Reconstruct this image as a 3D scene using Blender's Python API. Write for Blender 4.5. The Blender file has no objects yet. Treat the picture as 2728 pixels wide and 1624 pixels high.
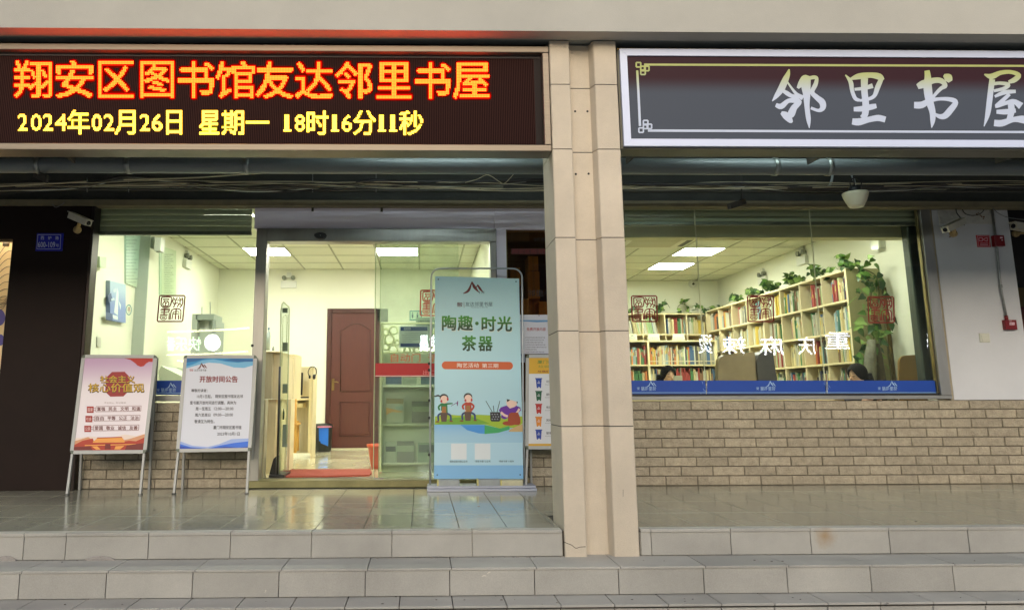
import bpy, bmesh, math, random
from mathutils import Vector, Matrix, Euler
R = random.Random(7)
SC = bpy.context.scene
COL = SC.collection
# ------------------------------------------------------------------ camera
W_, H_ = 2728.0, 1624.0
FP, PX, PY_ = 2050.0, 1163.0, 692.0
PITCH = math.atan(368 / 2050)
cam = bpy.data.objects.new('camera', bpy.data.cameras.new('camera'))
COL.objects.link(cam)
cam.data.sensor_width = 36
cam.data.lens = FP / W_ * 36
cam.data.shift_x = (W_ / 2 - PX) / W_
cam.data.shift_y = -(H_ / 2 - PY_) / W_
cam.data.clip_end = 600
CAMROT = Matrix.Rotation(-.021, 3, 'Z') @ Matrix.Rotation(math.pi / 2 + PITCH, 3, 'X') @ Matrix.Rotation(-.0034, 3, 'Z')
CAMLOC = Vector((0, 0, .8))
cam.matrix_world = Matrix.Translation(CAMLOC) @ CAMROT.to_4x4()
SC.camera = cam
# ------------------------------------------------------------------ world, sun, exposure
SUN_EL, SUN_AZ = math.radians(19), math.radians(184)      # soft dusk light from the street side
wd = bpy.data.worlds.new('World'); SC.world = wd; wd.use_nodes = True
nt = wd.node_tree; nt.nodes.clear()
sky = nt.nodes.new('ShaderNodeTexSky'); sky.sky_type = 'NISHITA'; sky.sun_disc = False
sky.sun_elevation = SUN_EL; sky.sun_rotation = SUN_AZ
sky.air_density = 1.0; sky.dust_density = 3.0; sky.ozone_density = 1.5
bg = nt.nodes.new('ShaderNodeBackground'); bg.inputs['Strength'].default_value = .13
wo = nt.nodes.new('ShaderNodeOutputWorld')
nt.links.new(sky.outputs[0], bg.inputs[0]); nt.links.new(bg.outputs[0], wo.inputs[0])
sl = bpy.data.lights.new('sun', 'SUN'); sl.energy = .82; sl.angle = math.radians(60); sl.color = (1, .965, .91)
so = bpy.data.objects.new('sun', sl); COL.objects.link(so)
sd = Vector((-math.sin(SUN_AZ) * -1 * math.cos(SUN_EL), math.cos(SUN_AZ) * math.cos(SUN_EL), math.sin(SUN_EL)))
so.rotation_euler = sd.to_track_quat('Z', 'Y').to_euler()
SC.view_settings.view_transform = 'Standard'; SC.view_settings.look = 'None'
SC.view_settings.exposure = .66; SC.view_settings.gamma = 1
SC.render.engine = 'CYCLES'
SC.cycles.use_denoising = True
SC.cycles.max_bounces = 8; SC.cycles.diffuse_bounces = 4; SC.cycles.transparent_max_bounces = 16
SC.cycles.sample_clamp_indirect = 6
SC.cycles.caustics_reflective = False; SC.cycles.caustics_refractive = False

# ------------------------------------------------------------------ pixel ray helpers (a point of the photo meets a real plane of the place)
def ray(u, v): return CAMROT @ Vector(((u - PX) / FP, -(v - PY_) / FP, -1))
def H(u, v, X=None, Y=None, Z=None):
    d = ray(u, v)
    i, c = (0, X) if X is not None else ((1, Y) if Y is not None else (2, Z))
    return CAMLOC + d * ((c - CAMLOC[i]) / d[i])
class PL:
    """a flat board standing in the place"""
    def __init__(s, p, n):
        s.p = Vector(p); s.n = Vector(n).normalized()
        if s.n.dot(CAMLOC - s.p) < 0: s.n = -s.n
    def P(s, u, v, off=0):
        d = ray(u, v); q = s.p + s.n * off
        return CAMLOC + d * ((q - CAMLOC).dot(s.n) / d.dot(s.n))
def PY(y): return PL((0, y, 0), (0, -1, 0))
def PX_(x): return PL((x, 0, 0), (1, 0, 0))

# ------------------------------------------------------------------ materials
def lin(c):
    f = lambda x: x / 12.92 if x <= .04045 else ((x + .055) / 1.055) ** 2.4
    return tuple(f(x / 255) for x in c) + (1,)
MATS = {}
def M(name, rgb=None, rough=.6, metal=0, var=0, scale=6, bump=0, bscale=60, rand=0, emit=0, lincol=None, spec=None, grad=None, stretch=None, fine=0, axis=2):
    """grad = (rgb2, z0, z1): the colour runs from rgb (at z0) to rgb2 (at z1)"""
    if name in MATS: return MATS[name]
    m = bpy.data.materials.new(name); m.use_nodes = True; MATS[name] = m
    t = m.node_tree; n = t.nodes; L = t.links
    b = n['Principled BSDF']
    c = lincol if lincol else lin(rgb)
    if len(c) == 3: c = tuple(c) + (1,)
    b.inputs['Base Color'].default_value = c
    b.inputs['Roughness'].default_value = rough; b.inputs['Metallic'].default_value = metal
    if spec is not None: b.inputs['Specular IOR Level'].default_value = spec
    geo = n.new('ShaderNodeNewGeometry'); pos = geo.outputs['Position']
    if stretch:
        mp = n.new('ShaderNodeMapping'); mp.inputs['Scale'].default_value = stretch
        L.new(pos, mp.inputs[0]); pos = mp.outputs[0]
    colsock = None
    if grad:
        sp = n.new('ShaderNodeSeparateXYZ'); L.new(geo.outputs['Position'], sp.inputs[0])
        mr = n.new('ShaderNodeMapRange'); mr.inputs[1].default_value = grad[1]; mr.inputs[2].default_value = grad[2]
        mr.interpolation_type = 'SMOOTHSTEP'
        L.new(sp.outputs[axis], mr.inputs[0])
        mx = n.new('ShaderNodeMix'); mx.data_type = 'RGBA'
        mx.inputs[6].default_value = c; mx.inputs[7].default_value = lin(grad[0])
        L.new(mr.outputs[0], mx.inputs[0]); colsock = mx.outputs[2]
    def mul(sock, fac_sock, lo, hi):
        mr = n.new('ShaderNodeMapRange'); mr.inputs[1].default_value = .3; mr.inputs[2].default_value = .7
        mr.inputs[3].default_value = lo; mr.inputs[4].default_value = hi
        L.new(fac_sock, mr.inputs[0])
        vm = n.new('ShaderNodeVectorMath'); vm.operation = 'SCALE'
        if sock is None: vm.inputs[0].default_value = c[:3]
        else: L.new(sock, vm.inputs[0])
        L.new(mr.outputs[0], vm.inputs['Scale']); return vm.outputs[0]
    if var:
        nz = n.new('ShaderNodeTexNoise'); nz.inputs['Scale'].default_value = scale; nz.inputs['Detail'].default_value = 6
        nz.inputs['Roughness'].default_value = .65
        L.new(pos, nz.inputs['Vector']); colsock = mul(colsock, nz.outputs[0], 1 - var, 1 + var)
        rr = n.new('ShaderNodeMapRange'); rr.inputs[3].default_value = max(0, rough - .25 * min(var * 2, .6)); rr.inputs[4].default_value = min(1, rough + .25 * min(var * 2, .6))
        L.new(nz.outputs[0], rr.inputs[0]); L.new(rr.outputs[0], b.inputs['Roughness'])
    if fine:
        nf = n.new('ShaderNodeTexNoise'); nf.inputs['Scale'].default_value = 260; nf.inputs['Detail'].default_value = 2
        L.new(geo.outputs['Position'], nf.inputs['Vector']); colsock = mul(colsock, nf.outputs[0], 1 - fine, 1 + fine)
    if rand:
        oi = n.new('ShaderNodeObjectInfo')
        vm = n.new('ShaderNodeVectorMath'); vm.operation = 'SCALE'
        mr = n.new('ShaderNodeMapRange'); mr.inputs[3].default_value = 1 - rand; mr.inputs[4].default_value = 1 + rand
        L.new(oi.outputs['Random'], mr.inputs[0])
        if colsock is None: vm.inputs[0].default_value = c[:3]
        else: L.new(colsock, vm.inputs[0])
        L.new(mr.outputs[0], vm.inputs['Scale']); colsock = vm.outputs[0]
    if colsock is not None: L.new(colsock, b.inputs['Base Color'])
    if bump:
        nb = n.new('ShaderNodeTexNoise'); nb.inputs['Scale'].default_value = bscale; nb.inputs['Detail'].default_value = 5
        L.new(pos, nb.inputs['Vector'])
        bp = n.new('ShaderNodeBump'); bp.inputs['Strength'].default_value = min(1, bump); bp.inputs['Distance'].default_value = .01
        L.new(nb.outputs[0], bp.inputs['Height']); L.new(bp.outputs[0], b.inputs['Normal'])
    if emit:
        b.inputs['Emission Color'].default_value = c; b.inputs['Emission Strength'].default_value = emit
    return m
def flatm(rgb, rough=.55): return M('print_%d_%d_%d' % tuple(rgb), rgb, rough)
def glassm(name, tint, refl=1.7, haze=0):
    if name in MATS: return MATS[name]
    m = bpy.data.materials.new(name); m.use_nodes = True; MATS[name] = m
    t = m.node_tree; n = t.nodes; L = t.links; n.clear()
    out = n.new('ShaderNodeOutputMaterial'); tr = n.new('ShaderNodeBsdfTransparent'); tr.inputs[0].default_value = tuple(tint) + (1,)
    gl = n.new('ShaderNodeBsdfGlossy'); gl.inputs['Roughness'].default_value = 0; gl.inputs[0].default_value = (1, 1, 1, 1)
    fr = n.new('ShaderNodeFresnel'); fr.inputs[0].default_value = 1.5
    ge = n.new('ShaderNodeNewGeometry')
    a = n.new('ShaderNodeMath'); a.operation = 'SUBTRACT'; a.inputs[0].default_value = 1; L.new(ge.outputs['Backfacing'], a.inputs[1])
    b = n.new('ShaderNodeMath'); b.operation = 'MULTIPLY'; L.new(fr.outputs[0], b.inputs[0]); L.new(a.outputs[0], b.inputs[1])
    c = n.new('ShaderNodeMath'); c.operation = 'MULTIPLY'; c.inputs[1].default_value = refl; L.new(b.outputs[0], c.inputs[0]); c.use_clamp = True
    mx = n.new('ShaderNodeMixShader'); L.new(c.outputs[0], mx.inputs[0]); L.new(tr.outputs[0], mx.inputs[1]); L.new(gl.outputs[0], mx.inputs[2])
    last = mx.outputs[0]
    if haze:      # dust film on the pane
        df = n.new('ShaderNodeBsdfDiffuse'); df.inputs[0].default_value = (.6, .66, .6, 1)
        nz = n.new('ShaderNodeTexNoise'); nz.inputs['Scale'].default_value = 2.2; nz.inputs['Detail'].default_value = 8
        L.new(ge.outputs['Position'], nz.inputs['Vector'])
        mr = n.new('ShaderNodeMapRange'); mr.inputs[1].default_value = .42; mr.inputs[2].default_value = .75; mr.inputs[3].default_value = haze * .3; mr.inputs[4].default_value = haze * 2
        L.new(nz.outputs[0], mr.inputs[0])
        m2 = n.new('ShaderNodeMixShader'); L.new(mr.outputs[0], m2.inputs[0]); L.new(last, m2.inputs[1]); L.new(df.outputs[0], m2.inputs[2]); last = m2.outputs[0]
    L.new(last, out.inputs[0]); return m
def emitm(name, col, s):
    if name in MATS: return MATS[name]
    m = bpy.data.materials.new(name); m.use_nodes = True; MATS[name] = m
    t = m.node_tree; t.nodes.clear(); o = t.nodes.new('ShaderNodeOutputMaterial'); e = t.nodes.new('ShaderNodeEmission')
    e.inputs[0].default_value = tuple(col) + (1,); e.inputs[1].default_value = s; t.links.new(e.outputs[0], o.inputs[0]); return m

# ------------------------------------------------------------------ mesh builder
def catmull(p, k=4):
    if len(p) < 3: return [tuple(a) for a in p]
    out = []; n = len(p)
    for i in range(n - 1):
        a, b, c, d = p[max(i - 1, 0)], p[i], p[i + 1], p[min(i + 2, n - 1)]
        for j in range(k):
            t = j / k
            out.append(tuple(.5 * (2 * b[q] + (c[q] - a[q]) * t + (2 * a[q] - 5 * b[q] + 4 * c[q] - d[q]) * t * t + (3 * b[q] - a[q] - 3 * c[q] + d[q]) * t ** 3) for q in range(len(b))))
    out.append(tuple(p[-1])); return out
class MB:
    def __init__(s): s.v = []; s.f = []; s.mi = []; s.sm = []; s.cur = 0; s.smooth = False; s.lay = 0
    def add(s, vs, fs):
        b = len(s.v); s.v += [tuple(x) for x in vs]
        for f in fs: s.f.append([b + i for i in f]); s.mi.append(s.cur); s.sm.append(s.smooth)
        return s
    def box(s, x0, x1, y0, y1, z0, z1):
        x0, x1 = sorted((x0, x1)); y0, y1 = sorted((y0, y1)); z0, z1 = sorted((z0, z1))
        return s.add([(x0, y0, z0), (x1, y0, z0), (x1, y1, z0), (x0, y1, z0), (x0, y0, z1), (x1, y0, z1), (x1, y1, z1), (x0, y1, z1)],
                     [(0, 3, 2, 1), (4, 5, 6, 7), (0, 1, 5, 4), (1, 2, 6, 5), (2, 3, 7, 6), (3, 0, 4, 7)])
    def cbox(s, x0, x1, y0, y1, z0, z1, c=.003):
        """box with chamfers on its front (-Y) rim"""
        return s.add([(x0, y1, z0), (x1, y1, z0), (x1, y1, z1), (x0, y1, z1), (x0, y0 + c, z0), (x1, y0 + c, z0), (x1, y0 + c, z1), (x0, y0 + c, z1),
                      (x0 + c, y0, z0 + c), (x1 - c, y0, z0 + c), (x1 - c, y0, z1 - c), (x0 + c, y0, z1 - c)],
                     [(0, 1, 2, 3), (0, 4, 5, 1), (1, 5, 6, 2), (2, 6, 7, 3), (3, 7, 4, 0), (4, 8, 9, 5), (5, 9, 10, 6), (6, 10, 11, 7), (7, 11, 8, 4), (8, 11, 10, 9)])
    def tbox(s, x0, x1, y0, y1, z0, z1, c=.003):
        """box with chamfers on its top rim"""
        return s.add([(x0, y0, z0), (x1, y0, z0), (x1, y1, z0), (x0, y1, z0), (x0, y0, z1 - c), (x1, y0, z1 - c), (x1, y1, z1 - c), (x0, y1, z1 - c),
                      (x0 + c, y0 + c, z1), (x1 - c, y0 + c, z1), (x1 - c, y1 - c, z1), (x0 + c, y1 - c, z1)],
                     [(0, 3, 2, 1), (0, 1, 5, 4), (1, 2, 6, 5), (2, 3, 7, 6), (3, 0, 4, 7), (4, 5, 9, 8), (5, 6, 10, 9), (6, 7, 11, 10), (7, 4, 8, 11), (8, 9, 10, 11)])
    def bar(s, a, b, w, h, up=(0, 0, 1)):
        a = Vector(a); b = Vector(b); d = (b - a).normalized(); r = d.cross(Vector(up))
        if r.length < 1e-4: r = d.cross(Vector((0, 1, 0)))
        r.normalize(); q = r.cross(d).normalized()
        vs = [p + r * (i * w / 2) + q * (j * h / 2) for p in (a, b) for i, j in ((-1, -1), (1, -1), (1, 1), (-1, 1))]
        return s.add(vs, [(0, 1, 2, 3), (7, 6, 5, 4), (0, 4, 5, 1), (1, 5, 6, 2), (2, 6, 7, 3), (3, 7, 4, 0)])
    def prism(s, pts, d):
        """pts: list of 3D points of a flat polygon, d: extrusion vector"""
        n = len(pts); d = Vector(d); vs = [Vector(p) for p in pts] + [Vector(p) + d for p in pts]
        return s.add(vs, [list(range(n))[::-1], list(range(n, 2 * n))] + [(i, (i + 1) % n, n + (i + 1) % n, n + i) for i in range(n)])
    def tube(s, path, r, n=8, caps=True):
        path = [Vector(p) for p in path]; rings = []; pr = None
        for i, p in enumerate(path):
            d = (path[min(i + 1, len(path) - 1)] - path[max(i - 1, 0)]).normalized()
            ref = Vector((0, 0, 1)) if abs(d.z) < .9 else Vector((0, 1, 0))
            if pr is None: a = d.cross(ref).normalized()
            else: a = (pr - d * pr.dot(d)).normalized()
            pr = a; b = d.cross(a); rr = r[i] if isinstance(r, (list, tuple)) else r
            rings.append([p + (a * math.cos(2 * math.pi * k / n) + b * math.sin(2 * math.pi * k / n)) * rr for k in range(n)])
        vs = [q for g in rings for q in g]; fs = []
        for i in range(len(path) - 1):
            for k in range(n): fs.append((i * n + k, i * n + (k + 1) % n, (i + 1) * n + (k + 1) % n, (i + 1) * n + k))
        sm = s.smooth; s.smooth = True; b0 = len(s.v); s.add(vs, fs); s.smooth = sm
        if caps:
            m = len(path) - 1
            for f in ([list(range(n))[::-1], [m * n + k for k in range(n)]]):
                s.f.append([b0 + k for k in f]); s.mi.append(s.cur); s.sm.append(False)
        return s
    def lathe(s, c, prof, n=24, sy=1, rot=None):
        c = Vector(c); vs = []
        for r, z in prof:
            for k in range(n):
                q = Vector((r * math.cos(2 * math.pi * k / n), sy * r * math.sin(2 * math.pi * k / n), z))
                vs.append(c + (rot @ q if rot else q))
        fs = [(i * n + k, i * n + (k + 1) % n, (i + 1) * n + (k + 1) % n, (i + 1) * n + k) for i in range(len(prof) - 1) for k in range(n)]
        sm = s.smooth; s.smooth = True; s.add(vs, fs); s.smooth = sm; return s
    # flat print on a board, traced in photo pixels
    def poly(s, pl, pts, off=.0008, z=None):
        if z: pts = [(z[1] + x / z[0], z[2] + y / z[0]) for x, y in pts]
        return s.add([pl.P(u, v, off) for u, v in pts], [list(range(len(pts)))])
    def rect(s, pl, u0, v0, u1, v1, off=.0008, z=None): return s.poly(pl, [(u0, v0), (u1, v0), (u1, v1), (u0, v1)], off, z)
    def disc(s, pl, u, v, ru, rv=None, off=.0008, z=None, n=20):
        rv = rv or ru
        return s.poly(pl, [(u + ru * math.cos(2 * math.pi * k / n), v + rv * math.sin(2 * math.pi * k / n)) for k in range(n)], off, z)
    def stroke(s, pl, pts, w=None, off=.0008, z=None, k=4, caps=True, th=0):
        """brush stroke: (x, y, width) points joined by a smooth curve"""
        if w is not None: pts = [(p[0], p[1], w) for p in pts]
        pts = catmull(pts, k); s.lay += 1; off = off + (s.lay % 40) * .0002
        Lf, Rt = [], []
        for i, p in enumerate(pts):
            a = pts[max(i - 1, 0)]; b = pts[min(i + 1, len(pts) - 1)]
            dx, dy = b[0] - a[0], b[1] - a[1]; l = math.hypot(dx, dy) or 1
            nx, ny = -dy / l * p[2] / 2, dx / l * p[2] / 2
            Lf.append((p[0] + nx, p[1] + ny)); Rt.append((p[0] - nx, p[1] - ny))
        def cap(p, q, c):
            r = c[2] / 2; a = math.atan2(p[1] - c[1], p[0] - c[0]); return [(c[0] + r * math.cos(a + t), c[1] + r * math.sin(a + t)) for t in (.6, 1.2, 1.57, 1.95, 2.55)]
        T = (lambda q: (z[1] + q[0] / z[0], z[2] + q[1] / z[0])) if z else (lambda q: q)
        ring = Lf + Rt
        n = len(pts)
        vs = [pl.P(*T(q), off + (j % n) * 1.2e-5) for j, q in enumerate(ring)]
        fs = [(i, i + 1, n + i + 1, n + i) for i in range(n - 1)]
        b0 = len(s.v); s.add(vs, fs)
        if caps and pts[0][2] > 1e-6:
            e = [pl.P(*T(q), off - 1.5e-5) for q in [Rt[0]] + cap(Rt[0], Lf[0], pts[0])[::1] + [Lf[0]]]
            s.add(e, [list(range(len(e)))])
            e = [pl.P(*T(q), off + (n + 1) * 1.2e-5) for q in [Lf[-1]] + cap(Lf[-1], Rt[-1], pts[-1]) + [Rt[-1]]]
            s.add(e, [list(range(len(e)))])
        return s

ORG = {}
def thing(name, label, cat, loc=(0, 0, 0), group=None, kind=None):
    o = bpy.data.objects.new(name, None); COL.objects.link(o); o.location = loc; o.empty_display_size = .1
    ORG[o.name] = Vector(loc)
    if label: o['label'] = label
    if cat: o['category'] = cat
    if group: o['group'] = group
    if kind: o['kind'] = kind
    return o
def obj(name, mb, mat, parent=None, label=None, kind=None, recalc=True):
    me = bpy.data.meshes.new(name); org = ORG[parent.name] if parent else Vector((0, 0, 0))
    me.from_pydata([(x - org.x, y - org.y, z - org.z) for x, y, z in mb.v], [], mb.f)
    for m in (mat if isinstance(mat, (list, tuple)) else [mat]): me.materials.append(m)
    me.polygons.foreach_set('material_index', mb.mi); me.polygons.foreach_set('use_smooth', mb.sm)
    if recalc:
        b = bmesh.new(); b.from_mesh(me); bmesh.ops.recalc_face_normals(b, faces=b.faces); b.to_mesh(me); b.free()
    me.update()
    o = bpy.data.objects.new(name, me); COL.objects.link(o)
    if parent: o.parent = parent; ORG[o.name] = org
    else: ORG[o.name] = Vector((0, 0, 0))
    if label: o['label'] = label
    if kind: o['kind'] = kind
    return o
def tag(o, label, cat, group=None):
    o['label'] = label; o['category'] = cat
    if group: o['group'] = group
    return o
def pbox(mb, u0, v0, u1, v1, Y0, Y1, chamfer=0):
    um, vm = (u0 + u1) / 2, (v0 + v1) / 2
    a = (H(u0, vm, Y=Y0).x, H(u1, vm, Y=Y0).x, min(Y0, Y1), max(Y0, Y1), H(um, v1, Y=Y0).z, H(um, v0, Y=Y0).z)
    return mb.cbox(*a, chamfer) if chamfer else mb.box(*a)
# lettering -------------------------------------------------------------
_fc = bpy.data.curves.new('lettering', 'FONT'); _fo = bpy.data.objects.new('lettering', _fc); COL.objects.link(_fo)
TXT = {}
def glyphs(body, bold=0, ext=0, res=2, sp=1):
    key = (body, bold, ext > 0, sp)
    if key in TXT: return TXT[key]
    _fc.body = body; _fc.size = 1; _fc.offset = bold; _fc.extrude = .5 if ext > 0 else 0; _fc.resolution_u = res; _fc.space_character = sp
    dg = bpy.context.evaluated_depsgraph_get(); dg.update()
    me = bpy.data.meshes.new_from_object(_fo.evaluated_get(dg))
    vs = [tuple(v.co) for v in me.vertices]; fs = [list(p.vertices) for p in me.polygons]
    bpy.data.meshes.remove(me)
    x0 = min(v[0] for v in vs); x1 = max(v[0] for v in vs); y0 = min(v[1] for v in vs); y1 = max(v[1] for v in vs)
    vs = [((x - x0) / (x1 - x0 or 1), (y - y0) / (y1 - y0 or 1), z + .5) for x, y, z in vs]
    TXT[key] = (vs, fs); return TXT[key]
def put(mb, pl, body, box, off=.001, bold=0, ext=0, z=None, shear=0, sp=1, res=2):
    """set the words in the pixel box (x0, y0, x1, y1); x1 < x0 mirrors them; 8 numbers = four corners TL TR BR BL"""
    vs, fs = glyphs(body, 0, ext, res, sp)
    if len(box) == 4: x0, y0, x1, y1 = box; q = [(x0, y0), (x1, y0), (x1, y1), (x0, y1)]
    else: q = [(box[i], box[i + 1]) for i in (0, 2, 4, 6)]
    if z: q = [(z[1] + x / z[0], z[2] + y / z[0]) for x, y in q]
    if bold:                      # heavier weight: the glyph repeated a hair's breadth apart
        rx = bold * .55 / max(1, len(body)); ry = bold * .55; lay = []; allf = []
        D = [(0, 0), (-1, 0), (1, 0), (0, -1), (0, 1), (-.8, -.8), (.8, -.8), (-.8, .8), (.8, .8)]
        if bold < .02: D = [(0, 0), (-.8, -.8), (.8, .8), (-.8, .8), (.8, -.8)]
        if bold > .04: D += [(-.45, 0), (.45, 0), (0, .45), (0, -.45)]
        for k, (dx, dy) in enumerate(D):
            b0 = len(lay); lay += [(a * (1 - 2 * rx) + rx + dx * rx, b * (1 - 2 * ry) + ry + dy * ry, c, k * .00004) for a, b, c in vs]; allf += [[i + b0 for i in f] for f in fs]
        vs, fs = lay, allf
    else: vs = [(a, b, c, 0) for a, b, c in vs]
    out = []
    for a, b, c, e_ in vs:
        t = 1 - b
        u = (q[0][0] * (1 - a) + q[1][0] * a) * (1 - t) + (q[3][0] * (1 - a) + q[2][0] * a) * t + shear * b
        v = (q[0][1] * (1 - a) + q[1][1] * a) * (1 - t) + (q[3][1] * (1 - a) + q[2][1] * a) * t
        out.append(pl.P(u, v, off + e_ + (c * ext if ext else 0)))
    mb.add(out, fs); return mb
def word(name, parent, mat, pl, body, box, **k):
    return obj(name, put(MB(), pl, body, box, **k), mat, parent, recalc=bool(k.get('ext')))

# ------------------------------------------------------------------ common materials
plaster = M('beige_plaster', (198, 186, 166), .85, var=.1, scale=2.2, rand=.03, bump=.35, bscale=220, fine=.05)
groove = M('groove_black', (44, 42, 42), .8)
fascia_m = M('fascia_paint', (168, 166, 157), .85, var=.1, scale=.9, bump=.15, bscale=160, fine=.03)
soffit_m = M('soffit_paint', (150, 155, 150), .8, var=.12, scale=3, bump=.2, bscale=90)
alu = M('brushed_aluminium', (150, 150, 146), .45, .7, var=.18, scale=3, stretch=(.6, .6, 14), bump=.05, bscale=40)
steel = M('stainless_steel', (156, 155, 150), .38, .85, var=.12, scale=2.2, stretch=(4, 4, .5))
chrome = M('worn_chrome', (190, 190, 188), .22, 1, var=.15, scale=5)
stepm = M('grey_granite_tile', (166, 163, 154), .72, var=.13, scale=2.2, bump=.15, bscale=150, rand=.07, fine=.09)
porchm = M('polished_porch_tile', (152, 151, 136), .13, var=.12, scale=1.6, rand=.05, fine=.05, bump=.03, bscale=9, spec=.85)
joint = M('dark_joint', (58, 52, 46), .9)
brickm = M('split_face_brick', (164, 154, 134), .9, var=.2, scale=22, bump=1, bscale=75, rand=.11, fine=.1)
mortar = M('brick_mortar', (104, 96, 84), .95, var=.2, scale=20)
whitewall = M('interior_paint', (228, 229, 212), .75, var=.02, scale=1)
shadewall = M('shaded_interior_paint', (178, 186, 176), .75)
ceilm = M('mineral_ceiling_tile', (205, 206, 186), .9, rand=.03, fine=.03)
tbar = M('ceiling_grid_bar', (150, 152, 132), .7)
oak = M('pale_oak_laminate', (220, 206, 168), .5, var=.08, scale=5, stretch=(3, 3, .6))
oakedge = M('pale_oak_edge', (232, 219, 176), .5)
oakgrey = M('grey_oak_laminate', (186, 176, 146), .5, var=.14, scale=5, stretch=(5, 5, .5))
darkpanel = M('dark_brown_panel', (34, 25, 22), .6, spec=.15, var=.2, scale=2)
black = M('black_plastic', (24, 24, 26), .45)
white = M('white_plastic', (214, 216, 208), .45)
lavender = M('lavender_white_paint', (236, 229, 243), .6, var=.03, scale=1.5)
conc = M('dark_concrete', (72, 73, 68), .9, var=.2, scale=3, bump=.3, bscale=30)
lamp_e = emitm('office_panel_glow', (1.0, 1.0, .87), 32)
shop_glass = glassm('shop_glass', (.95, .98, .94), 1.5, haze=.01)
door_glass = glassm('sliding_door_glass', (.92, .96, .92), 2.0, haze=.045)
brown_glass = glassm('brown_tinted_glass', (.7, .58, .42), 1.2)
YF = 7.3            # face of the shopfront
YS = 4.95           # front of the porch
XL, XR = -9.0, 13.0
# ------------------------------------------------------------------ ground, steps, porch
g = MB().box(-150, 150, -150, 4.47, -.9, -.482)
obj('street', g, M('street_paving', (158, 154, 146), .8, var=.15, scale=4, bump=.3, bscale=80), kind='structure')
def tilerow(parent, xs, y0, y1, z0, z1, gap, mat, mode):
    for a, b in zip(xs[:-1], xs[1:]):
        d = R.uniform(-.0008, .0008)
        mb = MB()
        if mode == 'f': mb.cbox(a + gap / 2, b - gap / 2, y0 + d, y1, z0, z1, .002)
        else: mb.tbox(a + gap / 2, b - gap / 2, y0, y1, z0, z1 + d, .002)
        obj('tile', mb, mat, parent)
def ext(xs, lo, hi):
    xs = sorted(xs); d0 = xs[1] - xs[0]; d1 = xs[-1] - xs[-2]
    while xs[0] > lo: xs.insert(0, xs[0] - (.5 if d0 > .4 else d0))
    while xs[-1] < hi: xs.append(xs[-1] + d1)
    return xs
def stainm():
    m = stepm.copy(); m.name = 'stained_granite_tile'; n = m.node_tree.nodes; L = m.node_tree.links
    b = n['Principled BSDF']; src = b.inputs['Base Color'].links[0].from_socket
    ge = n.new('ShaderNodeNewGeometry'); vm = n.new('ShaderNodeVectorMath'); vm.operation = 'DISTANCE'
    L.new(ge.outputs['Position'], vm.inputs[0]); p = H(2198, 1428, Y=YS); vm.inputs[1].default_value = p
    nz = n.new('ShaderNodeTexNoise'); nz.inputs['Scale'].default_value = 18; L.new(ge.outputs['Position'], nz.inputs['Vector'])
    ad = n.new('ShaderNodeMath'); ad.operation = 'MULTIPLY_ADD'; ad.inputs[1].default_value = .06; L.new(nz.outputs[0], ad.inputs[0]); L.new(vm.outputs['Value'], ad.inputs[2])
    mr = n.new('ShaderNodeMapRange'); mr.inputs[1].default_value = .03; mr.inputs[2].default_value = .11; mr.inputs[3].default_value = .75; mr.inputs[4].default_value = 0
    L.new(ad.outputs[0], mr.inputs[0]); mx = n.new('ShaderNodeMix'); mx.data_type = 'RGBA'; mx.inputs[7].default_value = lin((150, 118, 66))
    L.new(mr.outputs[0], mx.inputs[0]); L.new(src, mx.inputs[6]); L.new(mx.outputs[2], b.inputs['Base Color']); return m
Z1, Z2, Z3 = -.158, -.312, -.47
xr1 = [H(u, 1440, Y=YS).x for u in (64, 176, 396, 614, 830, 1044, 1258, 1470)]
xr1b = [H(u, 1440, Y=YS).x for u in (1735, 1947, 2160, 2370, 2581)]
PXL, PXR = .885, 1.345      # pillar
pf = thing('porch_floor', None, None, (0, 6, 0), kind='structure')
obj('screed', MB().box(XL, PXL + .01, YS + .02, 14, -.4, -.012).box(PXR - .01, XR, YS + .02, 14, -.4, -.0125).box(PXL + .01, PXR - .01, YS + .3, 14, -.4, -.013), joint, pf)
x0 = H(1100, 1350, Z=0).x; w = (H(1351, 1398, Z=0).x - H(975.4, 1398, Z=0).x) / 3
xs = [x0 + w * k for k in range(-26, 26) if -6.5 < x0 + w * k < 9]
ys = [YS + .075, 5.62, 6.22, 6.82, YF + .05]
for j in range(4):
    for a, b in zip(xs[:-1], xs[1:]):
        if ys[j] < 5.5 and b > PXL - .01 and a < PXR + .01:      # tiles notched round the pillar
            aa, bb = (a, min(b, PXL - .006)) if a < PXL else (max(a, PXR + .006), b)
            if bb - aa > .02 and aa < bb: obj('tile', MB().tbox(aa + .002, bb - .002, ys[j] + .002, ys[j + 1] - .002, -.014, 0, .0015), porchm, pf)
            continue
        d = R.uniform(-.0005, .0005)
        obj('tile', MB().tbox(a + .002, b - .002, ys[j] + .002, ys[j + 1] - .002, -.014, d, .0015), porchm, pf)
fs_ = thing('front_step', None, None, (0, YS, Z1), kind='structure')
obj('core', MB().box(XL, PXL - .01, YS + .012, YS + .06, Z1, -.02).box(PXR + .01, XR, YS + .012, YS + .06, Z1, -.02), joint, fs_)
left = ext(xr1[:-1], -6.5, 0) + [PXL - .012]; right = [PXR + .012] + ext(xr1b, PXR + .2, 9)
right = sorted(set(round(x, 4) for x in right if x >= PXR + .011))
sm_ = stainm()
for xs2 in (left, right):
    tilerow(fs_, xs2, YS, YS + .016, Z1 + .004, -.018, .004, stepm, 'f')
    tilerow(fs_, xs2, YS - .006, YS + .072, -.017, .001, .004, stepm, 't')
for o in list(fs_.children):
    x = [v.co.x for v in o.data.vertices]
    if min(x) < H(2198, 1428, Y=YS).x < max(x): o.data.materials[0] = sm_
ms = thing('middle_step', None, None, (0, 4.66, Z2), kind='structure')
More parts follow.
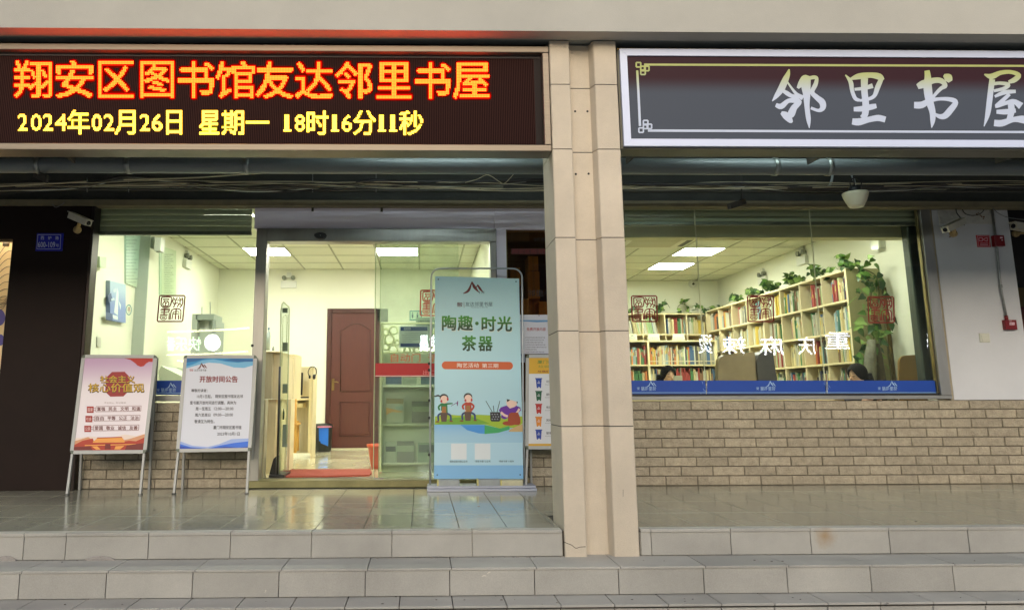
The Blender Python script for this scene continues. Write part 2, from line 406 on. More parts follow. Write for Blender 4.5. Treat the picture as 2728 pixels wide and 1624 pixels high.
obj('core', MB().box(XL, XR, 4.675, 5.6, Z2 - .01, Z1 - .014), joint, ms)
xm = [H(u, 1540, Y=4.66).x for u in (52, 283, 513, 743, 973, 1198, 1424, 1648, 1875, 2097.5, 2320, 2541)]
xm = ext(xm, -6, 8)
tilerow(ms, xm, 4.66, 4.675, Z2 + .003, Z1 - .013, .004, stepm, 'f')
tilerow(ms, [x + .012 for x in xm], 4.655, 5.15, Z1 - .012, Z1, .004, stepm, 't')
ls = thing('lowest_step', None, None, (0, 4.46, Z3), kind='structure')
obj('core', MB().box(XL, XR, 4.475, 5.0, Z3 - .1, Z2 - .014), joint, ls)
xl = [H(u, 1608, Y=4.46).x for u in (919, 1062, 1205, 1351, 1494, 1636, 1780, 1923, 2064, 2205.6, 2345, 2485, 2625)]
dx = (xl[-1] - xl[0]) / 12; xl = [xl[0] + dx * k for k in range(-15, 22)]
tilerow(ls, xl, 4.458, 4.475, Z3 - .01, Z2 - .024, .005, stepm, 'f')
tilerow(ls, xl, 4.45, 4.80, Z2 - .012, Z2, .005, stepm, 't')
# crumbling mortar under the first step on the left
cm = M('crumbled_mortar', (150, 144, 136), .95, var=.2, scale=30, bump=.6, bscale=120)
mb = MB()
for k in range(70):
    u = R.choice([R.uniform(20, 330), R.uniform(440, 1010), R.uniform(1100, 1500)])
    p = H(u, 1478 + (1010 - u) * .013 * (u < 1010), Z=Z1); s = R.uniform(.003, .012)
    mb.lathe((p.x, YS - .004 - s * .6, Z1 - s * .4), [(0, -s * .6), (s, 0), (s * .7, s * .6), (0, s * .8)], 6, sy=.7)
mb.lathe((H(280, 1485, Z=Z1).x, YS - .006, Z1), [(.095, -.004), (.085, .01), (.05, .022), (0, .026)], 12, sy=.12)
mb.lathe((H(24, 1490, Z=Z1).x, YS - .008, Z1), [(.07, -.004), (.06, .014), (.03, .028), (0, .03)], 12, sy=.15)
o = obj('mortar_crumbs', mb, cm, kind='stuff')

# ------------------------------------------------------------------ building shell
fz = 3.222
fa = thing('fascia', 'wide beige plaster fascia running across the top above both shop signs', 'fascia', (1.5, 4.8, fz))
obj('fascia_face', MB().box(XL, XR, 4.80, 4.93, fz, 7), fascia_m, fa)
obj('soffit', MB().box(XL, XR, 4.93, YF + .0, fz + .012, fz + .2), soffit_m, fa)
obj('upper_storey', MB().box(XL, XR, 4.94, 14, fz + .21, 7), conc, fa)
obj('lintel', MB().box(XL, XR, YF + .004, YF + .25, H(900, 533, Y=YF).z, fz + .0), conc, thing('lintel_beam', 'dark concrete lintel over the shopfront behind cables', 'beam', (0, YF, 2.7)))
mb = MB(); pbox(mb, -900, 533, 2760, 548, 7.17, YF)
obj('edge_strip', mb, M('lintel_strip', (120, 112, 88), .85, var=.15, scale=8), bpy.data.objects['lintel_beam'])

# pillar: six levels of plaster, each with two ribs and a recess between
pil = thing('pillar', 'beige plaster pillar with two ribs and grooved joints between the signs', 'pillar', ((PXL + PXR) / 2, 5, Z1))
XA = H(1563.6, 1472, Y=YS).x; XB = H(1636, 1475, Y=YS).x
zs = [Z1] + [H(1500, v, Y=YS - .005).z for v in (1135, 881, 633, 398, 226)] + [fz]
yf = YS - .012; yr = yf + .072; yb = yf + .4
for k in range(6):
    z0, z1 = zs[k] + (.003 if k else 0), zs[k + 1] - .003
    c = .006
    P = [(PXL, yb), (PXL, yf + c), (PXL + c, yf), (XA - c, yf), (XA, yf + c), (XA + .004, yr), (XB - .02, yr), (XB, yf + c), (XB + c, yf), (PXR - c, yf), (PXR, yf + c), (PXR, yb)]
    obj('plaster_block', MB().prism([(x, y, z0) for x, y in P], (0, 0, z1 - z0)), plaster, pil)
g_ = .004
P = [(PXL + g_, yb - .001), (PXL + g_, yf + g_), (XA - g_, yf + g_), (XA - g_, yr + g_), (XB + g_, yr + g_), (XB + g_, yf + g_), (PXR - g_, yf + g_), (PXR - g_, yb - .001)]
obj('joint_core', MB().prism([(x, y, Z1) for x, y in P], (0, 0, fz - Z1 - .001)), groove, pil)
mb = MB()
for u, v in ((1532, 297), (1565, 297), (1534, 464), (1568, 463)):
    p = H(u, v, Y=yr); mb.prism([(p.x + .008 * math.cos(a), yr - .0015, p.z + .008 * math.sin(a)) for a in [k * math.pi / 6 for k in range(12)]], (0, .001, 0))
obj('bolt_hole', mb, groove, pil)
mb = MB(); pl = PL((0, yf, 0), (0, -1, 0))
mb.stroke(pl, [(1502, 1442, 1.6), (1511, 1446, 1.5), (1523, 1451, 1.2), (1534, 1459, 1.4), (1545, 1456, 1.2), (1560, 1455, 2)], k=3, off=.0005)
mb.stroke(pl, [(1660, 1303, 1), (1660, 1322, .9)], off=.0005)
obj('crack', mb, groove, pil, recalc=False)

# shopfront brick walls
def brickwall(name, label, xa, xb, x_first, rows=9, ztop=.765, xstart=0):
    t = thing(name, label, 'wall', ((xa + xb) / 2, YF, 0))
    obj('mortar_bed', MB().box(xa, xb, YF + .010, YF + .12, 0, ztop), mortar, t)
    pw = .2945; ch = ztop / rows
    for r in range(rows):
        z1 = ztop - r * ch; off = x_first + (0 if r % 2 == 0 else pw / 2) + (.02 * (r > 5))
        k0 = math.floor((xa - off) / pw)
        for k in range(k0, k0 + 60):
            a, b = off + k * pw, off + (k + 1) * pw
            a2, b2 = max(a, xa), min(b, xb)
            if b2 - a2 < .03 or a2 >= xb: continue
            d = R.uniform(-.0025, .0025)
            obj('brick', MB().cbox(a2 + .004, b2 - .004, YF - .001 + d, YF + .03, z1 - ch + .004 + R.uniform(0, .001), z1 - .004, .004), brickm, t)
    return t
brickwall('brick_wall', 'low wall of tan split face bricks under the wide library window', 1.62, 6.3, H(1758, 1082, Y=YF).x)
brickwall('brick_wall', 'short brick wall under the left window behind two poster stands', H(150, 1200, Y=YF).x, H(676, 1200, Y=YF).x, H(418, 1090, Y=YF).x)
brickwall('brick_wall', 'bit of brick wall under the brown glass beside the pillar', H(1312, 1200, Y=YF).x, 1.615, H(1442, 1200, Y=YF).x)

# window metalwork -------------------------------------------------------
ZSILL = H(1900, 1064, Y=YF).z
def zf(v, u=1500, Y=YF): return H(u, v, Y=Y).z
def xf(u, v=900, Y=YF): return H(u, v, Y=Y).x
XWR0, XWR1 = xf(2475, 800), xf(2502, 800)
win = thing('shop_window', 'wide three pane library window right of the pillar with blue film strip', 'window', (3.4, YF, .8))
obj('sill', MB().cbox(1.62, XWR1, YF - .025, YF + .1, ZSILL, zf(1054, 2000), .003), alu, win)
obj('sill_gasket', MB().box(1.62, XWR0, YF + .01, YF + .08, zf(1054, 2000) + .0005, zf(1048, 2000)), black, win)
obj('side_frame', MB().cbox(XWR0, XWR1, YF - .02, YF + .06, zf(1054, 2000), zf(549, 2300), .004), steel, win)
obj('side_frame', MB().cbox(XWR0 - .013, XWR0 - .002, YF + .012, YF + .05, zf(1048, 2000), zf(549, 2300), .003), M('champagne_metal', (150, 138, 98), .35, 1, var=.2, scale=3), win)
obj('guide_rail', MB().cbox(xf(2437, 800, 7.46), xf(2474, 800, 7.46), 7.45, 7.55, zf(1054, 2000), zf(549, 2300), .01), M('grey_green_rail', (84, 92, 86), .35, .6, var=.2, scale=4, stretch=(6, 6, .5)), win)
XS = [1.60, xf(1869, 800), xf(2183, 800), XWR0 - .014]
zt, zb_ = zf(545, 2000), zf(1052, 2000)
for a, b in zip(XS[:-1], XS[1:]):
    obj('pane', MB().box(a + .004, b - .004, YF + .035, YF + .045, zb_, zt), shop_glass, win)
for x in XS[1:3]:
    obj('silicone_joint', MB().box(x - .0035, x + .0035, YF + .034, YF + .046, zb_, zt), M('clear_silicone', (206, 208, 176), .35), win)
pw = PY(YF + .035)
film = thing('window_film', 'blue printed film strip along the bottom of the wide window', 'window film', (3.4, YF, .85))
blue = M('blue_window_film', (18, 66, 158), .35, var=.04, scale=2)
blue2 = M('pale_blue_line', (150, 190, 222), .4)
def film_piece(u0, u1, parent, va=1013, vb=1050):
    mb = MB(); mb.rect(pw, u0, va, u1, vb, .001); return obj('strip', mb, blue, parent, recalc=False)
film_piece(1655, 1881, film); film_piece(1883.5, 2202, film); film_piece(2204.5, 2523 - 5, film)
obj('white_line', MB().rect(pw, 1655, 1044.5, 2517, 1046, .0022), blue2, film, recalc=False)
mb = MB()
for cx in (1868, 2197): 
    for k in range(7):
        a = cx + R.uniform(-4, 14); b = 1014 + k * 5
        mb.stroke(pw, [(a, b, .5), (a + 3, b + 4, 1.6), (a + R.uniform(1, 8), b + 9, .4)], off=.002)
obj('crease', mb, M('film_crease', (120, 150, 205), .3), film, recalc=False)
def peaks(mb, pl, cx, cy, s, off=.002, w=.09, z=None):
    """two roof-like mountain peaks of the library's mark"""
    mb.stroke(pl, [(cx - s, cy + .62 * s, w * s * .5), (cx - .45 * s, cy + .3 * s, w * s * 2), (cx - .12 * s, cy - .55 * s, w * s * .6)], off=off, z=z, caps=False)
    mb.stroke(pl, [(cx - .12 * s, cy - .62 * s, w * s * .6), (cx + .15 * s, cy - .05 * s, w * s * 2.3), (cx + .62 * s, cy + .5 * s, w * s * .5)], off=off, z=z, caps=False)
    mb.stroke(pl, [(cx + .28 * s, cy + .1 * s, w * s * .8), (cx + .5 * s, cy - .28 * s, w * s * .8)], off=off, z=z, caps=False)
    mb.stroke(pl, [(cx + .47 * s, cy - .3 * s, w * s * .7), (cx + .7 * s, cy + .1 * s, w * s * 1.8), (cx + 1.05 * s, cy + .5 * s, w * s * .4)], off=off, z=z, caps=False)
    return mb
wmark = M('pale_blue_mark', (170, 200, 228), .5)
def filmlogo(cx, parent, vy=0):
    mb = MB(); peaks(mb, pw, cx, 1022 + vy, 13)
    put(mb, pw, '邻里书屋', (cx + 13, 1029 + vy, cx - 27, 1040 + vy), off=.0025); put(mb, pw, '安', (cx - 31, 1030 + vy, cx - 38, 1038 + vy), off=.0025)
    obj('printed_mark', mb, wmark, parent, recalc=False)
filmlogo(1735, film); filmlogo(2053, film); filmlogo(2377, film)

def shutter(label, x0, x1, Y, z_bot, z_top, name='roller_shutter'):
    t = thing(name, label, 'shutter', ((x0 + x1) / 2, Y, z_bot))
    m = M('grey_green_shutter', (172, 176, 150), .5, .1, var=.05, scale=3)
    z = z_bot; h = .056
    obj('bottom_rail', MB().cbox(x0, x1, Y - .012, Y + .03, z, z + .034, .003), M('shutter_rail', (120, 122, 112), .4, .5, var=.25, scale=6), t)
    z += .036
    while z < z_top:
        z2 = min(z + h, z_top)
        mb = MB(); prof = [(.0, z), (-.007, z + .006), (-.011, z + h * .5), (-.007, z2 - .008), (0, z2 - .003), (.012, z2 - .003), (.012, z)]
        mb.prism([(x0, Y + a, b) for a, b in prof], (x1 - x0, 0, 0)); obj('slat', mb, m, t); z += h
    return t
shutter('raised grey green roller shutter behind the top of the wide window', 1.6, xf(2437, 600, 7.46), 7.42, H(2000, 600, Y=7.42).z, 2.75)
shutter('raised olive grey roller shutter above the left window', xf(253, 590, YF + .07), xf(671, 590, YF + .07), YF + .07, H(450, 626, Y=YF + .07).z, 2.72)

# left window ------------------------------------------------------------
lw = thing('shop_window', 'left library window with red seal sticker beside the sliding door', 'window', (-2.2, YF, .8))
XL0, XL1 = xf(226, 780), xf(673, 780)
zbl = zf(1052, 450)
obj('pane', MB().box(XL0 + .03, XL1, YF + .035, YF + .045, zbl, zf(549, 450)), shop_glass, lw)
obj('sill', MB().cbox(XL0, XL1, YF - .02, YF + .1, zf(1068, 450), zbl - .004, .003), alu, lw)
obj('side_frame', MB().cbox(XL0 - .012, XL0 + .016, YF - .05, YF + .06, zf(1068, 450), zf(549, 450), .004), steel, lw)
obj('side_frame', MB().cbox(XL0 + .024, XL0 + .036, YF + .01, YF + .06, zf(1068, 450), zf(549, 450), .003), M('champagne_metal'), lw)
film2 = thing('window_film', 'blue printed film strip at the foot of the left window between the stands', 'window film', (-2.3, YF, .85))
pwl = pw
obj('strip', MB().rect(pw, 225, 1013, 668, 1051, .001), blue, film2, recalc=False)
obj('white_line', MB().rect(pw, 225, 1045.5, 668, 1047, .0022), blue2, film2, recalc=False)
filmlogo(456, film2, 4)

# seal stickers ------------------------------------------------------------
SEAL = [([(150, 200), (580, 200), (565, 500), (500, 600), (340, 638), (200, 600), (140, 500), (150, 200)], 34, 3),
        ([(225, 275), (490, 275), (420, 345), (290, 345), (225, 275)], 24, 1), ([(290, 370), (215, 480), (250, 560), (340, 580), (440, 560), (485, 480), (430, 370)], 28, 3),
        ([(300, 380), (340, 480), (340, 570)], 26, 1), ([(345, 480), (410, 390)], 26, 1),
        ([(655, 190), (700, 260), (640, 345), (660, 420), (740, 520), (700, 640)], 30, 1), ([(700, 260), (760, 330), (755, 500)], 30, 1), ([(755, 505), (850, 410), (910, 510), (860, 620)], 30, 1),
        ([(845, 195), (785, 290), (870, 350)], 26, 1), ([(925, 195), (980, 290), (970, 450), (910, 530)], 30, 1), ([(880, 290), (960, 350)], 26, 1),
        ([(1040, 200), (1090, 360), (1060, 540), (970, 630)], 32, 3), ([(990, 290), (1065, 310)], 26, 1), ([(975, 470), (1035, 545)], 26, 1),
        ([(165, 695), (530, 695), (530, 765), (485, 820)], 28, 1), ([(125, 745), (515, 750)], 26, 1), ([(140, 825), (500, 825), (528, 900), (530, 1165)], 28, 1),
        ([(140, 900), (460, 900)], 24, 1), ([(115, 962), (465, 962)], 24, 1), ([(305, 695), (300, 960)], 34, 1),
        ([(130, 1025), (440, 1025), (420, 1110), (340, 1165), (220, 1165), (150, 1110), (130, 1025)], 26, 1), ([(210, 1090), (360, 1090)], 30, 1),
        ([(585, 1165), (590, 1000), (630, 760), (825, 688), (1010, 740), (1040, 900), (1035, 1155)], 30, 3), ([(820, 700), (815, 1155)], 36, 1),
        ([(660, 1155), (700, 840), (820, 800), (940, 815), (970, 905), (705, 910)], 28, 1), ([(935, 960), (950, 1155)], 34, 1)]
sealred = M('seal_sticker_red', (120, 14, 10), .6)
def seal(label, u0, v0, u1, v1, mat=sealred, grp='square red seal stickers on the glass', back=None, lean=0):
    p = pw.P((u0 + u1) / 2, v1, .002); t = thing('seal_sticker', label, 'sticker', tuple(p), grp)
    f = lambda q: (u0 + (u1 - u0) * q[0] / 1190 + lean * (.5 - q[1] / 1260), v0 + (v1 - v0) * (q[1] - 90) / 1190)
    s = (u1 - u0) / 1190
    mb = MB(); a = 60
    F = [(90, 125), (1140, 125), (1175, 170), (1140, 1200), (1100, 1245), (50, 1245), (25, 1210), (50, 160), (90, 125)]
    mb.stroke(pw, [(*f(q), a * s) for q in F], k=1, off=.002)
    obj('border', mb, mat, t, recalc=False)
    mb = MB()
    for pts, wd_, k in SEAL: mb.stroke(pw, [(*f(q), wd_ * s * 1.6) for q in pts], k=k, off=.002)
    obj('seal_characters', mb, mat, t, recalc=False)
    if back: obj('clear_backing', MB().rect(pw, u0, v0, u1, v1, .001), back, t, recalc=False)
seal('square red seal sticker on the left window above the pale kiosk', 420, 785, 492, 858, M('seal_sticker_brown', (104, 34, 8), .6), lean=5)
seal('square red seal sticker on the wide window nearest the pillar', 1681, 786, 1752, 858, lean=-4)
seal('square red seal sticker on the middle pane of the wide window', 1990, 785, 2062, 858, lean=-4)
seal('square red seal sticker over the hanging green vine', 2311, 788, 2383, 861, M('seal_sticker_bright', (140, 34, 26), .5), lean=-5)

# sliding door ----------------------------------------------------------
dr = thing('sliding_door', 'automatic glass sliding door with steel header, open on its left side', 'door', (-.5, YF, 0))
zdt, zdh = zf(612, 1000), zf(646, 1000)
XD0, XD1, XD2, XD3 = xf(676, 900), xf(705, 900), xf(1308, 900), xf(1325, 900)
obj('header', MB().cbox(XD0 + .1, XD3, YF - .06, YF + .09, zdh, zdt, .004), steel, dr)
obj('door_post', MB().cbox(XD0, XD1, YF - .055, YF + .09, .05, zdh if False else zdt, .005), steel, dr)
obj('door_post', MB().cbox(XD2, XD3, YF - .05, YF + .09, .05, zdh, .005), steel, dr)
obj('threshold', MB().cbox(XD0, XD3, YF - .07, YF + .2, .005, H(850, 1279, Y=YF - .07).z, .006), M('threshold_metal', (132, 128, 92), .35, .7, var=.2, scale=5), dr)
obj('door_track', MB().box(XD1, xf(1000), YF + .13, YF + .2, H(850, 1279, Y=YF - .07).z + .001, .066), black, dr)
XG = xf(999, 950)
lf = obj('door_leaf', MB().box(XG, XD2 - .3, YF + .005, YF + .017, .052, zdh - .004), door_glass, dr)
obj('door_leaf', MB().box(xf(1012), XD2 - .002, YF + .05, YF + .062, .052, zdh - .004), door_glass, dr)
edge = M('green_glass_edge', (170, 190, 150), .2, var=.1)
obj('leaf_edge', MB().box(XG - .008, XG - .001, YF + .002, YF + .02, .052, zdh - .004), edge, lf)
obj('leaf_edge', MB().box(xf(1012) - .006, xf(1012) - .001, YF + .048, YF + .064, .052, zdh - .004), edge, dr)
obj('door_clamp', MB().cbox(XG, XG + .09, YF - .004, YF + .004, .056, .085, .002), steel, lf)
pd = PY(YF + .005)
obj('push_band', MB().rect(pd, 1000, 967, 1163, 1003, .002), M('red_push_band', (168, 22, 26), .3), lf, recalc=False)
obj('band_line', MB().rect(pd, 1000, 1000, 1163, 1001.4, .003), white, lf, recalc=False)
mb = MB(); put(mb, pd, '自动门', (1041, 941, 1120, 964), off=.002, bold=.01); put(mb, pd, '请', (1140, 942, 1166, 965), off=.002, bold=.01)
obj('lettering', mb, M('orange_red_letter', (190, 96, 66), .5), lf, recalc=False)
mb = MB(); put(mb, pd, '出口', (1127, 985, 1162, 998), off=.003); obj('lettering', mb, M('pink_letter', (214, 120, 120), .5), lf, recalc=False)
# motion sensor on the header
sn = thing('motion_sensor', 'small black domed motion sensor on the steel door header', 'sensor', tuple(H(854, 640, Y=YF - .06)))
p = H(854, 622, Y=YF - .08)
mb = MB()
mb.prism([(p.x + .057 * math.cos(a) * (1 if math.sin(a) < .2 else 1.02), YF - .061, p.z - .018 + .04 * math.sin(a) * (1 if math.sin(a) < 0 else .6)) for a in [k * math.pi / 10 for k in range(20)]], (0, -.045, 0))
obj('housing', mb, black, sn)
obj('sensor_eye', MB().lathe((p.x + .002, YF - .107, p.z - .022), [(0, -.004), (.004, 0), (0, .004)], 8), white, sn)
sn2 = thing('door_knob_button', 'round black button on the left door post above the second stand', 'button', tuple(H(672, 920, Y=YF - .055)))
obj('button', MB().lathe(H(672, 920, Y=YF - .058), [(.014, .006), (.012, -.006), (0, -.009)], 14, rot=Euler((math.pi / 2 * -1, 0, 0)).to_matrix()), black, sn2)
# seal on fixed leaf
pwf = PY(YF + .05)
pw_save = pw; pw = PY(YF + .003)
seal('bright red seal sticker on the sliding door half hidden by the banner', 1118, 771, 1190, 842, M('seal_sticker_orange', (170, 44, 24), .5))
pw = pw_save
# lavender wall over the door and the strip right of it
XP1 = xf(1349, 700)
lav = thing('door_surround', 'lavender white painted panel above and right of the sliding door', 'wall', (0, YF, 2.4))
obj('top_panel', MB().cbox(xf(680, 580), xf(1316, 580), YF - .03, YF + .12, zdt + .002, zf(546, 1000), .002), lavender, lav)
obj('top_panel', MB().cbox(xf(1316, 580) + .002, 1.61, YF - .03, YF + .12, zdt + .002, zf(546, 1000), .002), lavender, lav)
obj('side_strip', MB().cbox(XD3 + .002, XP1, YF - .02, YF + .12, .77, zdt, .002), lavender, lav)
# brown glass store-room window ------------------------------------------
bw = thing('store_window', 'narrow brown tinted window with cardboard boxes behind it', 'window', (1.1, YF, .8))
obj('pane', MB().box(XP1 + .003, 1.6, YF + .02, YF + .03, .78, zdt), brown_glass, bw)
obj('frame', MB().box(XP1 + .0005, XP1 + .008, YF - .012, YF + .03, .78, zdt), M('gold_trim', (120, 100, 60), .4, .8), bw)
pb = PY(YF + .02)
mb = MB(); put(mb, pb, '邻里书屋', (1405, 772, 1492, 789)); obj('lettering', mb, M('dark_letter', (26, 20, 18), .5), bw, recalc=False)
mb = MB(); put(mb, pb, '邻里书屋', (1420, 633, 1500, 643)); obj('lettering', mb, M('dark_letter'), bw, recalc=False)
mb = MB(); mb.rect(pb, 1362, 662, 1470, 677, .0006); obj('red_strip', mb, M('dull_red_strip', (78, 22, 18), .6), bw, recalc=False)
mb = MB(); put(mb, pb, '翔安区图书馆', (1364, 663, 1462, 676), off=.0015, bold=.01); obj('lettering', mb, M('dull_red_letter', (120, 34, 28), .6), bw, recalc=False)
obj('backing_wall', MB().box(XP1 - .02, 1.62, 8.2, 8.26, 0, 2.6).box(XP1 - .03, XP1 - .0, YF + .13, 8.2, 0, 2.6).box(1.59, 1.62, YF + .05, 8.2, 0, 2.7), M('store_wall', (120, 92, 62), .9), bw)
card = M('cardboard', (222, 184, 118), .85, var=.08, scale=8, rand=.1)
def carton(label, u0, v0, u1, v1, Y, dep=.25, grp='cardboard boxes behind the brown glass'):
    p = H((u0 + u1) / 2, v1, Y=Y); t = thing('cardboard_box', label, 'box', tuple(p), grp)
    mb = MB(); pbox(mb, u0, v0, u1, v1, Y, Y + dep, .004); obj('carton', mb, card, t)
    mb = MB(); um = (u0 + u1) / 2; pbox(mb, um - 3, v0 - .3, um + 3, v1, Y - .0015, Y + dep + .001); obj('packing_tape', mb, M('packing_tape', (206, 176, 118), .4), t)
carton('tall cardboard box behind the brown glass below the red strip', 1407, 682, 1434, 721, 7.75)
carton('cardboard box behind the brown glass, second down in its stack', 1406, 723, 1438, 796, 7.75)
carton('cardboard box behind the brown glass beside the pillar', 1436, 803, 1462, 845, 7.6)
carton('small cardboard box behind the brown glass next to the banner tube', 1390, 796, 1409, 845, 7.7)
carton('lowest cardboard box behind the brown glass', 1404, 798, 1438, 850, 7.85)
carton('half seen cardboard box behind the brown glass beside the steel post', 1360, 712, 1386, 760, 7.7)

# ------------------------------------------------------------------ right hand plaster wall
XW0, XW1 = XWR1 + .002, H(2683, 560, Y=YF).x
wl = thing('plaster_wall', 'white plaster wall strip right of the wide window with fire alarm fittings', 'wall', ((XW0 + XW1) / 2, YF, .78))
obj('wall_face', MB().box(XW0 + .03, XW1, YF, YF + .124, .768, zf(549, 2600)), M('white_plaster', (204, 206, 210), .85, var=.05, scale=1.6, bump=.15, bscale=90), wl)
obj('edge_filler', MB().box(XW0, XW0 + .029, YF + .004, YF + .2, .768, zf(549, 2600)), M('beige_filler', (164, 154, 132), .9, var=.12, scale=10), wl)
obj('wall_return', MB().box(5.42, XW1, YF + .126, 8.52, .768, zf(549, 2600)), M('white_plaster'), wl)
obj('lower_wall', MB().box(XW0, 6.3, YF + .125, YF + .2, 0, .766), conc, wl)
# dark recess beyond it
dk = thing('neighbour_front', 'dark recessed shopfront beyond the right end of the plaster wall', 'shopfront', (8, 8.6, 0))
obj('dark_wall', MB().box(XW1 + .01, XR, 8.52, 8.7, 0, 3.2), M('recess_dark', (40, 38, 38), .8, var=.3, scale=2), dk)
obj('dark_wall', MB().box(XR - .1, XR, 5, 8.5, 0, 3.2), M('recess_dark'), dk)
p = H(2718, 790, Y=8.5); obj('dim_sign', MB().box(p.x - .05, p.x + .5, 8.48, 8.518, p.z - .12, p.z + .1), M('dim_ochre', (92, 74, 36), .7), dk)
p = H(2722, 840, Y=8.5); obj('red_board', MB().box(p.x - .04, p.x + .5, 8.48, 8.518, p.z - .2, p.z + .1), M('dim_red', (84, 26, 26), .7), dk)

# far left dark panel and neighbour's lit shop ----------------------------
YD = 7.2
xd1 = xf(214, 950, YD); xo = H(33, 640, Y=YD).x; zo = H(20, 637, Y=YD).z
ld = thing('dark_wall_panel', 'tall dark brown panelled wall left of the left window', 'wall', ((xo + xd1) / 2, YD, 0))
obj('panel', MB().cbox(xo, xd1, YD, YF + .045, .0, zo, .003), darkpanel, ld)
obj('panel', MB().cbox(XL, xd1, YD, YF + .045, zo + .001, H(100, 546, Y=YD).z, .003), darkpanel, ld)
obj('edge_trim', MB().cbox(xd1 + .002, xd1 + .03, YD + .0, YF + .04, 0, H(100, 546, Y=YD).z, .004), M('dark_bronze_trim', (60, 52, 50), .35, .8), ld)
nb = thing('lit_shop_interior', 'cream lit wall with line drawn leaves in the shop at far left', 'shop interior', (xo - .6, 8, 0))
obj('lit_wall', MB().box(xo - 2.0, xo + .4, 8.1, 8.2, 0, 2.9), M('cream_wallpaper', (240, 220, 180), .8), nb)
obj('side_return', MB().box(xo + .35, xo + .42, YF + .31, 8.1, 0, 2.9), M('cream_wallpaper'), nb)
obj('shop_ceiling', MB().box(xo - 2, xo + .4, YF + .05, 8.2, 2.75, 2.9), M('cream_wallpaper'), nb)
obj('ceiling_lamp', MB().box(xo - .7, xo - .1, 7.5, 7.8, 2.7, 2.745), emitm('warm_shop_glow', (1, .8, .5), 9), nb)
obj('floor_slab', MB().box(xo - 2.0, xo + .4, YF + .05, 8.2, -.01, .004), porchm, nb)
pn = PY(8.1); mb = MB(); ink = M('leaf_ink', (96, 74, 84), .7)
for k in range(9):
    a = 690 + k * 14
    mb.stroke(pn, [(-30, a + 40, 1), (0, a - 16 + k * 3, 1.3), (20, a - 40 + k * 6, 1.2), (33, a - 44 + k * 8, .8)], off=.002)
for k in range(5): mb.stroke(pn, [(-20, 780 + k * 9, 1), (4, 800 + k * 6, 1.2), (22, 790 + k * 2, 1)], off=.002)
mb.stroke(pn, [(-10, 960, 1), (3, 1000, 1.6), (8, 1060, 1.4), (-4, 1090, 1)], off=.002)
obj('leaf_drawing', mb, ink, nb, recalc=False)
mb = MB(); mb.disc(pn, -2, 845, 16, 22, .003); mb.disc(pn, 2, 905, 9, 15, .0035); obj('flower_print', mb, M('violet_print', (96, 92, 170), .7), nb, recalc=False)
p = H(16, 653, Y=7.95); obj('small_lamp', MB().lathe((p.x, 7.95, p.z + .02), [(0, -.03), (.03, -.03), (.035, .03), (0, .03)], 14), M('matt_grey', (150, 140, 130), .6), nb)
dsg = thing('house_number_plate', 'blue enamel house number plate 600-109 on the dark panel', 'sign', tuple(H(131, 665, Y=YD - .01)))
ps = PY(YD - .012)
mb = MB(); pbox(mb, 96, 621, 167, 668, YD - .012, YD - .001, .003); obj('plate', mb, M('enamel_blue', (22, 30, 172), .35), dsg)
mb = MB()
for a, b in (((101, 625), (162, 625)), ((162, 625), (160, 663)), ((160, 663), (98, 663)), ((98, 663), (101, 625))): mb.stroke(ps, [(*a, 1.1), (*b, 1.1)], k=1, off=.001)
obj('border', mb, M('enamel_white', (196, 202, 232), .4), dsg, recalc=False)
mb = MB()
for ch, u in (('西', 113), ('炉', 132.5), ('路', 152)): put(mb, ps, ch, (u - 4.5, 629, u + 4.5, 638.5), off=.001, bold=.012)
put(mb, ps, '600-109', (101, 644, 147, 659), off=.001, bold=.02); put(mb, ps, '号', (148.5, 650, 157, 658), off=.001)
obj('lettering', mb, M('enamel_white'), dsg, recalc=False)

# ------------------------------------------------------------------ LED sign
z1_ = (2.909, 0, 50); z2_ = (2.909, 700, 50); z3_ = (2.9096, 1400, 50); z4_ = (2.909, 1978, 50)
YL = 4.935
led = thing('led_sign', 'long red and yellow LED text sign in a metal box frame at left', 'sign', (-1, YL, 2.35))
def q3(u, v, Y): return H(u, v, Y=Y)
zt_, zb2 = q3(700, 119, YL).z, q3(700, 400.5, YL).z
xr_ = PXL - .006
ledf = M('led_frame_metal', (118, 108, 94), .45, .6, var=.2, scale=5, stretch=(.6, .6, 14))
obj('top_frame', MB().cbox(XL, xr_, YL, YL + .16, zt_ - .046, zt_, .004), ledf, led)
obj('bottom_frame', MB().cbox(XL, xr_, YL, YL + .16, zb2, zb2 + .046, .004), ledf, led)
obj('end_frame', MB().cbox(xr_ - .045, xr_, YL + .001, YL + .16, zb2 + .0465, zt_ - .0465, .004), ledf, led)
obj('inner_lip', MB().box(XL, xr_ - .046, YL + .05, YL + .09, zt_ - .066, zt_ - .0465), M('lip_dark', (70, 62, 58), .6), led)
YLP = YL + .055
def ledmat():
    m = bpy.data.materials.new('led_matrix'); m.use_nodes = True; n = m.node_tree.nodes; L = m.node_tree.links
    b = n['Principled BSDF']; b.inputs['Roughness'].default_value = .8; b.inputs['Specular IOR Level'].default_value = .04
    ge = n.new('ShaderNodeNewGeometry'); wv = n.new('ShaderNodeTexWave'); wv.inputs['Scale'].default_value = 26; wv.inputs['Distortion'].default_value = .25
    wv.inputs['Detail Scale'].default_value = 3
    L.new(ge.outputs['Position'], wv.inputs['Vector'])
    cr = n.new('ShaderNodeMix'); cr.data_type = 'RGBA'; cr.inputs[6].default_value = lin((17, 8, 8)); cr.inputs[7].default_value = lin((60, 39, 35))
    L.new(wv.outputs[0], cr.inputs[0]); L.new(cr.outputs[2], b.inputs['Base Color']); return m
ledm = ledmat()
xe = q3(1424, 250, YLP).x
obj('matrix_panel', MB().box(XL, xe, YLP, YLP + .05, zb2 + .047, zt_ - .067), ledm, led)
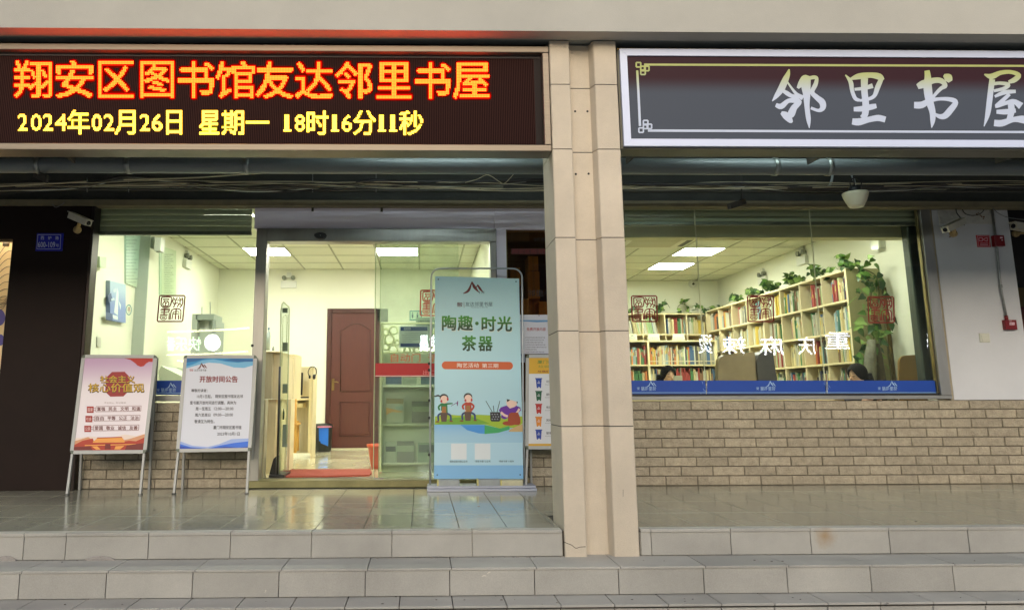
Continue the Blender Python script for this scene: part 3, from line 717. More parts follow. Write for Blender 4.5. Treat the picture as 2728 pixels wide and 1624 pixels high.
obj('end_panel', MB().box(xe, xr_ - .046, YLP - .002, YLP + .05, zb2 + .047, zt_ - .067), darkpanel, led)
obj('sign_back', MB().box(XL, xr_ - .001, YLP + .051, YL + .15, zb2 + .047, zt_ - .047), conc, led)
obj('light_stop_board', MB().box(XL, xr_, YL + .1, YL + .159, zt_ + .001, fz + .011), darkpanel, led)  # added board, stops tube light leaking out above the LED sign
pl_ = PY(YLP)
red_e = emitm('led_red_orange', (1.0, .052, .005), 9.5); yel_e = emitm('led_yellow', (1.0, .47, .04), 4.6); fr_e = emitm('led_red_halo', (1, .012, .003), .62); fr2_e = emitm('led_dim_halo', (1, .008, .002), .13); fy_e = emitm('led_olive_halo', (.5, .34, .01), .5)
from mathutils.geometry import intersect_point_tri_2d as ipt
def leddots(parent, mat, ch, box, nx, ny, off, fill_=.84):
    vs, fs = glyphs(ch); tris = []
    for f in fs:
        for i in range(1, len(f) - 1):
            t3 = [Vector(vs[j][:2]) for j in (f[0], f[i], f[i + 1])]; tris.append((t3, min(q.x for q in t3), max(q.x for q in t3), min(q.y for q in t3), max(q.y for q in t3)))
    def inside(x, y):
        for t3, a, b, c, d in tris:
            if a <= x <= b and c <= y <= d and ipt((x, y), *t3): return True
        return False
    x0, y0, x1, y1 = box; mb = MB(); px, py = (x1 - x0) / nx, (y1 - y0) / ny
    for i in range(nx):
        for j in range(ny):
            gx_, gy_ = (i + .5) / nx, (j + .5) / ny; e = .26
            if inside(gx_, gy_) or sum(inside(gx_ + a / nx, gy_ + b / ny) for a, b in ((-e, 0), (e, 0), (0, e), (0, -e))) >= 1:
                cx, cy = x0 + (i + .5) * px, y1 - (j + .5) * py; hx, hy = px * fill_ / 2, py * fill_ / 2
                b0 = [pl_.P(cx + a * hx, cy + b * hy, off) for a, b in ((-1, -1), (1, -1), (1, 1), (-1, 1))]; c = pl_.P(cx, cy, off + .004)
                mb.add(b0 + [c], [(0, 1, 4), (1, 2, 4), (2, 3, 4), (3, 0, 4)])
    return obj('lit_character', mb, mat, parent, recalc=False)
row1 = [('翔', 38, 138), ('安', 149, 249), ('区', 262, 356), ('图', 374, 463), ('书', 474, 570), ('馆', 575, 679), ('友', 681, 781), ('达', 787, 886), ('邻', 893, 991), ('里', 1003, 1096), ('书', 1106, 1200), ('屋', 1208, 1304)]
for ch, a, b in row1:
    s = (a + b) / 2 / 1300 * 6
    if ch in '区图里': w_ = 2
    word('painted_halo', led, fr_e, pl_, ch, (a - 3, 158.5 + s, b + 3, 263 + s * .6), off=.0015, bold=.065)  # painted glow: wider dim emissive copies imitate light bleeding round each character
    word('painted_halo', led, fr2_e, pl_, ch, (a - 6, 155.5 + s, b + 6, 266 + s * .6), off=.0006, bold=.13)
    leddots(led, red_e, ch, (a, 161.5 + s, b, 260 + s * .6), round((b - a) / 4.1), 24, .003)
row2 = [('2', 48, 73, 0), ('0', 83, 110, 0), ('2', 115, 141, 0), ('4', 147, 177, 0), ('年', 180, 239, 1), ('0', 245, 271, 0), ('2', 277, 304, 0), ('月', 306, 361, 1), ('2', 373, 399, 0), ('6', 405, 433, 0), ('日', 443, 485, 1),
        ('星', 531, 584, 1), ('期', 591, 650, 1), ('一', 655, 717, 2), ('1', 754, 776, 0), ('8', 786, 812, 0), ('时', 817, 875, 1), ('1', 881, 903, 0), ('6', 911, 937, 0), ('分', 941, 1001, 1), ('1', 1006, 1028, 0), ('1', 1036, 1058, 0), ('秒', 1064, 1127, 1)]
for ch, a, b, k in row2:
    s = (a + b) / 2 / 1127 * 2.5
    if ch == '1': a, b = a + 4, b - 6
    v0, v1 = ((304, 348.5), (293, 357.5), (321, 328))[k]
    leddots(led, yel_e, ch, (a, v0 + s, b, v1 + s), max(3, round((b - a) / 3.6)), max(2, round((v1 - v0) / 3.6)), .003, .9)
    word('painted_halo', led, fy_e, pl_, ch, (a - 1.5, v0 + s - 1.5, b + 1.5, v1 + s + 1.5), off=.001, bold=.07)  # painted olive glow behind the yellow dots, not lit dots itself
    if ch == '1': obj('lit_serif', MB().rect(pl_, a - 3, v1 + s - 5, b + 6, v1 + s, .0092), yel_e, led, recalc=False)
# ragged sealant strips under the LED box
mb = MB()
for a, b in ((-20, 44), (250, 330), (480, 545), (560, 672), (715, 877), (1000, 1166), (1166, 1280), (1300, 1388)):
    xa_, xb_ = H(a, 404, Y=YL + .17).x, H(b, 404, Y=YL + .17).x; mb.box(xa_, xb_, YL + .165, YL + .18, H(700, 410, Y=YL + .17).z, zb2 + .01)
obj('foam_strip', mb, M('pale_foam', (186, 180, 140), .8, var=.15, scale=9), led)

# ------------------------------------------------------------------ characters sign at right
rs = thing('shop_sign', 'grey maroon sign board with brush lettering in a white frame at right', 'sign', (3, YS, 2.4))
YR = 4.945
sx0 = q3(1654, 200, YR).x
zR1, zR0 = q3(1700, 130, YR).z, q3(1700, 388.5, YR).z
wf = M('white_sign_frame', (196, 204, 228), .28, 0, var=.03, scale=2)
fr = .05
XS1 = 8.6
def mitre(pts, nm):
    obj(nm, MB().prism([(x, YR, z) for x, z in pts], (0, .03, 0)), wf, rs)
mitre([(sx0, zR1), (XS1, zR1), (XS1, zR1 - fr), (sx0 + fr, zR1 - fr)], 'top_frame')
mitre([(sx0, zR0), (sx0 + fr, zR0 + fr), (XS1, zR0 + fr), (XS1, zR0)], 'bottom_frame')
mitre([(sx0, zR0 + .001), (sx0, zR1 - .001), (sx0 + fr - .001, zR1 - fr), (sx0 + fr - .001, zR0 + fr)], 'side_frame')
obj('sign_case', MB().box(sx0 - .012, XS1, YR + .032, YR + .2, zR0 - .012, zR1 + .012), M('sign_case', (98, 96, 84), .5, .4), rs)
obj('light_stop_board', MB().box(PXR + .004, XS1, YR + .12, YR + .19, zR1 + .0125, fz + .011), darkpanel, rs)  # added here too, keeps tube light from showing over the sign
obj('case_lip', MB().box(sx0 - .012, XS1, YR + .02, YR + .0315, zR1 + .002, zR1 + .012), M('gold_trim'), rs)
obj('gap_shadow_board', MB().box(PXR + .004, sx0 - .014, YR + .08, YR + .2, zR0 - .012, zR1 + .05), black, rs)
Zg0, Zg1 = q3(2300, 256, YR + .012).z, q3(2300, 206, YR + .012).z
obj('sign_face', MB().box(sx0 + fr, XS1, YR + .012, YR + .0315, zR0 + fr, zR1 - fr), M('sign_face', (70, 76, 87), .5, grad=((50, 22, 30), Zg0, Zg1), spec=.15), rs)  # colour runs from slate at the foot to maroon at the top
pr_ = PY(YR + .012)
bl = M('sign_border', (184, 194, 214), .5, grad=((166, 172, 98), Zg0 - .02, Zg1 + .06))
mb = MB()
mb.stroke(pr_, [(1716, 172.5, 5.5), (2300, 174.5, 5.5), (3300, 178, 5.5)], k=1, caps=False, off=.001)
mb.stroke(pr_, [(1697.5, 188, 6), (1701, 250, 6.3), (1705, 336, 6.5)], k=1, caps=False, off=.001)
mb.stroke(pr_, [(1726, 348, 6.5), (2300, 350.5, 6), (3300, 354, 6)], k=1, caps=False, off=.001)
def knot(cx, cy, fl):
    # fret knot of small squares
    for dx, dy in ((-8, -8), (4, 2), (14, 2), (4, 12)):
        dy *= fl
        a, b, r = cx + dx, cy + dy, 6
        for p_, q_ in (((a - r, b - r), (a + r, b - r)), ((a + r, b - r), (a + r, b + r)), ((a + r, b + r), (a - r, b + r)), ((a - r, b + r), (a - r, b - r))):
            mb.stroke(pr_, [(*p_, 4), (*q_, 4)], k=1, off=.001)
knot(1709, 181, 1); knot(1716, 339, -1)
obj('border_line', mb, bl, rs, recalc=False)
BR = {
 '邻': [[(362, 392, 10), (352, 430, 34), (330, 480, 50), (300, 545, 52), (262, 600, 34), (230, 640, 5)], [(338, 475, 12), (375, 530, 16), (420, 585, 26), (470, 615, 40)],
       [(305, 552, 22), (345, 578, 34), (385, 600, 30), (440, 605, 30)], [(258, 668, 30), (300, 680, 44), (350, 640, 34), (395, 634, 38), (440, 645, 40), (400, 690, 50), (375, 740, 60), (350, 740, 50)],
       [(300, 728, 24), (335, 750, 56), (372, 790, 40), (388, 802, 14)],
       [(500, 450, 60), (492, 520, 72), (498, 590, 56), (500, 680, 40), (512, 780, 36), (518, 848, 5)],
       [(428, 540, 20), (455, 500, 46), (480, 455, 36), (520, 460, 28), (552, 455, 30), (575, 462, 26), (566, 510, 34), (540, 570, 34), (575, 610, 40), (618, 648, 50), (622, 690, 44), (590, 712, 26), (530, 692, 22)]],
 '里': [[(798, 436, 8), (838, 490, 34), (850, 560, 30), (874, 618, 30), (905, 632, 24)], [(832, 470, 14), (900, 448, 46), (990, 438, 42), (1060, 450, 50), (1088, 478, 30)], [(1075, 470, 34), (1048, 530, 40), (1020, 600, 30), (960, 628, 24), (905, 634, 20)],
       [(868, 548, 22), (940, 540, 28), (1010, 520, 38)], [(945, 462, 56), (945, 560, 50), (955, 660, 52), (950, 740, 50), (925, 770, 40)], [(862, 702, 34), (930, 698, 44), (1000, 684, 44), (1038, 676, 34)],
       [(850, 796, 48), (900, 800, 56), (980, 782, 44), (1050, 770, 48), (1108, 782, 46)]],
 '书': [[(1430, 402, 40), (1436, 450, 50), (1436, 540, 66), (1450, 640, 60), (1472, 720, 48), (1474, 790, 38), (1466, 845, 6)], [(1356, 528, 40), (1400, 508, 60), (1480, 480, 44), (1540, 482, 42), (1572, 520, 34), (1540, 540, 30), (1500, 580, 26), (1462, 628, 22)],
       [(1330, 670, 50), (1390, 668, 52), (1450, 636, 36), (1530, 622, 26), (1610, 626, 34), (1652, 650, 40), (1610, 710, 50), (1570, 752, 48), (1530, 758, 36), (1488, 738, 18)], [(1560, 438, 20), (1592, 458, 66), (1612, 488, 34)]],
 '屋': [[(1874, 432, 10), (1930, 448, 44), (2000, 420, 34), (2080, 414, 30), (2142, 440, 36), (2105, 476, 40), (2062, 492, 24)], [(1936, 470, 44), (1926, 540, 44), (1914, 640, 44), (1900, 740, 38), (1872, 835, 6)], [(1945, 505, 26), (2000, 500, 26), (2060, 512, 32), (2030, 540, 28), (1948, 560, 22)],
       [(1955, 604, 20), (2030, 572, 34), (2118, 564, 26)], [(2070, 585, 26), (2010, 640, 32), (1965, 680, 26), (2040, 655, 30), (2100, 640, 34), (2160, 678, 56)], [(1968, 722, 30), (2040, 722, 42), (2118, 712, 32)], [(2080, 650, 50), (2084, 720, 50), (2064, 790, 40)],
       [(1950, 808, 50), (2010, 810, 52), (2100, 782, 40), (2180, 782, 60), (2240, 800, 40)]]}
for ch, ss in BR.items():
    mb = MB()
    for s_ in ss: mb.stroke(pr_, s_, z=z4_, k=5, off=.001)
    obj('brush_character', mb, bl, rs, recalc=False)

# tubes that light the corridor from behind the signs
for u, lab in ((1190, 'hidden fluorescent tube glowing behind the LED sign above the pipe'), (2130, 'hidden fluorescent tube glowing behind the right sign above the pipe')):
    p = H(u, 380, Y=5.35); p.z = 3.08
    t = thing('tube_lamp', lab, 'lamp', tuple(p), 'fluorescent tubes behind the signs')
    obj('tube', MB().tube([(p.x - .55, p.y, p.z), (p.x + .55, p.y, p.z)], .013, 10), emitm('cool_tube', (.8, .98, 1), 38), t)
    obj('fitting', MB().cbox(p.x - .6, p.x + .6, p.y - .03, p.y + .03, p.z + .03, p.z + .07, .004), white, t)

# ------------------------------------------------------------------ corridor: pipes, brackets, cables, lamp, cameras
pipem = M('grey_pipe', (112, 120, 120), .42, var=.12, scale=5, stretch=(.5, 3, 3))
def hpipe(name, label, v0, v1, Y, m=pipem):
    a, b = H(900, v0, Y=Y), H(900, v1, Y=Y); r = (a.z - b.z) / 2; z = (a.z + b.z) / 2
    t = thing(name, label, 'pipe', (1, Y, z)); obj('pipe_run', MB().tube([(XL, Y, z), (-2, Y, z), (2, Y, z), (XR, Y, z)], r, 28), m, t); return t, z, r
p1, pz, prad = hpipe('drain_pipe', 'thick grey drain pipe running under the corridor ceiling behind the signs', 420, 462.5, 5.7)
for u in (105, 345, 660, 2063, 2205):
    x = H(u, 440, Y=5.7).x
    mb = MB(); mb.tube([(x - .018, 5.7, pz), (x + .018, 5.7, pz)], prad + .006, 20); mb.box(x - .006, x + .006, 5.695, 5.705, pz + prad, 3.23)
    obj('pipe_clamp', mb, M('galvanised_clamp', (150, 156, 152), .4, .9, var=.3, scale=20), p1)
mb = MB(); pbox(mb, 1120, 452, 1172, 464, 5.7 - prad - .001, 5.7 - prad + .0)
p2, _, _ = hpipe('conduit_pipe', 'thin dark conduit along the lintel under the cables', 503, 509, 6.9, M('dark_conduit', (70, 70, 64), .6))
def angle_arm(u, v, du, dv, label):
    a = H(u, v, Y=5.2); b = a + Vector((-.12, .55, -.02)) if du < 0 else a + Vector((.1, .5, -.02))
    t = thing('bracket', label, 'bracket', tuple(b), 'angle iron brackets behind the signs')
    b2 = H(u + du, v + dv, Y=5.45)
    mb = MB().bar(a, b2, .012, .05); mb.bar(a, (a.x, a.y, 3.23), .02, .02, up=(0, 1, 0)); obj('angle_iron', mb, M('rusty_angle', (72, 68, 60), .7, .4, var=.3, scale=15), t)
angle_arm(2203, 402, -52, 28, 'angle iron bracket under the right sign near its middle')
angle_arm(2718, 402, -66, 26, 'angle iron bracket under the right sign above the far wall')
angle_arm(1697, 402, -28, 26, 'angle iron bracket beside the pillar under the right sign')
angle_arm(172, 404, 27, 22, 'angle iron bracket under the LED sign near its left end')
t = thing('bracket', 'open channel bracket hanging on a rod below the drain pipe at left', 'bracket', tuple(H(105, 462, Y=5.9)), 'angle iron brackets behind the signs')
a = H(92, 462, Y=5.9); b = H(126, 478, Y=5.6); mb = MB().bar(a, b, .02, .055); mb.bar(H(101, 418, Y=5.8), H(98, 468, Y=5.8), .012, .006); obj('angle_iron', mb, M('rusty_angle'), t)
cab_m = M('black_cable', (34, 32, 32), .5); cab_w = M('pale_cable', (186, 176, 148), .5)
def cable(label, pts, Y, r=.006, m=cab_m, grp='loose cables over the shopfront', name='cable'):
    pts = catmull(pts, 5); t = MB().tube([H(u, v, Y=Y + .02 * math.sin(i)) for i, (u, v) in enumerate(pts)], r, 6)
    o = obj(name, t, m); tag(o, label, 'cable', grp); return o
cable('long pale cable rising left to right above the left window', [(-200, 506), (0, 496), (230, 484)], 6.3, .007, cab_w)
cable('pale cable climbing towards the LED sign over the steel header', [(330, 479), (520, 473), (700, 461), (900, 450), (1080, 432)], 6.3, .006, cab_w)
B0 = [(-200, 512), (0, 508), (110, 503), (230, 494), (330, 477), (420, 480), (520, 494), (640, 506), (760, 503), (900, 494), (1000, 486), (1100, 493), (1300, 492), (1450, 482), (1700, 497), (1900, 498), (1980, 494), (2100, 506), (2260, 508), (2400, 504), (2500, 496), (2600, 494), (2728, 500), (2900, 506)]
nm = ['thick black cable in the bundle over the shopfront', 'second black cable in the bundle, sagging lowest', 'black cable in the bundle, top strand', 'grey cable twisting through the bundle', 'pale thin wire in the cable bundle', 'thin white wire above the cable bundle', 'slack black wire under the cable bundle']
for k in range(7):
    o_ = [(u, v + (k - 3) * 2.6 + R.uniform(-3, 3) - (3 if k > 3 else 0)) for u, v in B0]
    cable(nm[k], o_, 6.55 + .03 * k, (.013, .012, .009, .007, .004, .004, .006)[k], (cab_m, cab_m, cab_m, M('grey_cable', (120, 122, 120), .5), cab_w, M('white_wire', (205, 210, 205), .5), cab_m)[k])
for k in range(9):
    ph_ = R.uniform(0, 6); a_ = R.uniform(5, 13); o_ = [(u, 494 + 9 * math.sin(u * .0023 * (1 + k * .13) + ph_) + a_ * math.sin(u * .006 + ph_ * 2) * .5 + R.uniform(-2, 2)) for u in range(-200, 2950, 150)]
    cable('thin cable strand sagging in the tangle below the canopy pipe', o_, 6.45 + .04 * k, R.choice((.003, .004, .005)), R.choice((cab_m, cab_m, M('grey_cable', (120, 122, 120), .5), cab_w)), 'thin strands in the cable tangle')
cable('thin loop of wire hanging beneath the pipe near the pillar', [(1240, 486), (1270, 478), (1300, 466), (1330, 484), (1345, 488), (1370, 462)], 6.3, .003, cab_w)
cable('black wire drooping over the top of the white wall', [(2560, 548), (2570, 568), (2590, 574), (2610, 570), (2622, 558), (2632, 540)], YF - .03, .004)
cable('black lead of the wall camera at the white wall', [(2547, 545), (2548, 565), (2560, 582), (2569, 600)], YF - .05, .005)
cable('thin pale wire crossing to the dark recess at far right', [(2630, 540), (2660, 568), (2690, 580), (2740, 586)], YF - .1, .0035, M('grey_cable'))
cable('short cable looping above the left camera', [(140, 544), (150, 552), (172, 540)], YD - .05, .004, M('grey_cable'))
for u in (232, 343, 833, 1002):
    o = obj('hanger_rod', MB().tube([H(u, 462 + (u < 400) * 10, Y=6.7), H(u, 512, Y=6.7)], .004, 6), M('grey_cable')); tag(o, {232: 'threaded rod holding the cables left of the clamp', 343: 'threaded rod under the pipe clamp at left', 833: 'threaded rod over the left end of the steel header', 1002: 'threaded rod over the middle of the steel header'}[u], 'rod', 'threaded rods')
for u, v0, v1, w_, lab in ((833, 530, 563, 3, 'dark strap hanging over the lavender panel at left'), (1017, 546, 564, 3.2, 'short dark strap hanging over the middle of the lavender panel')):
    mb = MB(); pbox(mb, u - w_, v0, u + w_, v1, YF - .06, YF - .055); tag(obj('strap', mb, M('rusty_angle')), lab, 'strap')
o = obj('vertical_rod', MB().tube([H(1975, 465, Y=6.75), H(1976, 530, Y=6.75)], .007, 6), M('dark_conduit')); tag(o, 'vertical rod between pipe and lintel above the wide window', 'rod')
mb = MB().bar(H(1984, 536, Y=6.9), H(1942, 550, Y=6.6), .03, .05); tag(obj('bracket', mb, M('rusty_angle')), 'angle iron stub over the left seam of the wide window', 'bracket', 'angle iron brackets behind the signs')
for k, (pts, lab) in enumerate((([(2218, 462), (2216, 480), (2208, 496), (2196, 501)], 'bent grey conduit dropping behind the mushroom lamp, left one'), ([(2268, 462), (2275, 480), (2279, 500)], 'grey conduit dropping to the mushroom lamp, right one'))):
    o = obj('conduit', MB().tube([H(u, v, Y=6.7) for u, v in catmull(pts, 4)], .011, 8), M('pale_conduit', (168, 176, 178), .5)); tag(o, lab, 'conduit')
# mushroom lamp
c = H(2278, 513, Y=6.2); s = (H(2310, 513, Y=6.2).x - H(2246, 513, Y=6.2).x) / 2
lam = thing('ceiling_lamp', 'unlit white tapered glass lamp hanging over the wide window', 'lamp', (c.x, c.y, c.z - .1))
zl = H(2278, 552, Y=6.2).z - c.z
obj('lamp_shade', MB().lathe(c, [(0, -.002), (s * .96, -.001), (s, -.008), (s * .93, zl * .3), (s * .78, zl * .62), (s * .6, zl * .9), (s * .5, zl), (0, zl * 1.02)], 32), M('opal_glass', (226, 220, 190), .3), lam)
obj('lamp_holder', MB().lathe(c, [(0, .05), (.045, .05), (.055, 0), (0, 0)], 16).tube([c + Vector((0, 0, .05)), c + Vector((0, 0, .1)), (c.x, c.y, 3.2)], .006, 6).tube(catmull([tuple(c + Vector((-.04, -.02, .03))), tuple(c + Vector((-.05, -.03, .09))), tuple(c + Vector((.0, -.03, .12))), tuple(c + Vector((.05, -.02, .08))), tuple(c + Vector((.04, 0, .02)))], 4), .005, 6), black, lam)
# CCTV cameras
def cctv(label, a, b, r, Y, mount=None, dirY=-.12):
    """a = rear pixel, b = lens pixel"""
    A = H(*a, Y=Y + .02); B = H(*b, Y=Y + dirY); t = thing('security_camera', label, 'camera', tuple(A), 'wall mounted security cameras')
    d = (B - A).normalized(); mb = MB().bar(A, B, r * 2, r * 1.7); obj('body', mb, M('camera_white', (206, 202, 186), .4, var=.08, scale=20), t)
    mb = MB().bar(A - d * .012 + Vector((0, 0, r * .95)), B + d * .022 + Vector((0, 0, r * .95)), r * 2.25, .006); obj('hood', mb, M('camera_white'), t)
    f = B + d * .001; side = d.cross(Vector((0, 0, 1))).normalized(); up = side.cross(d)
    mb = MB(); mb.prism([f + (side * math.cos(k * math.pi / 8) + up * math.sin(k * math.pi / 8)) * r * .62 for k in range(16)], d * .003); obj('lens', mb, M('lens_black', (20, 20, 24), .15), t)
    if mount:
        q = H(*mount, Y=Y + .03); mb = MB().bar((A + B) / 2 - Vector((0, 0, r)), q, .028, .02); mb.lathe(q, [(0, -.012), (.035, -.012), (.035, .012), (0, .012)], 14, rot=Euler((math.pi / 2, 0, 0)).to_matrix()); obj('mount', mb, M('yellowed_mount', (176, 152, 104), .5, var=.25, scale=30), t)
    return t
cctv('white bullet camera on the dark panel beside the left shutter', (190, 574), (236, 594), .033, YD - .12, (206, 612))
cctv('white bullet camera on the white wall pointing down to the left', (2563, 590), (2518, 612), .033, YF - .14, (2540, 622))
cctv('white bullet camera at the far right edge beyond the white wall', (2790, 618), (2700, 602), .036, YF + .1, (2706, 622))
# fittings on the white wall
pf_ = PY(YF)
def wallbox(name, label, cat, u0, v0, u1, v1, d, m, extra=None):
    t = thing(name, label, cat, tuple(H((u0 + u1) / 2, v1, Y=YF - .001)))
    mb = MB(); pbox(mb, u0, v0, u1, v1, YF - d, YF - .0005, min(.004, d / 3)); obj('housing', mb, m, t)
    if extra: extra(t, PY(YF - d))
    return t
firered = M('fire_red', (170, 22, 36), .35); fired = M('dark_fire_red', (120, 16, 24), .3)
M('pale_pink', (228, 190, 200), .5)
def ex1(t, p):
    mb = MB(); Wt = lambda a, b, w=1.2: mb.stroke(p, [(*a, w), (*b, w)], k=1, off=.001)
    for a, b in (((2604, 628), (2635, 629)), ((2635, 629), (2637, 656)), ((2637, 656), (2607, 656)), ((2607, 656), (2604, 628))): Wt(a, b, .8)
    for a, b in (((2608, 633), (2617, 633)), ((2617, 633), (2617, 642)), ((2617, 642), (2608, 641)), ((2608, 641), (2608, 633)), ((2619, 637), (2630, 632.5)), ((2630, 632.5), (2630, 643)), ((2630, 643), (2619, 638.5)), ((2611, 648), (2632, 648)), ((2611, 652.5), (2632, 652.5))): Wt(a, b)
    obj('horn_symbol', mb, M('pale_pink', (228, 190, 200), .5), t, recalc=False)
wallbox('fire_alarm_sign', 'square red fire alarm sign with a white horn symbol', 'sign', 2602.5, 626, 2638.5, 658, .006, firered, ex1)
def ex2(t, p):
    mb = MB(); mb.rect(p, 2664, 631, 2671, 635, .001); mb.rect(p, 2668, 638, 2672, 641, .001); obj('strobe', mb, M('pale_pink'), t, recalc=False)
wallbox('alarm_sounder', 'dark red alarm sounder box next to the horn sign', 'alarm', 2651, 626, 2677.5, 655, .05, fired, ex2)
def ex3(t, p):
    mb = MB(); mb.rect(p, 2689.5, 858, 2703, 865.5, .001); obj('label_window', mb, M('pale_pink'), t, recalc=False)
    word('lettering', t, black, p, '按下', (2691, 859.5, 2701, 864.5), off=.002)
    word('lettering', t, M('pale_pink'), p, '火警', (2688, 852.5, 2695, 856), off=.002)
wallbox('call_point', 'red manual fire call point at the bottom of the conduit', 'alarm', 2678.5, 851.5, 2710, 877.5, .04, fired, ex3)
def ex4(t, p):
    mb = MB(); pbox(mb, 2616, 892, 2632, 906.5, YF - .016, YF - .0101, .002); obj('rocker', mb, M('switch_white', (205, 205, 190), .35), t)
wallbox('light_switch', 'white square light switch on the white wall', 'switch', 2610.5, 887, 2637.5, 911.5, .01, M('switch_white', (205, 205, 190), .35), ex4)
cd = thing('conduit', 'grey metal conduit running down the white wall to the call point', 'conduit', tuple(H(2680, 850, Y=YF - .015)))
obj('conduit_pipe', MB().tube([H(2641, 545, Y=YF - .016), H(2655, 650, Y=YF - .016), H(2665, 760, Y=YF - .016), H(2682, 850, Y=YF - .016)], .0105, 10), M('galvanised_conduit', (150, 152, 150), .4, .7, var=.25, scale=14), cd)
mb = MB(); a = H(2666, 762, Y=YF - .016); mb.tube([a + Vector((0, 0, .015)), a - Vector((0, 0, .015))], .015, 10); a = H(2681, 846, Y=YF - .016); obj('coupling', mb, M('galvanised_conduit'), cd)
obj('red_gland', MB().tube([a + Vector((0, 0, .02)), a - Vector((0, 0, .02))], .016, 10), fired, cd)
# peeling patch at the wall top
mb = MB(); pbox(mb, 2500, 552, 2650, 596, YF - .006, YF); obj('old_render', mb, M('rough_old_render', (190, 188, 180), .95, var=.16, scale=14, bump=1, bscale=25), wl)
mb = MB()
for k in range(14):
    u, v = R.choice([(2607, 574), (2535, 628), (2600, 566), (2618, 580)]); u += R.uniform(-10, 10); v += R.uniform(-4, 4); mb.disc(PY(YF - .008), u, v, R.uniform(1, 3), R.uniform(.8, 2.4), off=.0002 * k, n=6)
obj('rust_mark', mb, M('rust_stain', (112, 78, 40), .9), wl, recalc=False)

# ------------------------------------------------------------------ poster stands
def aframe(label, TL, TR, BR, BL, FL, FR_, bkL, bkR, k, zs_, grp='poster stands on the porch'):
    Yft = H(*FL, Z=0).y * .5 + H(*FR_, Z=0).y * .5 if FR_ else H(*FL, Z=0).y
    pl = PL((0, Yft, 0), (0, -1, k)); n = pl.n
    t = thing('poster_stand', label, 'poster stand', tuple(pl.P((BL[0] + BR[0]) / 2, FL[1])), grp)
    P4 = [pl.P(*q) for q in (TL, TR, BR, BL)]
    ux = (P4[1] - P4[0]).normalized(); uz = (P4[0] - P4[3]).normalized()
    wd = .030; th = .018; fm = M('stand_aluminium', (158, 160, 158), .5, .2, var=.08, scale=4)
    c0, c1, c2, c3 = P4
    def rail(a, b): obj('frame_rail', MB().bar(a, b, th, wd, up=ux if abs((b - a).normalized().z) > .7 else uz), fm, t)
    back = -n * (th / 2)
    rail(c0 - uz * wd / 2 + ux * wd + back, c1 - uz * wd / 2 - ux * wd + back)
    rail(c3 + uz * wd / 2 + ux * wd + back, c2 + uz * wd / 2 - ux * wd + back)
    rail(c3 + ux * wd / 2 + uz * wd + back, c0 + ux * wd / 2 - uz * wd + back)
    rail(c2 - ux * wd / 2 + uz * wd + back, c1 - ux * wd / 2 - uz * wd + back)
    gc = M('green_corner_cap', (70, 82, 66), .4)
    for c, sx, sz in ((c0, 1, -1), (c1, -1, -1), (c2, -1, 1), (c3, 1, 1)):
        ce = c + ux * sx * wd + uz * sz * wd; r = wd
        arc = [ce + ux * (-sx) * r * math.sin(a) + uz * (-sz) * r * math.cos(a) for a in [i * math.pi / 12 for i in range(7)]]
        obj('corner_cap', MB().prism([ce] + arc, -n * th), gc, t)
    ins = wd * .9
    obj('backing_board', MB().prism([c0 + ux * ins - uz * ins - n * .006, c1 - ux * ins - uz * ins - n * .006, c2 - ux * ins + uz * ins - n * .006, c3 + ux * ins + uz * ins - n * .006], -n * .008), M('board_grey', (150, 152, 156), .6), t)
    ppl = PL(pl.p - n * .0055, n)
    def leg(a, b): obj('leg', MB().bar(a, b, .026, .018, up=ux), fm, t)
    leg(c3 + ux * .02 - n * .01, pl.P(*FL) - n * .01)
    if FR_: leg(c2 - ux * .02 - n * .01, pl.P(*FR_) - n * .01)
    top_l = c0 - n * .03 - uz * .02; top_r = c1 - n * .03 - uz * .02
    def g0(q): return H(*q, Z=0)
    if bkL: leg(top_l + ux * .03, g0(bkL))
    if bkR: leg(top_r - ux * .02, g0(bkR))
    if bkL and bkR:
        a, b = g0(bkL), g0(bkR); q = .28
        A, B = a.lerp(top_l, q), b.lerp(top_r, q); nb_ = Vector((0, .004, 0))
        obj('rear_panel', MB().prism([top_l + nb_, top_r + nb_, B + nb_, A + nb_], (0, .012, 0)), M('stand_rear_grey', (120, 122, 120), .5, .3), t)
        s_ = [c2.lerp(c1, .0) - n * .03, ]
    for q in (FL, FR_):
        if q: p = pl.P(*q) - n * .01; obj('rubber_foot', MB().box(p.x - .016, p.x + .016, p.y - .012, p.y + .014, 0, .012), black, t)
    return t, ppl, c0 + ux * ins - uz * ins, pl
zA = (3.298, 150, 900)
tA = lambda x, y: (150 + x / 3.298, 900 + y / 3.298)
st1, q1, _, _ = aframe('left poster stand with gold characters and red ribbon on a pink poster', tA(225, 146), tA(886, 148), tA(790, 1012), tA(117, 1018), tA(90, 1385), tA(735, 1375), tA(205, 1330), tA(815, 1325), .21, zA)
st2, q2, _, _ = aframe('second poster stand, white and blue opening hours notice beside the door post', tA(1120, 148), tA(1765, 150), tA(1712, 992), tA(1050, 1003), tA(1030, 1378), tA(1672, 1363), tA(1108, 1326), tA(1722, 1318), .21, zA)
def Pm(t, name, mat, pl, polys, off, z=None):
    for k, p in enumerate(polys): o = obj(name, MB().poly(pl, p, off + k * .00015, z), mat, t, recalc=False)
    return o
def W(t, pl, mat, items, z, off, name='lettering'):
    mb = MB()
    for it in items: put(mb, pl, it[0], it[1:5], off=off, bold=it[5] if len(it) > 5 else 0, z=z, shear=0)
    return obj(name, mb, mat, t, recalc=False)
zz = lambda v: q1.P(300, v).z
Pm(st1, 'poster', M('poster_pink', (222, 214, 220), .4, grad=((184, 150, 184), zz(1050), zz(955))), q1, [[(243, 170), (852, 170), (772, 984), (148, 986)]], .0, zA)
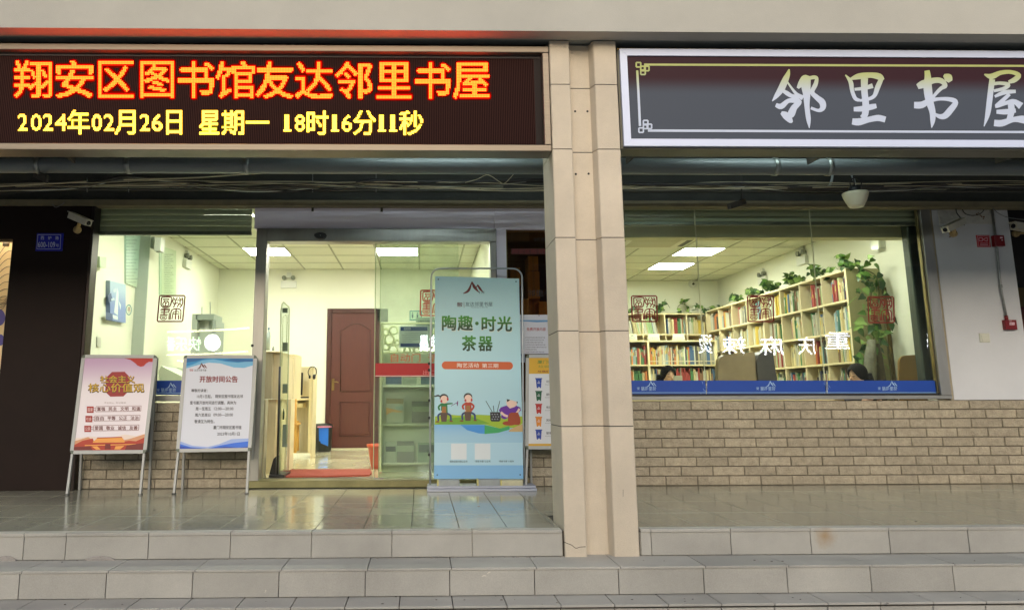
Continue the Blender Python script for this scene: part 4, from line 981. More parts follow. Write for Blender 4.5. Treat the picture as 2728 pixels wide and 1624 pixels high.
Pm(st1, 'ribbon_print', flatm((176, 40, 28)), q1, [[(570, 171), (848, 171), (846, 210), (815, 208), (790, 222), (768, 246), (740, 252), (712, 240), (695, 222), (650, 190)]], .0009, zA)
Pm(st1, 'octagon_print', flatm((150, 40, 38)), q1, [[(490, 297), (600, 295), (648, 345), (640, 460), (590, 512), (475, 514), (428, 470), (440, 345)]], .0009, zA)
gold = flatm((196, 158, 34)); gdk = flatm((74, 48, 20))
W(st1, q1, gdk, [('社会主义', 383, 335, 694, 398, .05), ('核心价值观', 278, 400, 775, 482, .05)], zA, .0016, 'lettering_shadow')
W(st1, q1, gold, [('社会主义', 384, 328, 692, 392, .025), ('核心价值观', 282, 396, 772, 474, .025)], zA, .0024)
W(st1, q1, flatm((150, 130, 130)), [('不忘初心  牢记使命', 420, 560, 612, 576)], zA, .001, 'small_print')
br_ = flatm((120, 48, 42)); sq = flatm((158, 40, 34))
mb = MB(); mb2 = MB()
for x0_, y0_, x1_, y1_ in ((268, 600, 328, 656), (256, 682, 316, 738), (246, 768, 306, 824)): mb.rect(q1, x0_, y0_, x1_, y1_, .001, zA)
obj('stamp_print', mb, sq, st1, recalc=False)
W(st1, q1, flatm((226, 190, 186)), [('国家', 275, 612, 322, 645, .02), ('社会', 263, 694, 309, 727, .02), ('公民', 253, 780, 299, 813, .02)], zA, .0018)
for (a, b, c, d) in ((350, 598, 746, 646), (338, 680, 736, 728), (328, 765, 726, 814)):
    for p_, q_ in (((a, b + 2), (c, b - 4)), ((c, b - 4), (c - 4, d - 6)), ((c - 4, d - 6), (a - 4, d)), ((a - 4, d), (a, b + 2)), ((a - 22, b + 16), (a - 2, b + 14)), ((a - 24, b + 36), (a - 4, b + 36))): mb2.stroke(q1, [(*p_, 3), (*q_, 3)], k=1, off=.001, z=zA)
obj('box_outline', mb2, br_, st1, recalc=False)
rows = [('富强 民主 文明 和谐', 352), ('自由 平等 公正 法治', 340), ('爱国 敬业 诚信 友善', 330)]
for (tx, x), y in zip(rows, (602, 684, 770)):
    W(st1, q1, flatm((108, 40, 36)), [(w_, x + 6 + k * 102, y + 2 - k, x + 78 + k * 102, y + 38 - k, .03) for k, w_ in enumerate(tx.split())], zA, .0018)
Pm(st1, 'mist_print', flatm((226, 208, 196)), q1, [[(152, 985), (160, 880), (300, 862), (450, 880), (600, 845), (700, 860), (785, 835), (773, 984)]], .0008, zA)
Pm(st1, 'hill_print', flatm((206, 148, 108)), q1, [[(152, 985), (158, 905), (280, 868), (330, 900), (460, 890), (560, 900), (640, 885), (782, 842), (773, 984)]], .0012, zA)
Pm(st1, 'palace_roof_print', flatm((170, 52, 26)), q1, [[(151, 985), (153, 940), (230, 900), (320, 880), (335, 918), (360, 872), (575, 866), (600, 905), (640, 900), (700, 905), (776, 870), (771, 983)]], .0016, zA)
Pm(st1, 'palace_light_print', flatm((228, 156, 72)), q1, [[(325, 905), (360, 880), (580, 874), (600, 900), (600, 915), (320, 918)], [(250, 938), (700, 928), (700, 936), (250, 946)], [(310, 950), (360, 948), (390, 978), (350, 978)], [(520, 948), (600, 944), (560, 976), (510, 976)]], .0022, zA)
Pm(st1, 'palace_dark_print', flatm((112, 28, 18)), q1, [[(430, 930), (475, 928), (478, 975), (425, 976)], [(151, 985), (153, 955), (300, 950), (320, 984)], [(600, 984), (620, 940), (775, 920), (771, 983)]], .0028, zA)
# opening hours notice
Pm(st2, 'poster', flatm((208, 212, 224)), q2, [[(1140, 168), (1730, 168), (1688, 976), (1076, 980)]], .0, zA)
Pm(st2, 'wave_print', flatm((112, 178, 216)), q2, [[(1141, 168), (1729, 168), (1727, 240), (1650, 262), (1560, 258), (1440, 222), (1340, 215), (1260, 232), (1134, 268)]], .0008, zA)
Pm(st2, 'wave_print', flatm((44, 140, 198)), q2, [[(1141, 168), (1729, 168), (1728, 196), (1600, 216), (1500, 208), (1380, 186), (1280, 196), (1200, 232), (1135, 250)]], .0013, zA)
Pm(st2, 'wave_print', flatm((30, 100, 160)), q2, [[(1141, 168), (1400, 168), (1300, 184), (1220, 205), (1137, 214)], [(1460, 192), (1560, 180), (1728, 186), (1728, 206), (1580, 208)]], .0018, zA)
Pm(st2, 'wave_print', flatm((150, 172, 222)), q2, [[(1078, 978), (1086, 905), (1200, 945), (1330, 955), (1430, 930), (1540, 886), (1694, 880), (1689, 975)]], .0008, zA)
Pm(st2, 'wave_print', flatm((48, 106, 214)), q2, [[(1078, 978), (1083, 928), (1180, 956), (1330, 968), (1450, 940), (1560, 920), (1692, 905), (1689, 975)]], .0013, zA)
Pm(st2, 'wave_print', flatm((24, 66, 170)), q2, [[(1078, 979), (1082, 945), (1180, 962), (1330, 972), (1480, 950), (1600, 962), (1690, 950), (1689, 975)]], .0018, zA)
mk = M('maroon_mark', (96, 24, 26), .5); dkx = flatm((34, 36, 44))
mb = MB(); peaks(mb, q2, 1280, 245, 42, off=.001, z=zA, w=.13); obj('printed_mark', mb, mk, st2, recalc=False)
W(st2, q2, dkx, [('友达邻里书屋', 1212, 272, 1318, 292)], zA, .001); W(st2, q2, sq, [('翔安', 1172, 272, 1204, 292, .02)], zA, .001)
W(st2, q2, flatm((124, 10, 14)), [('开放时间公告', 1258, 332, 1594, 390, .055)], zA, .001)
L2 = [('尊敬的读者：', 1186, 446, 1330, 474), ('10月1日起，', 1236, 496, 1366, 528), ('翔安区图书馆友达邻', 1396, 496, 1640, 526), ('里书屋开放时间进行调整，', 1174, 552, 1482, 584), ('具体为', 1500, 552, 1580, 582), ('周一至周五', 1224, 606, 1358, 636), ('12:00—20:00', 1386, 606, 1556, 632),
      ('周六至周日', 1218, 660, 1354, 690), ('09:00—20:00', 1380, 660, 1552, 686), ('敬请互为转告。', 1214, 716, 1390, 748), ('厦门市翔安区图书馆', 1380, 768, 1626, 800), ('2023年10月1日', 1414, 824, 1612, 856)]
W(st2, q2, dkx, [(*a, .03) for a in L2], zA, .001)
# recycling notice stand behind the pillar
zB = (4.364, 1080, 980); z9 = (2.318, 950, 700)
st3, q3_, _, _ = aframe('yellow and white recycling notice stand half behind the pillar', (1401, 944), (1600, 944), (1604, 1196), (1399, 1196), (1401, 1303), (1598, 1303), (1416, 1296), (1610, 1297), .12, None)
Pm(st3, 'poster', flatm((206, 208, 212)), q3_, [[(1406, 949), (1595, 949), (1598, 1190), (1404, 1190)]], .0)
Pm(st3, 'yellow_band', flatm((204, 158, 30)), q3_, [[(1406, 949), (1595, 949), (1596, 995), (1405.5, 995)], [(1404.6, 1181), (1598, 1181), (1598, 1187), (1404.5, 1187)]], .0008)
W(st3, q3_, flatm((92, 128, 40)), [('厦门市生活', 1432, 959, 1500, 968, .03), ('垃圾分类', 1434, 972, 1495, 979)], None, .0016)
W(st3, q3_, flatm((110, 30, 24)), [('与我们的生活', 1432, 986, 1500, 991.5, .03)], None, .0016)
bins = (((24, 62, 150), '可回收物'), ((18, 84, 56), '厨余垃圾'), ((170, 30, 26), '有害垃圾'), ((206, 126, 34), '其他垃圾'), ((30, 60, 150), '玻璃回收'))
for k, (c, wd_) in enumerate(bins):
    v = 1006.3 + 34.2 * k
    Pm(st3, 'bin_print', flatm(c), q3_, [[(1425.8, v), (1444.6, v), (1444.6, v + 2.5), (1443, v + 3), (1441.6, v + 24), (1429.4, v + 24), (1427.4, v + 3), (1425.8, v + 2.5)], [(1430, v + 24), (1434, v + 24), (1434, v + 26.5), (1430, v + 26.5)], [(1438, v + 24), (1441.5, v + 24), (1441.5, v + 26.5), (1438, v + 26.5)]], .0008)
    mb = MB(); mb.stroke(q3_, [(1432.5, v + 14, 1.1), (1435.5, v + 8, 1.1), (1438.6, v + 14, 1.1), (1432.5, v + 14, 1.1)], k=1, off=.0016); obj('symbol_print', mb, flatm((222, 224, 228)), st3, recalc=False)
    W(st3, q3_, dkx, [(wd_, 1455, v + 6, 1486, v + 13, .02)], None, .001); W(st3, q3_, flatm((130, 132, 136)), [('投放分类收集', 1452, v + 16, 1486, v + 19)], None, .001, 'small_print')

# free services sheet behind the banner
ns = thing('notice_sheet', 'white sheet with blue stripe and red title hung beside the pillar', 'poster', tuple(H(1425, 942, Y=7.24)))
pn2 = PY(7.24)
mb = MB(); pbox(mb, 1386, 838, 1462, 942, 7.24, 7.245); obj('sheet', mb, flatm((196, 198, 210)), ns)
Pm(ns, 'stripe_print', flatm((96, 144, 190)), pn2, [[(1386, 852), (1462, 852), (1462, 857), (1430, 858), (1386, 855)]], .001)
W(ns, pn2, flatm((160, 40, 40)), [('免费开放内容', 1403, 872, 1454, 881, .02)], None, .001)
W(ns, pn2, flatm((70, 72, 84)), [('公共图书馆基本服务项目内容', 1399, 897 + 6.4 * k, (1452, 1449, 1446, 1453, 1456, 1430, 1450)[k], 900.5 + 6.4 * k) for k in range(7)], None, .001, 'small_print')
o = obj('hanging_pin', MB().lathe(H(1436, 840, Y=7.238), [(0, .006), (.006, 0), (0, -.006)], 8), black, ns)
ns2 = thing('notice_sheet', 'narrow blue lettered sheet seen between banner and tube', 'poster', tuple(H(1388, 960, Y=7.26)))
mb = MB(); pbox(mb, 1352, 838, 1397, 965, 7.26, 7.265); obj('sheet', mb, flatm((176, 186, 206)), ns2)
mb = MB()
for k in range(5): put(mb, PY(7.26), '友达邻里书'[k], (1386, 892 + k * 12, 1395, 902 + k * 12), off=.001, bold=.02)
obj('lettering', mb, flatm((40, 70, 130)), ns2, recalc=False)

# ------------------------------------------------------------------ door banner
YB = 7.06
bp_ = PL((0, YB, 0), (0, -1, .06))
bn = thing('banner_stand', 'tall pale blue pottery event banner in a tubular frame by the door', 'banner', tuple(H(1275, 1304, Z=0)))
x0b, x1b = H(1137, 1300, Z=0).x, H(1421, 1300, Z=0).x
bm_ = M('banner_base', (172, 176, 190), .45, .2, var=.05, scale=4)
yb0 = H(1270, 1306.5, Z=0).y - .06
obj('base', MB().cbox(x0b, x1b, yb0, yb0 + .26, .0, .022, .004).cbox(x0b + .006, x1b - .006, yb0 + .02, yb0 + .25, .0225, .045, .006), bm_, bn)
tube_m = M('banner_tube', (178, 182, 186), .35, .6, var=.1, scale=6)
tl, tr_ = H(1146, 1290, Y=YB + .02), H(1399, 1290, Y=YB + .02)
ztop = H(1270, 715, Y=YB + .12).z; xa_, xb_ = H(1149, 760, Y=YB + .11).x, H(1391.5, 760, Y=YB + .11).x; r = .085; yt = YB + .12
arc = lambda cx, s: [(cx + s * r * math.cos(a), yt, ztop - r + r * math.sin(a)) for a in [i * math.pi / 12 for i in range(7)]]
path = [(tl.x, YB + .03, .04), (tl.x, YB + .05, .6)] + arc(xa_ + r, -1) + arc(xb_ - r, 1)[::-1] + [(tr_.x, YB + .05, .6), (tr_.x, YB + .03, .04)]
obj('tube_frame', MB().tube(path, .0085, 10), tube_m, bn)
mb = MB()
for v in (968, 985, 1066, 1112, 1210):
    p = H(1143, v, Y=YB + .035 + .0); mb.tube([p + Vector((0, 0, .012)), p - Vector((0, 0, .012))], .0098, 8)
obj('tape_mark', mb, black, bn)
BQ = [(485, 82), (1003, 97), (1030, 1332), (478, 1332)]
zb = (2.318, 950, 700)
fab = MB()
pts = [bp_.P(950 + x / 2.318, 700 + y / 2.318) for x, y in BQ]
fab.prism(pts, -bp_.n * .002)
zc_ = lambda v: bp_.P(1270, v).z
obj('fabric', fab, M('banner_blue', (168, 208, 224), .5, grad=((176, 214, 220), zc_(1150), zc_(760))), bn)
Pm(bn, 'sea_print', M('banner_sea', (150, 190, 214), .5, grad=((104, 168, 220), zc_(1170), zc_(1110))), bp_, [[(480, 990), (1024, 1000), (1027, 1108), (480, 1108)]], .0008, zb)
Pm(bn, 'pale_band', flatm((166, 202, 220)), bp_, [[(480, 1108), (1026, 1108), (1028, 1248), (479, 1248)]], .0008, zb)
Pm(bn, 'foot_band', flatm((122, 174, 216)), bp_, [[(479, 1248), (1028, 1248), (1030, 1331), (478, 1331)]], .0008, zb)
zB = (4.364, 1080, 980)
Pm(bn, 'hill_print', flatm((150, 180, 44)), bp_, [[(340, 655), (345, 560), (480, 536), (620, 548), (850, 540), (1000, 546), (1360, 560), (1362, 640), (1310, 690), (1100, 700), (920, 655)]], .0013, zB)
Pm(bn, 'hill_print', flatm((104, 158, 44)), bp_, [[(420, 620), (560, 575), (760, 560), (980, 640), (860, 655), (345, 652)]], .0018, zB)
Pm(bn, 'lagoon_print', flatm((60, 140, 214)), bp_, [[(640, 658), (920, 662), (920, 762), (850, 756), (720, 720)]], .0018, zB)
Pm(bn, 'bay_print', flatm((54, 156, 92)), bp_, [[(920, 660), (1100, 700), (1210, 670), (1212, 712), (1080, 750), (920, 764)]], .0023, zB)
Pm(bn, 'sand_print', flatm((190, 160, 110)), bp_, [[(1214, 712), (1300, 672), (1362, 650), (1364, 738), (1200, 738)]], .0018, zB)
mb = MB(); peaks(mb, bp_, 1260, 765.5, 26, off=.001, w=.13); obj('printed_mark', mb, mk, bn, recalc=False)
mb = MB()
for u in (1261 - 5, 1262, 1261 + 6): mb.stroke(bp_, [(u + 22, 775, 1.4), (u + 22, 782, 1.4)], off=.001, k=1)
put(mb, bp_, '友达邻里书屋', (1240, 804, 1312, 815.5), off=.001); put(mb, bp_, 'You Da Lin Li Shu Wu', (1254, 816.5, 1300, 819.5), off=.001)
obj('lettering', mb, flatm((24, 52, 74)), bn, recalc=False)
mb = MB(); put(mb, bp_, '翔安', (1218, 805, 1232, 817), off=.001, bold=.03); mb.stroke(bp_, [(1236, 804, 1), (1236.5, 819, 1)], k=1); obj('lettering', mb, mk, bn, recalc=False)
def greenm(nm, va, vb): return M(nm, (14, 54, 30), .5, grad=((52, 134, 36), zc_(va), zc_(vb)))
zC = (5.4971, 1080, 730)
G = [('陶', 534, 602, 746, 826), ('趣', 764, 602, 988, 828), ('时', 1114, 616, 1328, 836), ('光', 1342, 614, 1562, 838)]
mb = MB()
for a in G: put(mb, bp_, a[0], a[1:], off=.002, bold=.052, z=zC)
mb.disc(bp_, 1080 + 1047 / 5.4971, 730 + 720 / 5.4971, 4.8, off=.002)
obj('title_lettering', mb, greenm('green_title', 878, 845), bn, recalc=False)
mb = MB()
for a in G: put(mb, bp_, a[0], (a[1] - 4, a[2] + 4, a[3] + 6, a[4] + 12), off=.0012, bold=.06, z=zC)
obj('title_outline', mb, flatm((206, 216, 206)), bn, recalc=False)
G = [('茶', 826, 898, 1038, 1126), ('器', 1066, 908, 1278, 1126)]
mb = MB()
for a in G: put(mb, bp_, a[0], a[1:], off=.002, bold=.05, z=zC)
obj('title_lettering', mb, greenm('green_title_2', 932, 898), bn, recalc=False)
mb = MB()
pts = [(590 + 57 * math.cos(a), 1332 - 57 * math.sin(a)) for a in [math.pi / 2 + k * math.pi / 12 for k in range(13)]] + [(1518 + 57 * math.cos(a), 1340 - 57 * math.sin(a)) for a in [-math.pi / 2 + k * math.pi / 12 for k in range(13)]]
mb.poly(bp_, pts, .001, zC); obj('pill_print', mb, flatm((196, 90, 42)), bn, recalc=False)
W(bn, bp_, flatm((232, 226, 218)), [('陶艺活动', 756, 1300, 1076, 1366, .012), ('第三期', 1122, 1306, 1360, 1370, .012)], zC, .002)
mb = MB()
for x, y in ((482, 76), (1620, 108)): mb.disc(bp_, 1080 + x / 5.4971, 730 + y / 5.4971, 1.8, off=.0015)
for x, y in ((370, 1240), (1334, 1238)): mb.disc(bp_, 1080 + x / 4.364, 980 + y / 4.364, 1.6, 2.2, off=.0015)
obj('eyelet', mb, black, bn, recalc=False)
# figures of the picture at the banner's foot
skin_ = flatm((226, 196, 182)); hair_ = flatm((34, 36, 44)); blush = flatm((176, 60, 66)); jean = flatm((34, 62, 110)); shoe = flatm((120, 62, 34)); potb = flatm((84, 64, 54)); apron = flatm((150, 104, 50))
def fig(mat, items, off, nm): 
    for it in items:
        mb = MB()
        if it[0] == 'd': mb.disc(bp_, 1080 + it[1] / 4.364, 980 + it[2] / 4.364, it[3] / 4.364, it[4] / 4.364, off)
        elif it[0] == 's': mb.stroke(bp_, it[1], z=zB, off=off, k=4)
        else: mb.poly(bp_, it[1], off, zB)
        off += .0001
        o = obj(nm, mb, mat, bn, recalc=False)
    return o
def kid(x, top, shirt, girl):
    y = top
    fig(hair_, [('d', x, y + 44, 50, 46)] + ([('s', [(x - 40, y + 30, 14), (x - 70, y + 18, 20), (x - 105, y + 28, 12), (x - 112, y + 16, 5)])] if girl else []), .0026, 'hair_print')
    fig(skin_, [('d', x + 2, y + 64, 44, 46), ('d', x - 4, y + 204, 30, 14)], .003, 'face_print')
    fig(blush, [('d', x - 30, y + 84, 12, 16), ('d', x + (42 if not girl else 44), y + 60 + 20 * (not girl), 11, 20)], .0034, 'cheek_print')
    fig(shirt, [('s', [(x - 28, y + 118, 22), (x - 62, y + 150, 22), (x - 50, y + 188, 20)]), ('p', [(x - 34, y + 106), (x + 38, y + 106), (x + 44, y + 218), (x - 34, y + 218)])] + ([('s', [(x + 30, y + 116, 18), (x + 70, y + 112, 16), (x + 102, y + 110, 12)])] if girl else [('s', [(x + 32, y + 118, 22), (x + 66, y + 152, 22), (x + 40, y + 200, 20)])]), .0028, 'shirt_print')
    fig(apron, [('p', [(x - 22, y + 145), (x + 26, y + 145), (x + 28, y + 218), (x - 24, y + 218)])], .0033, 'apron_print')
    fig(jean, [('s', [(x - 34, y + 226, 22), (x - 66, y + 250, 22), (x - 64, y + 312, 20)]), ('s', [(x + 34, y + 226, 22), (x + 76, y + 250, 22), (x + 80, y + 308, 20)])], .0036, 'trouser_print')
    fig(potb, [('p', [(x - 44, y + 218), (x + 42, y + 218), (x + 30, y + 322), (x - 30, y + 322)])], .004, 'pot_print')
    fig(shoe, [('d', x - 74, y + 322, 24, 9), ('d', x + 84, y + 316, 22, 9)], .0042, 'shoe_print')
kid(448, 300, flatm((30, 112, 62)), True)
fig(flatm((110, 40, 110)), [('s', [(530, 440, 5), (600, 400, 6)]), ('s', [(610, 382, 8), (604, 410, 14), (606, 440, 5)])], .004, 'tool_print')
kid(728, 290, flatm((170, 58, 38)), False)
fig(flatm((96, 34, 150)), [('p', [(1085, 490), (1110, 455), (1170, 435), (1290, 435), (1335, 455), (1345, 490), (1310, 520), (1300, 560), (1210, 570), (1150, 595), (1110, 575), (1120, 530)])], .003, 'shirt_print')
fig(skin_, [('p', [(1180, 365), (1240, 372), (1300, 392), (1298, 425), (1270, 450), (1215, 468), (1185, 440), (1172, 400)]), ('s', [(1110, 510, 26), (1150, 545, 28), (1190, 560, 26)]), ('s', [(1325, 470, 26), (1310, 500, 24), (1290, 520, 20)])], .0036, 'face_print')
fig(hair_, [('p', [(1178, 358), (1218, 368), (1200, 385), (1182, 392)]), ('p', [(1292, 385), (1308, 392), (1298, 418)]), ('s', [(935, 380, 7), (1010, 508, 7)]), ('s', [(1022, 435, 8), (1030, 508, 8)]), ('s', [(1098, 380, 7), (1066, 510, 8)]), ('p', [(984, 510), (1104, 510), (1108, 600), (1090, 620), (1000, 618), (988, 600)])], .004, 'basket_print')
fig(flatm((140, 148, 160)), [('d', 1010 + 30 * i + (j % 2) * 12, 536 + 28 * j, 9, 6) for i in range(3) for j in range(3)], .0046, 'weave_print')
fig(flatm((150, 62, 30)), [('d', 1210, 640, 82, 26), ('p', [(1205, 530), (1230, 515), (1310, 515), (1335, 580), (1338, 640), (1320, 660), (1200, 655), (1190, 590)])], .0044, 'vase_print')
mb = MB()
for a, b in ((530, 712), (806, 988)): mb.rect(bp_, a, 876, b, 1060, .0015, zB)
obj('white_card_print', mb, flatm((206, 214, 220)), bn, recalc=False)
W(bn, bp_, dkx, [('翔安区图书馆公众号', 516, 1072, 722, 1096, .01), ('“翔安书香”公众号', 806, 1070, 990, 1094, .01), ('“翔安书香”小程序', 1084, 1070, 1260, 1092, .01)], zB, .0018)
# stones weighing the base down
def weight(u0, v0, u1, v1, label, m):
    mb = MB(); Y = yb0 + .06; p = H(u0, v1, Y=Y); q = H(u1, v1, Y=Y); h = H(u0, v0, Y=Y).z - p.z
    z = .0455; t = thing('weight_brick', label, 'brick', ((p.x + q.x) / 2, Y, z), 'pale bricks weighing down the banner base')
    obj('block', MB().tbox(p.x, q.x, Y - .02, Y + .075, z, z + h, .006), m, t)
    mb = MB(); mb.box(p.x - .0015, p.x + .012, Y - .0215, Y + .0765, z + .0004, z + h + .0012); obj('yellow_tape', mb, M('yellow_tape', (196, 186, 120), .5), t)
wg = M('grey_weight', (150, 156, 156), .8, var=.12, scale=14, rand=.08)
weight(1165, 1273, 1224, 1288, 'pale grey brick at the left end of the banner base', wg)
weight(1271, 1271, 1331.5, 1287, 'pale grey brick right of centre on the banner base', wg)
weight(1333, 1272, 1392, 1286, 'cream brick at the right end of the banner base', M('cream_weight', (190, 186, 156), .8, var=.12, scale=14))

# ------------------------------------------------------------------ interior shell
YK, YKR = 12.0, 13.2          # rear walls
XIL, XMID, XIR = -3.16, .80, 5.19
zc = 2.8
zfl = .045
def shell(name, mb, mat): return obj(name, mb, mat, kind='structure')
marble = M('cream_marble_floor', (206, 200, 168), .12, var=.1, scale=2.5, spec=.7)
shell('library_floor', MB().box(-4.2, 1.62, YF + .2, 12.1, -.01, zfl).box(1.62, 5.3, YF + .13, 13.3, -.01, zfl), marble)
shell('rear_wall_left_room', MB().box(-4.2, XMID + .12, YK, YK + .1, zfl, 2.95), whitewall)
shell('left_wall', MB().box(XIL - .2, XIL, 8.9, YK, zfl, 2.95).box(-3.5, -3.3, YF + .05, 8.895, zfl, 2.95), whitewall)
shell('pilaster_face', MB().box(-3.3, XIL - .003, 8.885, 8.897, zfl, 2.8), shadewall)  # the shade on this face is put into its grey colour
shell('room_divider', MB().box(XMID, XMID + .1, 8.28, YK, zfl, 2.95).box(XMID + .0, 1.74, 8.28, 8.34, 0, 2.95).box(1.63, 1.74, YF + .12, 8.28, 0, 2.95).box(1.64, 1.74, 8.34, 13.2, 0, 2.95), whitewall)
shell('rear_wall_right_room', MB().box(1.64, 5.4, YKR, YKR + .1, zfl, 2.95), whitewall)
shell('right_wall', MB().box(XIR, XIR + .1, YF + .13, YKR, zfl, 2.95), whitewall)
shell('ceiling_slab', MB().box(-3.6, 5.4, YF + .26, 13.4, 2.95, 3.1), conc)
# suspended ceiling
cl = thing('suspended_ceiling', None, None, (0, 10, zc), kind='structure')
gx = [-1.22 + .6 * k for k in range(-5, 12)]; gy = [10.2 + .6 * k for k in range(-5, 6)]
lamps = [(-2.42, 10.2), (-.62, 10.2), (3.58, 10.2), (3.58, 11.4), (-2.42, 7.8), (-.62, 7.8), (3.58, 7.8), (2.38, 9.6), (-1.22 + .6 * 2 - .6 * 1, 11.4)]
lamps = lamps[:7]
acs = [(2.38, 9.6), (2.98, 9.6)]
near = lambda a, b: abs(a[0] - b[0]) < .05 and abs(a[1] - b[1]) < .05
for x in gx:
    for y in gy:
        if x < XIL - .5 or x > XIR or y > YKR: continue
        if XMID - .2 < x < 1.5 and y > 8.2: continue
        if any(near((x, y), l) for l in lamps): continue
        y2 = min(y + .6, YKR if x > 1 else YK); x2 = x + .6
        xa = max(x, -3.3 if y < 8.9 else XIL); x2 = min(x2, XIR if x > 1 else XMID)
        if x2 - xa < .04 or y2 - y < .04: continue
        if x > 1: xa = max(xa, 1.74); 
        if x2 - xa < .04: continue
        obj('tile', MB().box(xa + .012, x2 - .012, y + .012, y2 - .012, zc + .004, zc + .02), ceilm, cl)
mb = MB().box(-3.3, XMID, YF + .27, YK, zc + .021, zc + .03).box(1.74, XIR, YF + .27, YKR, zc + .021, zc + .03)
for x in gx:
    if x < XMID: mb.box(x - .011, x + .011, YF + .27, YK, zc + .0, zc + .0205)
    elif x > 1.75: mb.box(x - .011, x + .011, YF + .27, YKR, zc + .0, zc + .0205)
for y in gy:
    if y < YK: mb.box(-3.3, XMID, y - .011, y + .011, zc + .001, zc + .0203)
    mb.box(1.74, XIR, y - .011, y + .011, zc + .001, zc + .0203)
obj('ceiling_grid', mb, tbar, cl)
lab = {0: 'lit square ceiling panel lamp left of the steel door post', 1: 'lit square ceiling panel lamp above the brown door', 2: 'nearer lit ceiling panel lamp seen through the wide window', 3: 'farther lit ceiling panel lamp seen through the wide window',
       4: 'ceiling panel lamp above the left window shutter', 5: 'ceiling panel lamp just inside the sliding door', 6: 'ceiling panel lamp over the reading seats near the wide window'}
for k, (x, y) in enumerate(lamps):
    t = thing('panel_lamp', lab[k], 'lamp', (x + .3, y + .3, zc), 'square ceiling panel lamps')
    obj('diffuser', MB().box(x + .025, x + .575, y + .025, y + .575, zc - .002, zc + .01), lamp_e, t)
    obj('frame', MB().box(x + .012, x + .024, y + .012, y + .588, zc - .006, zc + .015).box(x + .576, x + .588, y + .012, y + .588, zc - .006, zc + .015).box(x + .024, x + .576, y + .012, y + .024, zc - .006, zc + .015).box(x + .024, x + .576, y + .576, y + .588, zc - .006, zc + .015), white, t)
# beam above the right room window
zb1 = H(1900, 632, Y=7.6).z
obj('ceiling_beam', MB().box(1.745, XIR, 7.6, 7.75, zb1, zc - .001), M('beam_paint', (196, 192, 156), .8, var=.06, scale=3), cl)
# air conditioner cassette
t = thing('air_conditioner', 'square ceiling air conditioner cassette with dark louvres seen through the wide window', 'air conditioner', (3.0, 9.9, zc))
mb = MB(); mb.box(2.52, 3.52, 9.35, 10.15, zc - .02, zc - .001); obj('cassette_panel', mb, M('ac_white', (206, 204, 182), .5), t)
mb = MB(); mb.box(2.68, 3.38, 9.38, 9.44, zc - .024, zc - .0201); obj('louvre', mb, black, t)
mb = MB(); mb.box(2.55, 2.63, 9.5, 10.0, zc - .024, zc - .0201); obj('louvre', mb, black, t)
mb = MB(); mb.box(3.42, 3.49, 9.5, 10.0, zc - .024, zc - .0201); obj('louvre', mb, black, t)
obj('grille', MB().box(2.72, 3.34, 9.5, 10.06, zc - .023, zc - .0201), M('grille_grey', (176, 172, 146), .7), t)

def pthing(name, label, cat, u, v, Y, group=None): return thing(name, label, cat, tuple(H(u, v, Y=Y)), group)
def onx(u, v, X): return H(u, v, X=X)
# brown door ---------------------------------------------------------------
bd = thing('wooden_door', 'dark brown panelled wooden door in the rear wall of the left room', 'door', (-1.05, YK, zfl))
xdl, xdr = H(869, 1000, Y=YK).x, H(1014, 1000, Y=YK).x; zdt2 = H(940, 822, Y=YK).z
dm = M('brown_door_wood', (84, 44, 38), .42, var=.08, scale=6, stretch=(8, 8, .8)); dm2 = M('brown_door_frame', (70, 36, 30), .4, var=.08, scale=6, stretch=(8, 8, .8))
obj('door_frame', MB().cbox(xdl, xdl + .075, YK - .03, YK - .001, zfl, zdt2, .008).cbox(xdr - .075, xdr, YK - .03, YK - .001, zfl, zdt2, .008).cbox(xdl + .076, xdr - .076, YK - .029, YK - .001, zdt2 - .08, zdt2, .008), dm2, bd)
obj('door_slab', MB().box(xdl + .077, xdr - .077, YK - .018, YK - .001, zfl + .02, zdt2 - .081), dm, bd)
obj('door_sill', MB().box(xdl, xdr, YK - .04, YK - .001, zfl, zfl + .018), M('pale_sill', (190, 186, 160), .5), bd)
pdk = PY(YK - .018)
def moulding(pts):
    path = [pdk.P(u, v, .002) for u, v in pts]
    obj('panel_moulding', MB().tube(path, .007, 6), dm2, bd)
arch = [(907, 880), (918, 876), (930, 867), (940, 863), (950, 862), (960, 863), (970, 868), (980, 875), (987, 878)]
moulding([(907, 1042)] + arch + [(987, 1042), (907, 1042)])
moulding([(905, 1161), (906, 1070), (987, 1071), (987, 1161), (905, 1161)])
mb = MB(); pts = [(912, 1036), (912, 886), (922, 880), (934, 872), (950, 867), (966, 872), (982, 884), (982, 1036)]
obj('raised_panel', mb.prism([pdk.P(u, v, .001) for u, v in pts], (0, -.006, 0)), dm, bd)
mb = MB(); pbox(mb, 911, 1075, 982, 1156, YK - .025, YK - .019, .004); obj('raised_panel', mb, dm, bd)
a = H(887, 1022, Y=YK - .025); mb = MB().cbox(a.x - .02, a.x + .02, YK - .03, YK - .0185, a.z - .1, a.z + .08, .004); mb.tube([a + Vector((0, -.01, .03)), a + Vector((0, -.05, .03)), a + Vector((.06, -.055, .03)), a + Vector((.09, -.055, .02))], .009, 8); mb.lathe(a + Vector((0, -.02, -.05)), [(0, -.014), (.014, 0), (0, .014)], 10)
obj('handle', mb, M('antique_brass', (150, 128, 84), .35, .9, var=.2, scale=30), bd)
t = pthing('wall_plate', 'grey rectangular plate on the rear wall right of the brown door', 'panel', 1018, 856, YK); mb = MB(); pbox(mb, 1004, 822, 1033, 857, YK - .03, YK - .001, .004); obj('plate', mb, M('plate_grey', (136, 142, 132), .5), t)
